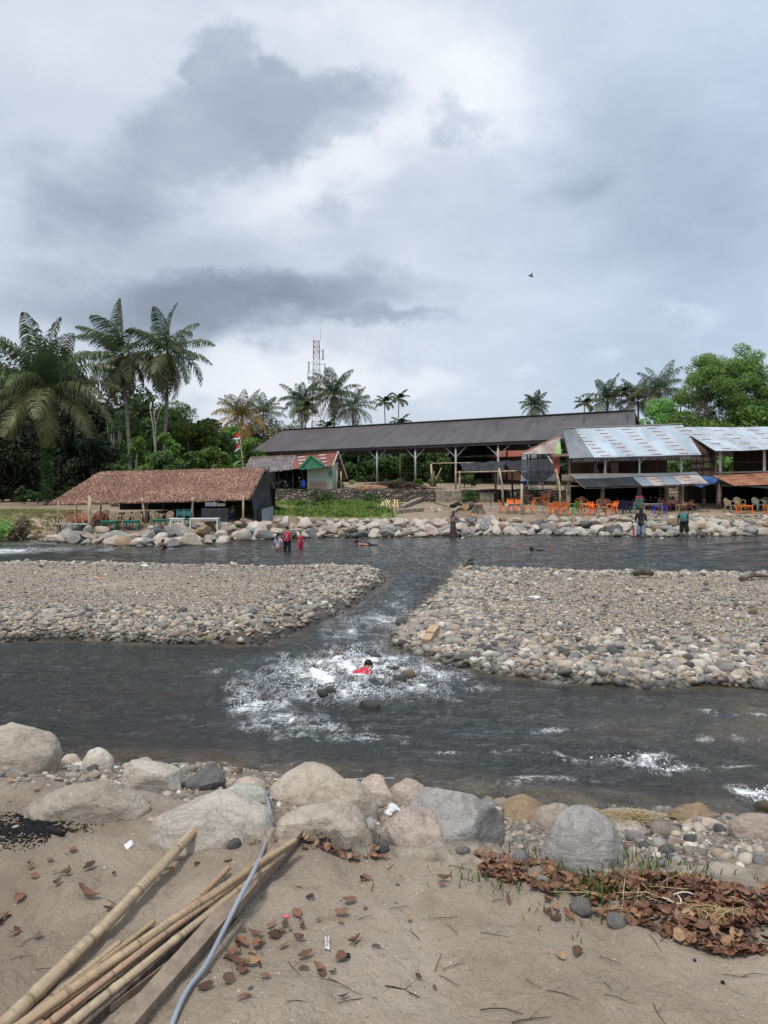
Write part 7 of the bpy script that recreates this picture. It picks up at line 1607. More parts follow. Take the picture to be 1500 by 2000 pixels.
for k, (px0, py0, px1, py1, lab) in enumerate(((742, 993, 748, 980, 'short peeled pale stake lying lowest of the bundle'), (750, 997, 747, 981, 'peeled pale stake leaning next to the lowest one'), (757, 1000, 752, 978, 'peeled pale stake in the middle of the bundle'), (764, 1001, 755, 976, 'forked peeled pale stake'), (768, 1001, 771, 975, 'tall peeled pale stake tilted towards the slabs'), (772, 999, 765, 984, 'short peeled pale stake against the tall one'), (775, 996, 776, 981, 'outermost peeled pale stake of the bundle'))):
    a = on(px0, py0); b = P(px1, py1, a.y + .5); mb = MB().tube([a + Vector((0, 0, -.05)), a.lerp(b, .5) + Vector((.04, 0, .05)), b], [.06, .058, .05], 7)
    if k in (3, 4): mb.tube([a.lerp(b, .6), b + Vector((.22, .1, -.05))], [.045, .04], 6)
    tag(mb.build('wooden_stake', M_PEEL), lab, 'stake', 'peeled pale stakes on the grass')
for px0, py0, px1, py1, w_, h_, lab in ((784, 993, 824, 975, .35, .22, 'sloping broken concrete beam above the sandy slope'), (776, 1003, 824, 999, .30, .26, 'long low concrete beam lying before the sloping one'), (851, 982, 872, 990, .22, .12, 'short grey plank lying near the burnt heap'), (858, 975, 880, 974, .2, .12, 'short plank lying below the earth steps')):
    a, b = on(px0, py0), on(px1, py1); b.z = max(b.z, P(px1, py1, b.y).z); tag(MB().beam(a + Vector((0, 0, h_ / 2 - .03)), b + Vector((0, 0, h_ / 2 - .03)), w_, h_).build('concrete_beam' if h_ > .2 else 'plank', M_CONC if h_ > .2 else M_WOOD), lab, 'beam' if h_ > .2 else 'plank')
v, f = rock_np(79, 4, .75, .45, .28, 3, .35); q = on(893, 993); tag(link('ash_heap', mesh_np('ash_heap', v, f, basic('charred_black', (.012, .011, .011), .9, .4, 5, .9, 12), True), None, q + Vector((0, .2, .16))), 'black charred heap on the sand behind the figure in brown', 'ash heap')
def log_(px0, py0, px1, py1, r_, label, bark=True, name='log'):
    a, b = on(px0, py0), on(px1, py1); t = thing(name, label, 'log', a); d = b - a; MB().tube([(0, 0, r_), d * .5 + Vector((0, 0, r_ + .02)), d + Vector((0, 0, r_))], [r_, r_ * .98, r_ * .95], 12, cap=False).build('bark', M_TRUNK if bark else M_BARK, t)
    n_ = d.normalized(); MB().tube([Vector((0, 0, r_)) - n_ * .004, Vector((0, 0, r_)) + n_ * .02], r_ * .97, 12).build('cut_face', basic('sawn_wood_face', (.50, .30, .17), .8), t); MB().tube([d + Vector((0, 0, r_)) - n_ * .02, d + Vector((0, 0, r_)) + n_ * .004], r_ * .92, 12).build('cut_face', M_PEEL, t); return t
log_(909, 997, 921, 992, .24, 'thick short log with an orange cut face beside the stump'); log_(884, 1003, 897, 994, .11, 'thin pale log lying before the charred heap', False); log_(898, 995, 908, 991, .09, 'thin log lying beside the charred heap', False)
g = on(934, 1003); st = thing('tree_stump', 'sawn tree stump with spreading roots and a fresh orange top', 'stump', g); pr = [(.48, -.1), (.34, .12), (.27, .3), (.25, .58)]; mb = MB(); N = 16; vs = []
for r_, z in pr:
    for k in range(N): a = 2 * math.pi * k / N; f_ = 1 + (.28 if z < .2 else .06) * math.sin(k * 2.36 + 1); vs.append((math.cos(a) * r_ * f_, math.sin(a) * r_ * f_, z))
mb.add(vs, [(j * N + k, j * N + (k + 1) % N, (j + 1) * N + (k + 1) % N, (j + 1) * N + k) for j in range(3) for k in range(N)], True); mb.build('trunk', M_TRUNK, st); mb = MB().lathe((0, 0, .58), [(.25, -.01), (.24, .02), (.0, .05)], 16, False); mb.build('cut_top', basic('fresh_cut_wood', (.60, .27, .12), .8), st)
g = on(946, 995); bn = thing('small_bench', 'narrow brown bench with thin legs behind the stump', 'bench', g); MB().box((0, .3, .62), (1.05, .25, .07)).build('seat', basic('brown_bench_wood', (.19, .10, .06), .8), bn)
for x in (-.48, .48): MB().beam((x, .3, 0), (x, .3, .6), .06, .06, (0, 1, 0)).build('leg', M_POST, bn)
mb = MB(); rr = random.Random(3)
for k in range(30): q = on(924 + rr.gauss(0, 6), 1006 + rr.gauss(0, 1.5)); v, f = rock_np(k % 4, 1, .07, .05, .03, 2, .1); mb.add([tuple(np.array(w_) + q + np.array([0, 0, .02])) for w_ in v], [tuple(i) for i in f])
tag(mb.build('sawdust', basic('orange_wood_chips', (.62, .31, .16), .9)), 'spill of orange wood chips below the sawn stump', 'wood chips', kind='stuff')
# rubble strewn on the slopes
n = 420; r = np.random.default_rng(71); x = r.uniform(-9, 22, n); y = far_edge(x) + r.uniform(.2, 15, n); k = (x > 2.5) | (y > 53); x, y = x[k], y[k]; rad = np.exp(r.normal(math.log(.07), .5, len(x))); pebble_field('gravel', 'stones strewn over the sandy far bank', 'gravel', x, y, rad, 72, .1)
n = 1500; x = r.uniform(-19, 24, n); y = far_edge(x) + r.uniform(-.6, 1.4, n); rad = np.clip(np.exp(r.normal(math.log(.07), .5, n)), .03, .22); pebble_field('gravel', 'small stones along the waterline of the far bank', 'gravel', x, y, rad, 73, .2)
n = 700; x = r.uniform(12.5, 24, n); y = far_edge(x) + r.uniform(-.6, 4.2, n); rad = np.clip(np.exp(r.normal(math.log(.10), .5, n)), .04, .3); pebble_field('gravel', 'rough stones between the boulders below the red-brown awning', 'gravel', x, y, rad, 74, .2)
# ---- flag pole with two flags
b = P(471, 912, 44.2); g = gnd(b.x + .1, 44.8); fp = thing('flag_pole', 'thin bamboo flag pole rising behind the thatched shelter', 'flag pole', g); top = P(468, 842, 44.8); MB().tube([(0, 0, 0), (Vector((b.x, 44.8, b.z)) - g), top - g], [.035, .03, .018], 6).build('pole', M_BARK, fp); v, f = rock_np(2, 1, .03, .03, .03, 0, 0); link('finial', mesh_np('finial', v, f, M_BARK, True), fp, top - g)
M_FR, M_FW = cloth('flag_red', (.60, .035, .05)), cloth('flag_white', (.75, .74, .76))
for pts_r, pts_w, lab in (((468, 843, 468, 852, 459, 853, 453, 855), (468, 852.5, 468, 858.5, 455, 858.5, 451, 858), 'upper red over white flag flying from the bamboo pole'), ((468.5, 862, 468.5, 870, 461, 880, 459, 878), (468.5, 870.5, 468.5, 876, 459, 884.5, 458, 881.5), 'lower red over white flag drooping on the bamboo pole')):
    t = thing('flag', lab, 'flag', P(468, 850, 44.7), 0, 'red and white flags')
    for pts, mt, nm in ((pts_r, M_FR, 'red_band'), (pts_w, M_FW, 'white_band')):
        q = [P(pts[i], pts[i + 1], 44.7) - t.location for i in (0, 2, 4, 6)]; V = []
        for j in range(5):
            for i in range(9): s, u_ = i / 8, j / 4; p = q[0].lerp(q[3], s).lerp(q[1].lerp(q[2], s), u_); V.append(p + Vector((0, .05 * math.sin(s * 7 + u_), 0)))
        o = link(nm, mesh_np(nm, V, grid_faces(5, 9), mt, True), t); md = o.modifiers.new('thick', 'SOLIDIFY'); md.thickness = .004
# ---- lattice mast
Y = 190; g = gnd(P(618, 900, Y).x, Y); H_ = P(618, 666, Y).z - g.z; tw = thing('lattice_mast', 'tall red and white lattice telecom mast rising behind the palms', 'mast', g)
M_MR, M_MW = basic('mast_red', (.36, .21, .185), .6), basic('mast_white', (.66, .66, .67), .6); M_ANT = basic('antenna_grey', (.40, .42, .45), .5)
ns = 26
for band in range(7):
    mb = MB()
    for k in range(ns):
        if (k * 7) // ns != band: continue
        z0, z1 = H_ * k / ns, H_ * (k + 1) / ns; w0, w1 = 1.45 - .75 * (k / ns), 1.45 - .75 * ((k + 1) / ns); C0 = [Vector((sx * w0, sy * w0, z0)) for sx, sy in ((-1, -1), (1, -1), (1, 1), (-1, 1))]; C1 = [Vector((sx * w1, sy * w1, z1)) for sx, sy in ((-1, -1), (1, -1), (1, 1), (-1, 1))]
        for i in range(4): j = (i + 1) % 4; mb.beam(C0[i], C1[i], .13, .13); mb.beam(C0[i], C1[j], .07, .07); mb.beam(C0[j], C1[i], .07, .07); mb.beam(C1[i], C1[j], .10, .10)
    mb.build('lattice_section', M_MR if band % 2 == 0 else M_MW, tw)
for dx, z0, z1, w_ in ((1.75, H_ * .87, H_ * .94, .42), (-1.9, H_ * .79, H_ * .86, .36), (2.2, H_ * .77, H_ * .85, .3), (-2.1, H_ * .74, H_ * .79, .2), (2.3, H_ * .75, H_ * .80, .2), (-1.9, H_ * .71, H_ * .75, .2)):
    mb = MB().box((dx, -.6, (z0 + z1) / 2), (w_, .3, z1 - z0)); mb.beam((0, -.6, z0 + .3), (dx, -.6, z0 + .3), .1, .1); mb.beam((0, -.6, z1 - .3), (dx, -.6, z1 - .3), .1, .1); mb.build('antenna_panel', M_ANT, tw)
mb = MB(); mb.tube([(1.0, 0, H_), (1.0, 0, H_ + 3.2)], .06, 5); mb.tube([(-.7, 0, H_), (-.7, 0, H_ + 1.4)], .05, 5); mb.build('lightning_rod', M_ANT, tw)
# ---- motorbikes under the lean-to
def motorbike(px, py, rz, label, body, accent):
    g = P(px, py, 62.0); g.z = gz1(g.x, 62.0); t = thing('motorbike', label, 'motorbike', g, R(rz), 'motorbikes under the lean-to')
    for x in (-.6, .6):
        w_ = MB(); pts = [(x + .27 * math.cos(a), 0, .29 + .27 * math.sin(a)) for a in np.linspace(0, 2 * math.pi, 21)]; w_.tube(pts, .045, 8); wh = w_.build('wheel', M_DSTEEL, t)
        s_ = MB(); s_.tube([(x, -.05, .29), (x, .05, .29)], .07, 10); 
        for a in np.linspace(0, 2 * math.pi, 7)[:-1]: s_.beam((x, 0, .29), (x + .25 * math.cos(a), 0, .29 + .25 * math.sin(a)), .02, .02)
        o = s_.build('rim', M_ANT); o.parent = wh
    mb = MB(); mb.tube([(.42, 0, .80), (.30, 0, .45), (-.05, 0, .38), (-.45, 0, .62), (-.80, 0, .78)], [.10, .13, .12, .14, .06], 8); mb.build('body', body, t); MB().tube([(-.02, 0, .74), (-.35, 0, .80), (-.72, 0, .86)], [.10, .12, .08], 8).build('seat', C_BLK, t)
    MB().tube([(.35, 0, .82), (.50, 0, .72), (.62, 0, .32)], [.05, .05, .04], 6).build('fork', M_ANT, t); MB().tube([(.34, -.32, 1.0), (.38, 0, .98), (.34, .32, 1.0)], .022, 6).build('handlebar', M_DSTEEL, t); v, f = rock_np(3, 2, .1, .11, .12, 2, .05); link('headlight', mesh_np('headlight', v, f, accent, True), t, (.44, 0, .90)); MB().box((-.72, 0, .58), (.12, .2, .16)).build('rear_fairing', accent, t); MB().box((.6, 0, .60), (.36, .12, .05)).build('mudguard', accent, t)
motorbike(541, 957, 210, 'white and grey motorbike parked under the lean-to, nearer the tarpaulin wall', basic('grey_fairing', (.25, .25, .26), .35, spec=.6), M_FW); motorbike(574, 957, 10, 'black motorbike with white fairing parked beside the green boards', C_BLK, M_FW)
v, f = rock_np(31, 3, .17, .12, .36, 3, .1); q = P(597, 948, 60.2); tag(link('tarpaulin_bundle', mesh_np('tarpaulin_bundle', v, f, PL['blue'], True), None, (q.x - .15, 60.2, gz1(q.x, 60.2) + .5)), 'folded blue tarpaulin leaning on the green boards', 'tarpaulin')
# ---- plank, driftwood and litter on the bars
def on_bar(px, py): x, y = Wp(px, py - 14); p = on(px, py); return p
a, b = on_bar(832, 1268), on_bar(850, 1243); tag(MB().beam(a + Vector((0, 0, .1)), b + Vector((0, 0, .14)), .16, .14).build('plank_beam', mat_planks('pale_beam_wood', (.46, .33, .21), (.36, .25, .15), .3)), 'squared pale timber beam lying on the cobbles by the channel', 'beam')
for px0, py0, px1, py1, r_, lab in ((1445, 1136, 1500, 1131, .07, 'long driftwood branch near the picture edge on the wide bar'), (1236, 1129, 1276, 1129, .11, 'dark driftwood log at the far edge of the wide bar'), (906, 1108, 923, 1097, .09, 'dark driftwood stub at the head of the narrow channel')):
    a, b = on(px0, py0), on(px1, py1); tag(MB().tube([a + Vector((0, 0, r_)), a.lerp(b, .5) + Vector((0, 0, r_ + .08)), b + Vector((0, 0, r_))], [r_ * .7, r_, r_ * .6], 7).build('driftwood', M_TRUNK), lab, 'driftwood')
def scrap(px, py, s, mat, label, name='plastic_scrap', cat='litter', z=None, yoff=0):
    v, f = rock_np(int(px) % 50, 3, s, s * .6, s * .4, 5, .45, (.4, .8)); p = on(px, py); return tag(link(name, mesh_np(name, v, f, mat, True), None, p + Vector((0, yoff, s * .25)), (0, 0, px)), label, cat)
M_WPL, M_BPL = basic('white_thin_plastic', (.72, .73, .74), .4, .1), basic('sky_blue_plastic', (.06, .32, .62), .4, .2, 5)
scrap(432, 1056, .30, M_BPL, 'blue plastic bag at the waterline among the boulders', 'plastic_bag'); scrap(1043, 1171, .14, M_WPL, 'crumpled white bag on the wide bar', 'plastic_bag'); scrap(1113, 1133, .13, M_WPL, 'white scrap at the far edge of the wide bar'); scrap(283, 1107, .13, M_WPL, 'white stone-like scrap at the far edge of the shelter-side bar'); scrap(192, 1131, .07, PL['orange'], 'small orange scrap on the shelter-side bar')
for px, py, s in ((1228, 1050, .1), (1292, 1052, .13), (903, 1052, .12), (640, 1049, .11)): scrap(px, py, s, M_WPL, {1228: 'white scrap at the waterline beside the toddler', 1292: 'white scrap at the waterline between the two shore figures', 903: 'white scrap at the feet of the figure in brown', 640: 'white scrap at the waterline behind the bathers'}[px])
# ---- bird
b = thing('bird', 'small dark bird flying with one wing raised, alone in the sky', 'bird', P(1037, 539, 34)); b.scale = (.72, .72, .72); v, f = rock_np(1, 3, .155, .06, .055, 0, .02); link('body', mesh_np('body', v, f, basic('dark_brown_plumage', (.10, .075, .065), .8), True), b, (0, 0, 0), (0, R(18), 0))
M_WING = basic('grey_brown_wing', (.20, .16, .15), .8, .3, 20)
for s, tip, nm in ((-1, (.07, -.10, .20), 'wing'), (1, (-.02, .26, .12), 'wing')):
    mb = MB(); root0, root1 = Vector((-.06, s * .03, .03)), Vector((.07, s * .03, .02)); tp = Vector(tip); vs = [root0, root1, root1.lerp(tp, .55) + Vector((.035, 0, 0)), tp, root0.lerp(tp, .55)]; mb.add(vs + [q + Vector((0, .008, .004)) for q in vs], [(0, 1, 2, 3, 4), (9, 8, 7, 6, 5), (0, 5, 6, 1), (1, 6, 7, 2), (2, 7, 8, 3), (3, 8, 9, 4), (4, 9, 5, 0)]); mb.build(nm, M_WING, b)
v, f = rock_np(6, 2, .03, .03, .028, 0, 0); link('head', mesh_np('head', v, f, M_WING, True), b, (-.15, 0, .05)); mb = MB().add([(.12, -.02, -.035), (.12, .02, -.035), (.22, .045, -.075), (.22, -.045, -.075), (.12, -.02, -.045), (.12, .02, -.045), (.22, .045, -.08), (.22, -.045, -.08)], [(0, 1, 2, 3), (7, 6, 5, 4), (0, 4, 5, 1), (1, 5, 6, 2), (2, 6, 7, 3), (3, 7, 4, 0)]); mb.build('tail', M_WING, b)
# ================================================================ things on the near bank
nz = lambda x, y: float(near_z(np.array([x]), np.array([y]))[0])
def on_near(px, py, lift=0.0):
    p = on(px, py); p.z = nz(p.x, p.y) + lift; return p
def mat_bamboo(name, ca, cb, ring):
    m, t, b = new_mat(name); uv = t.coords('UV'); u_, v_, _ = t.sep(uv)
    f, _ = t.noise(t.mapping(uv, sc=(6, 1.2, 1)), 3, 6, .65); g, _ = t.noise(t.mapping(uv, sc=(3, 40, 1)), 2, 4, .6)
    col = t.mix(t.remap(f, .35, .68), cb, ca); col = t.mix(t.math('MULTIPLY', t.remap(g, .5, .72), .6), col, tuple(c * .5 for c in cb))
    st = t.math('FRACT', t.math('DIVIDE', v_, ring)); nd = t.remap(t.math('ABSOLUTE', t.math('SUBTRACT', st, .5)), .465, .497, 0, 1)
    col = t.mix(t.math('MULTIPLY', nd, .75), col, (.17, .115, .07)); d_, _ = t.noise(t.mapping(uv, sc=(4, 5, 1)), 1.7, 6, .7); col = t.mix(t.remap(d_, .5, .68, 0, .6), col, (.20, .165, .13)); surf(t, b, col, .65, t.bump(f, .6, .012), .25); return m
M_BAM = mat_bamboo('yellow_bamboo', (.48, .38, .26), (.34, .25, .165), .30); M_BAM2 = mat_bamboo('pale_grey_bamboo', (.46, .345, .215), (.30, .215, .135), .26); M_BAM3 = mat_bamboo('pinkish_bamboo', (.44, .29, .20), (.32, .205, .14), .22)
M_INS = basic('bamboo_inside', (.16, .10, .06), .9)
def bamboo(pts, r0, r1, mat, label, node=.30, stubs=()):
    """hollow cane with swollen nodes; pts from the far end to the near end"""
    pts = [Vector(p) for p in pts]; L = [0]
    for a, b in zip(pts, pts[1:]): L.append(L[-1] + (b - a).length)
    def at_(s):
        for i in range(len(pts) - 1):
            if s <= L[i + 1] or i == len(pts) - 2: return pts[i].lerp(pts[i + 1], (s - L[i]) / (L[i + 1] - L[i]))
    S = sorted(set([0, L[-1]] + [min(L[-1], node * (k + .5) + d) for k in range(int(L[-1] / node) + 1) for d in (-.022, -.009, 0, .009, .022)] + [node * k for k in range(1, int(L[-1] / node) + 1)])); N = 14
    root = thing('bamboo_pole', label, 'bamboo pole', pts[0], 0, 'bamboo poles and planks on the sand'); mb = MB(); vs = []; uv = []; d = (pts[-1] - pts[0]).normalized(); sd = d.cross(Vector((0, 0, 1))).normalized(); up = sd.cross(d)
    for s in S:
        r_ = r0 + (r1 - r0) * s / L[-1]; fr = ((s / node) % 1) - .5; r_ *= 1.0 + .13 * math.exp(-(fr * node / .008) ** 2) - .06 * math.exp(-((fr * node - .016) / .006) ** 2); c = at_(s) - pts[0]
        for k in range(N + 1): a = 2 * math.pi * k / N; vs.append(c + (sd * math.cos(a) + up * math.sin(a)) * r_); uv.append((k / N * .25, s))
    fs = [(i * (N + 1) + k, i * (N + 1) + k + 1, (i + 1) * (N + 1) + k + 1, (i + 1) * (N + 1) + k) for i in range(len(S) - 1) for k in range(N)]
    mb.add(vs, fs, True, uv); mb.build('cane', mat, root)
    MB().lathe((0, 0, 0), [(r0 * .72, -.012), (0, -.02)], 14).build('hollow_end', M_INS, root, (0, 0, 0), d.to_track_quat('Z', 'Y').to_euler()).location = d * .012
    for s, ang, ln in stubs:
        c = at_(s) - pts[0]; e = (sd * math.cos(ang) + up * math.sin(ang)); MB().tube([c + e * r0 * .8, c + e * (r0 + ln) - d * ln * .5], [.014, .009], 6).build('branch_stub', M_BAM3, root)
    return root
def stick(*q): return [Vector(p) for p in q]
def U(px, py, lift=.02): return P(px, py, (1.6 - lift) * FOC / (py - PY0))      # a point lift above the level sand
bamboo(stick(on_near(408, 1630, .085), on_near(228, 1812, .05), U(0, 2010, .045), U(-130, 2120, .045)), .020, .0235, M_BAM, 'thickest yellow bamboo pole, lying apart from the others', .33, ((.42, -.6, .03), (.98, -.5, .025)))
bamboo(stick(U(577, 1640, .13), U(330, 1802, .105), U(108, 1955, .085), U(-40, 2062, .08)), .0115, .0165, M_BAM2, 'long pale bamboo pole on top of the pile, from hose to picture corner', .27)
bamboo(stick(U(556, 1666, .095), U(340, 1838, .075), U(150, 1990, .06), U(60, 2066, .05)), .0105, .0155, M_BAM, 'pale bamboo pole lying second, close under the topmost one', .25, ((1.05, -.4, .02),))
bamboo(stick(U(446, 1694, .06), U(392, 1752, .06), U(250, 1862, .05), U(80, 1990, .04)), .012, .014, M_BAM3, 'short pinkish bamboo poking out beside the topmost pole', .24)
bamboo(stick(U(420, 1745, .045), U(270, 1878, .04), U(60, 2040, .03)), .010, .0135, M_BAM2, 'thin grey-brown bamboo between the topmost and second poles', .22)
bamboo(stick(U(234, 1840, .02), U(120, 1935, .02), U(0, 2030, .02)), .010, .013, M_BAM, 'thin split bamboo beside the thickest pole', .26)
bamboo(stick(U(566, 1652, .11), U(318, 1826, .088), U(135, 1968, .07), U(10, 2066, .06)), .0085, .0125, M_BAM3, 'slender brownish bamboo squeezed between the topmost and second poles', .24)
bamboo(stick(U(300, 1800, .02), U(150, 1920, .02), U(20, 2030, .02)), .009, .012, M_BAM2, 'thin greyish bamboo lying on sand between the thickest pole and the pile', .2)
M_PLK = basic('grey_brown_sawn_wood', (.27, .21, .16), .85, .15, 3, .4, 20, sc=(6, 6, 1)); M_PLKD = basic('dark_weathered_plank', (.13, .10, .08), .9, .4, 3, .4, 20, sc=(6, 6, 1))
def plank(a, b, w_, h_, mat, label, tilt=(0, 0, 1)): return tag(MB().beam(a, b, w_, h_, tilt).build('timber_plank', mat), label, 'plank', 'bamboo poles and planks on the sand')
plank(on_near(580, 1664, .035), U(232, 2020, .035), .055, .05, M_PLK, 'squared grey-brown timber lying nearest the grey hose', (.25, 0, 1))
plank(on_near(410, 1822, .05), U(150, 2010, .04), .045, .02, M_PLKD, 'thin dark plank with a splintered pale end')
plank(on_near(432, 1800, .015), on_near(180, 1995, .012), .07, .02, M_PLKD, 'wide dark plank pressed into the sand under the pile')
plank(on_near(330, 1890, .012), on_near(205, 1998, .012), .05, .022, M_PLK, 'short worn plank beside the squared timber'); plank(on_near(450, 1765, .02), on_near(330, 1905, .012), .03, .03, M_PLKD, 'dark narrow lath between bamboo and squared timber')
# hose
hp = [P(770, 1520, 6.6), on_near(640, 1528, .03), P(540, 1548, 4.9), P(519, 1549, 4.1), P(524, 1568, 3.72), P(527, 1602, 3.45), P(518, 1648, 3.26), U(499, 1694, .14), U(470, 1750, .105), U(436, 1818, .07), U(402, 1884, .042), on_near(362, 1965, .02), on_near(330, 2030, .014), on_near(300, 2110, .014)]
def smooth(pts, n=6):
    out = []
    for i in range(len(pts) - 1):
        p0, p1, p2, p3 = pts[max(i - 1, 0)], pts[i], pts[i + 1], pts[min(i + 2, len(pts) - 1)]
        for k in range(n): t = k / n; out.append(.5 * ((2 * p1) + (p2 - p0) * t + (2 * p0 - 5 * p1 + 4 * p2 - p3) * t * t + (3 * p1 - p0 - 3 * p2 + p3) * t ** 3))
    return out + [pts[-1]]
tag(MB().tube(smooth(hp), .0082, 12).build('hose', basic('blue_grey_hose', (.27, .30, .345), .4, .1, 3, spec=.5)), 'blue-grey water hose running from the river over the bamboo', 'hose')
# broken concrete ledge along the edge of the sand
def ledge(px0, py0, px1, py1, w_, h_, seed, label, lift=0.0):
    a, b = on_near(px0, py0), on_near(px1, py1); n = 70; r = np.random.default_rng(seed); V = []; m_ = 17; d = (b - a); L = d.length; d.normalize(); s = Vector((-d.y, d.x, 0))
    for i in range(n + 1):
        t = i / n; c = a.lerp(b, t); c.z = nz(c.x, c.y) + lift; tp = min(1, 6 * t, 6 * (1 - t)) ** .5; j = r.uniform(-.008, .008) + .03 * float(noise2(np.array([t * 11.0]), np.array([seed + .5]), 2)[0])
        for k in range(m_):
            q = k / (m_ - 1); ang = math.pi * q; x_ = math.cos(ang) * w_ * (.5 + .12 * noise2(np.array([t * 9.0]), np.array([seed + 0.0]), 1)[0]); z_ = (min(1, math.sin(ang) * 1.6) * h_ * tp) * (1 + .32 * float(fbm2(np.array([t * 9.0]), np.array([k * .55]), 4, seed)[0])) - .06
            V.append(c + s * (x_ + j) + Vector((0, 0, z_)))
    me = mesh_np('concrete_ledge', V, grid_faces(n + 1, m_)[:, ::-1], M_CONC, True); o = link('concrete_ledge', me); return tag(o, label, 'ledge', 'broken concrete ledge along the sand')
ledge(296, 1668, 352, 1640, .16, .05, 1, 'broken crust of concrete at the end of the broad domed slab'); ledge(425, 1640, 545, 1646, .20, .09, 2, 'crumbled concrete ledge under the hose'); ledge(590, 1645, 745, 1655, .22, .10, 3, 'concrete ledge with leaves before the beige boulder'); ledge(735, 1650, 1020, 1676, .20, .08, 4, 'long concrete ledge below the big blue-grey boulder'); ledge(1020, 1680, 1260, 1712, .20, .06, 5, 'low concrete ledge behind the grass tufts'); ledge(1250, 1706, 1560, 1738, .24, .06, 6, 'smooth concrete ledge behind the leaf heap'); ledge(205, 1720, 300, 1682, .24, .05, 7, 'sand-covered concrete crust beside the thickest bamboo'); ledge(5, 1830, 110, 1775, .24, .04, 8, 'half-buried concrete crust near the flat grey-green stone')
# ---- fallen leaves
def leaf_np(seed, L=.055, W=.024):
    r = np.random.default_rng(seed); n = 8; V = []; cu, tw = r.uniform(-.35, .9), r.uniform(-.6, .6); fold = r.uniform(.1, .8)
    for i in range(n + 1):
        s = i / n; w_ = W * math.sin(math.pi * min(.985, s ** .85 * .98 + .01)) ** .8 * (1 + .12 * r.normal()); x = (s - .5) * 2 * L; z = cu * L * (2 * s - 1) ** 2 * .7; a = tw * (s - .5)
        for sg in (-1, 0, 1): V.append((x, sg * w_ * math.cos(a), z + abs(sg) * w_ * fold + sg * w_ * math.sin(a)))
    return np.array(V), grid_faces(n + 1, 3)
LF = [leaf_np(s, W=.02 + .008 * (s % 3)) for s in range(10)]
def mat_dead(name, stops, rnd='obj'):
    m, t, b = new_mat(name); r = t.objrand() if rnd == 'obj' else t.geo('Random Per Island'); col = t.ramp(r, stops, 'LINEAR'); f, _ = t.noise(t.coords('Object'), 40, 4, .6)
    col = t.mix(t.math('MULTIPLY', t.remap(f, .45, .7), .4), col, (.07, .035, .022)); surf(t, b, col, .65, t.bump(f, .3, .003), .3); return m
DST = [(0, (.06, .032, .024)), (.25, (.14, .066, .042)), (.5, (.22, .105, .066)), (.7, (.155, .088, .06)), (.85, (.30, .165, .09)), (.93, (.33, .21, .12)), (1, (.08, .05, .04))]
M_DL, M_DLS = mat_dead('fallen_leaf_brown', DST), mat_dead('leaf_litter_brown', DST, 'isl')
LM = [mesh_np('fallen_leaf', v, f, M_DL, True) for v, f in LF]; rl = random.Random(17)
def leaf(px, py, where, s=1.0, label=None):
    p = on_near(px, py, .006); i = rl.randrange(10); s *= .42 * rl.uniform(.6, 1.35)
    o = link('fallen_leaf', LM[i], None, p + Vector((0, 0, .012 * s)), (rl.uniform(-.25, .25), rl.uniform(-.25, .25), rl.uniform(0, 6.28)), (s, s, s))
    return tag(o, label or 'curled brown fallen leaf %s' % where, 'leaf', 'fallen leaves %s' % where)
for px, py, s, lab in ((1128, 1872, 1.25, 'folded orange-brown leaf standing alone on bare sand, larger of two'), (1095, 1877, .8, 'smaller orange-brown leaf beside the folded one on bare sand'), (818, 1909, 1.0, 'brown leaf alone on sand, nearest to a long black twig'), (849, 1923, .9, 'orange-brown leaf beside a brown one on bare sand'), (735, 1855, 1.1, 'long brown leaf lying flat below the white label'), (478, 1978, 1.3, 'large orange leaf at the picture bottom beside the hose'), (650, 1905, .9, 'brown leaf below the white strip'), (627, 1905, .8, 'yellow leaf edge below the white strip'), (665, 1808, .9, 'curled brown leaf above the white strip'), (712, 1775, .9, 'curled brown leaf on sand above the blurred twig'), (518, 1933, 1.1, 'big orange-brown leaf beside the hose'), (400, 1948, 1.0, 'brown leaf next to the hose near the picture bottom'), (580, 1790, .9, 'small brown leaf by the red scrap'), (121, 1635, .8, 'small yellow leaf on sand below the ash'), (106, 1720, 1.1, 'red-brown leaf on sand above the big pale leaf'), (128, 1722, 1.0, 'red-brown leaf next to another, below the ash'), (160, 1855, 1.0, 'red-brown leaf beside the thickest bamboo'), (172, 1757, 1.9, 'large curled olive-brown leaf on sand beside the thickest bamboo'), (75, 1832, .9, 'grey-brown leaf on a thin twig'), (215, 1785, 1.0, 'dark leaf with black seed pod beside the thickest bamboo'), (680, 1665, .9, 'brown leaf on sand before the ledge'), (1085, 1800, .9, 'brown leaf at the sandy edge of the leaf heap')):
    leaf(px, py, 'on open sand', s, lab)
for n_, cx, cy, sx, sy, wh in ((30, 530, 1838, 50, 26, 'in the drift beside the hose'), (16, 470, 1880, 35, 25, 'in the loose drift before the hose'), (14, 360, 1690, 60, 14, 'between the thickest bamboo and the concrete'), (22, 660, 1668, 60, 8, 'along the ledge before the beige boulder'), (18, 80, 1500, 70, 30, 'on the gravel beside the big tan boulder'), (14, 105, 1712, 50, 30, 'on the sand below the ash'), (12, 20, 1790, 30, 18, 'in the drift at the picture edge'), (18, 700, 1780, 140, 70, 'scattered on the open sand'), (12, 870, 1760, 120, 60, 'scattered on sand towards the leaf heap'), (16, 1000, 1680, 60, 14, 'on the ledge before the tilted grey boulder'), (10, 520, 1655, 50, 20, 'around the bamboo tips'), (10, 1400, 1660, 90, 20, 'on the gravel behind the leaf heap')):
    for k in range(int(n_ * .6)): leaf(min(1500, max(0, rl.gauss(cx, sx))), max(cy - 40, rl.gauss(cy, sy)), wh)
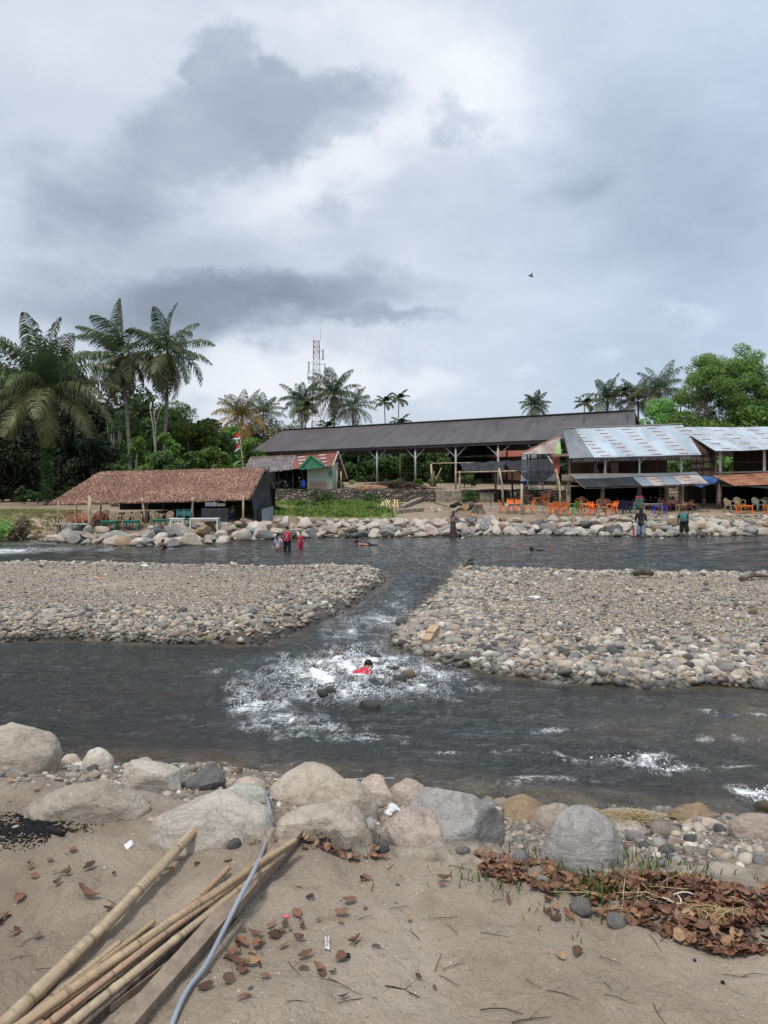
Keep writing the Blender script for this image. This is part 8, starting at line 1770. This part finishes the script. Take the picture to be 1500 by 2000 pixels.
def litter(name, label, poly, n_, seed, pile=.05):
    r = np.random.default_rng(seed); P_ = [on(*q) for q in poly]; pl = [(p.x, p.y) for p in P_]; xs = [p[0] for p in pl]; ys = [p[1] for p in pl]; V = []; F = []; base = 0; c = 0
    X = r.uniform(min(xs), max(xs), n_ * 4); Yy = r.uniform(min(ys), max(ys), n_ * 4); sd = poly_sd(X, Yy, pl); k = (sd > -.05 * r.uniform(0, 1, len(X))) & (fbm2(X * 5, Yy * 5, 3, seed) + r.normal(0, .15, len(X)) > -.10); X, Yy, sd = X[k][:n_], Yy[k][:n_], sd[k][:n_]; Z = near_z(X, Yy)
    for x, y, z, s_ in zip(X, Yy, Z, sd):
        v, f = LF[r.integers(10)]; s = .40 * r.uniform(.5, 1.4); e = Euler((r.normal(0, .34), r.normal(0, .34), r.uniform(0, 6.28))).to_matrix(); v = (np.array(e) @ (v * s).T).T + (x, y, z + .012 + r.uniform(0, 1) * min(pile, max(s_, 0) * .5)); V.append(v); F.append(f + base); base += len(v)
    return tag(link(name, mesh_np(name, np.concatenate(V), np.concatenate(F), M_DLS, True)), label, 'leaf litter', kind='stuff')
litter('leaf_litter', 'thick heap of red-brown dead leaves against the smooth ledge', [(1180,1720),(1300,1722),(1420,1745),(1560,1760),(1640,1880),(1500,1872),(1380,1862),(1290,1830),(1210,1800),(1130,1765)], 2300, 4, .03)
litter('leaf_litter', 'thin scatter of dead leaves among the grass tufts', [(930,1668),(1060,1690),(1180,1715),(1190,1800),(1090,1790),(1060,1730),(940,1700)], 330, 5, .02)
litter('leaf_litter', 'thin line of dead leaves caught at the foot of the concrete ledge', [(560,1655),(760,1660),(760,1676),(640,1682),(560,1675)], 60, 6, .02)
# ---- twigs
M_TWD = basic('dark_twig', (.055, .038, .028), .9)
for k, (px0, py0, px1, py1) in enumerate(((752,1931,818,1952),(752,1931,822,1949),(938,1966,1022,1988),(1000,2000,1075,1992),(1026,1915,1058,1930),(1068,1942,1135,1963),(1180,1955,1232,1976),(1413,1911,1462,1918),(1450,1916,1500,1916),(937,1837,996,1844),(1268,1848,1292,1873),(850,1895,863,1860),(864,1889,910,1888),(858,1898,900,1927),(820,1837,800,1815),(848,1793,895,1797),(640,1918,708,1954),(625,1920,695,1950),(563,1886,588,1925),(692,1858,708,1835),(660,1967,738,1960),(1275,1975,1300,2010),(725,1745,722,1712),(960,1770,985,1760),(898,1720,940,1745),(20,1890,65,1880),(70,1897,118,1900),(90,1985,100,2000),(40,1865,68,1832),(700,1800,730,1790),(1180,1935,1195,1946),(1340,1690,1420,1700),(1290,1860,1310,1840),(875,1690,920,1700),(760,1780,800,1772),(560,1990,600,1975),(870,1810,895,1835),(1170,1880,1215,1888),(755,1705,770,1690),(210,1765,235,1775))):
    a, b = on_near(px0, py0, .006), on_near(px1, py1, .006); L = (b - a).length; rr = random.Random(k); mid = a.lerp(b, .5) + Vector((rr.uniform(-.1, .1) * L, rr.uniform(-.1, .1) * L, .002)); w_ = .0011 if k > 3 else .0018
    mb = MB().tube([a, a.lerp(mid, .5) + Vector((0, 0, .002)), mid, mid.lerp(b, .5), b], [w_, w_ * 1.1, w_, w_ * .8, w_ * .5], 5)
    if k % 3 == 0: mb.tube([mid, mid + Vector((.04, .03, .01))], [w_ * .7, w_ * .4], 4)
    where = 'towards the leaf heap' if px0 > 1020 else ('on the open sand past the white strip' if px0 > 700 else ('beside the hose' if px0 > 500 else 'near the bamboo'))
    tag(mb.build('twig', M_TWD), 'thin dark dry twig %s' % where, 'twig', 'thin dark twigs %s' % where)
# ---- grass tufts and straw
M_NG = mat_leaf('near_grass', [(0, (.045, .085, .018)), (.5, (.085, .14, .03)), (.85, (.13, .18, .05)), (1, (.26, .22, .10))], .3, .5, False)
def tuft(px, py, n_, h, spread, seed, label, mat=None):
    p = on_near(px, py); r = np.random.default_rng(seed); n_ = max(6, int(n_ * .7)); xs = p.x + r.normal(0, spread, n_); ys = p.y + r.normal(0, spread * .6, n_); V, F = grass_np(xs, ys, h * .7 * r.uniform(.4, 1.2, n_), seed, 3, .0028, near_z); V[:, 2] += .004
    return tag(link('grass_tuft', mesh_np('grass_tuft', V, F, mat or M_NG)), label, 'grass', 'grass tufts by the concrete ledge', 'stuff')
for k, (px, py, n_, h, sp, lab) in enumerate(((955, 1722, 26, .05, .07, 'short grass tuft at the sandy end nearest the small dark stone'), (1003, 1728, 14, .05, .035, 'tiny grass tuft alone on the sand among leaves'), (1085, 1690, 40, .10, .10, 'wispy tall grass growing at the foot of the tilted grey boulder'), (1120, 1720, 46, .09, .09, 'dense grass tuft among dead leaves before the tilted grey boulder'), (1165, 1760, 60, .10, .08, 'broad-bladed grass tuft hanging over the leaves'), (1205, 1735, 50, .10, .09, 'grass tuft around the bright blue scrap'), (1250, 1712, 34, .08, .08, 'grass tuft where the smooth ledge begins'), (1320, 1718, 24, .07, .10, 'sparse grass tuft along the smooth ledge'), (1400, 1715, 12, .06, .06, 'few grass blades at the end of the smooth ledge'), (1115, 1790, 12, .05, .03, 'little weed sprout between pebbles'), (475, 1853, 9, .035, .012, 'tiny green sprout among leaves beside the hose'), (118, 1603, 8, .03, .02, 'tiny sprout behind the ash patch'))): tuft(px, py, n_, h, sp, 200 + k, lab)
M_STR = mat_leaf('dry_straw', [(0, (.34, .25, .12)), (.5, (.50, .38, .20)), (1, (.62, .50, .30))], .2, .8, False)
def straw(px, py, n_, L, sp, h, seed, label):
    p = on_near(px, py); r = np.random.default_rng(seed); mb = MB()
    for k in range(n_):
        x, y = p.x + r.normal(0, sp), p.y + r.normal(0, sp * .5); z = nz(x, y) + .008 + r.uniform(0, h); a = r.uniform(0, 6.28); l = L * r.uniform(.5, 1.2); d = Vector((math.cos(a), math.sin(a) * .7, r.normal(0, .25))) * l / 2; c = Vector((x, y, z)); mb.tube([c - d, c + Vector((0, 0, .02)), c + d], [.0016, .0018, .001], 4)
    return tag(mb.build('dry_straw', M_STR), label, 'straw', kind='stuff')
straw(1215, 1618, 300, .20, .12, .07, 1, 'clump of dry yellow straw behind the tilted grey boulder'); straw(1395, 1810, 70, .12, .05, .05, 2, 'small wisp of yellow straw on the leaf heap'); straw(1270, 1765, 20, .3, .12, .03, 3, 'few long pale straws across the leaf heap')
# ---- ash patch and litter
r = np.random.default_rng(6); n = 2600; a = r.uniform(0, 6.28, n); q = r.uniform(0, 1, n) ** .6 * (1 + .25 * np.sin(a * 3) + .2 * np.sin(a * 5 + 1)); pc = on_near(62, 1622); x = pc.x + np.cos(a) * q * .24; y = pc.y + np.sin(a) * q * .20; V = []; F = []; base = 0
bv, bf = PEB[3]
for i in range(n):
    s = r.uniform(.0015, .0075) * (1.5 - q[i] * .8); V.append(bv * s * r.uniform(.4, 1.8, 3) + (x[i], y[i], nz(x[i], y[i]) + s * .3)); F.append(bf + base); base += len(bv)
tag(link('charcoal', mesh_np('charcoal', np.concatenate(V), np.concatenate(F), basic('black_charcoal', (.010, .010, .011), .85, .5, 60))), 'patch of black ash and charcoal on the sand', 'charcoal', kind='stuff')
mb = MB().tube([on_near(92, 1628, .012), on_near(124, 1640, .014)], [.016, .012], 7); tag(mb.build('charred_stick', basic('charred_stick_black', (.012, .011, .010), .9)), 'charred stick at the edge of the black ash', 'stick')
def flat_scrap(px, py, w_, l_, rz, mat, label, name='paper_strip'):
    p = on_near(px, py, .004); V = []
    for j in range(7):
        for i in range(4): V.append((( i / 3 - .5) * w_, (j / 6 - .5) * l_, .004 + .004 * math.sin(i * 2 + j * 1.7)))
    o = link(name, mesh_np(name, V, grid_faces(7, 4), mat, True), None, p, (0, 0, R(rz))); md = o.modifiers.new('t', 'SOLIDIFY'); md.thickness = .001; return tag(o, label, 'litter')
o = flat_scrap(639, 1851, .016, .075, 4, basic('dirty_white_label', (.66, .62, .56), .7, .2, 60), 'dirty white torn label strip lying on the sand', 'label_strip')
mb = MB()
for k in range(5): mb.box((-.001 + .002 * (k % 2), -.024 + k * .012, .0115), (.007, .004, .001))
mb.build('print_marks', basic('faded_print', (.16, .13, .12), .8), o)
scrap(768, 1588, .085, M_WPL, 'crumpled white plastic wedged between boulders', 'plastic_bag'); scrap(1213, 1722, .036, basic('bright_turquoise_plastic', (.02, .42, .62), .4), 'bright turquoise plastic scrap in the grass'); scrap(559, 1792, .014, PL['pink'], 'tiny red-pink wrapper on the sand beside leaves', 'wrapper'); scrap(1348, 1766, .016, basic('red_orange_scrap', (.7, .08, .02), .5), 'tiny red-orange scrap on the leaf heap', 'wrapper'); scrap(250, 1655, .04, M_WPL, 'whitish plastic wrapper in leaves beside the domed slab', 'wrapper'); scrap(1385, 1652, .045, M_WPL, 'torn white plastic on the gravel slope', 'plastic_scrap'); scrap(1340, 1795, .03, M_WPL, 'white crumpled scrap on the leaf heap')
mb = MB(); c = on_near(1335, 1778, .06); pts = [c + Vector((math.cos(a) * .05 - .06 * (a / 6), math.sin(a) * .03, .01 * math.sin(2 * a))) for a in np.linspace(.4, 6.6, 16)]; tag(MB().tube(pts, .0035, 6).build('cord', basic('off_white_cord', (.6, .56, .48), .8)), 'loop of off-white cord on the leaf heap', 'cord')
for px, py, s, mt, lab in ((1357, 1887, .006, PL['navy'], 'small dark seed on bare sand'), (680, 1866, .009, C_BLK, 'small black bit beside the white strip'), (1412, 1926, .007, C_BLK, 'small black bit on sand at the picture edge')):
    v, f = rock_np(7, 2, s, s, s, 2, .2); tag(link('seed', mesh_np('seed', v, f, mt, True), None, on_near(px, py, s * .6)), lab, 'seed')
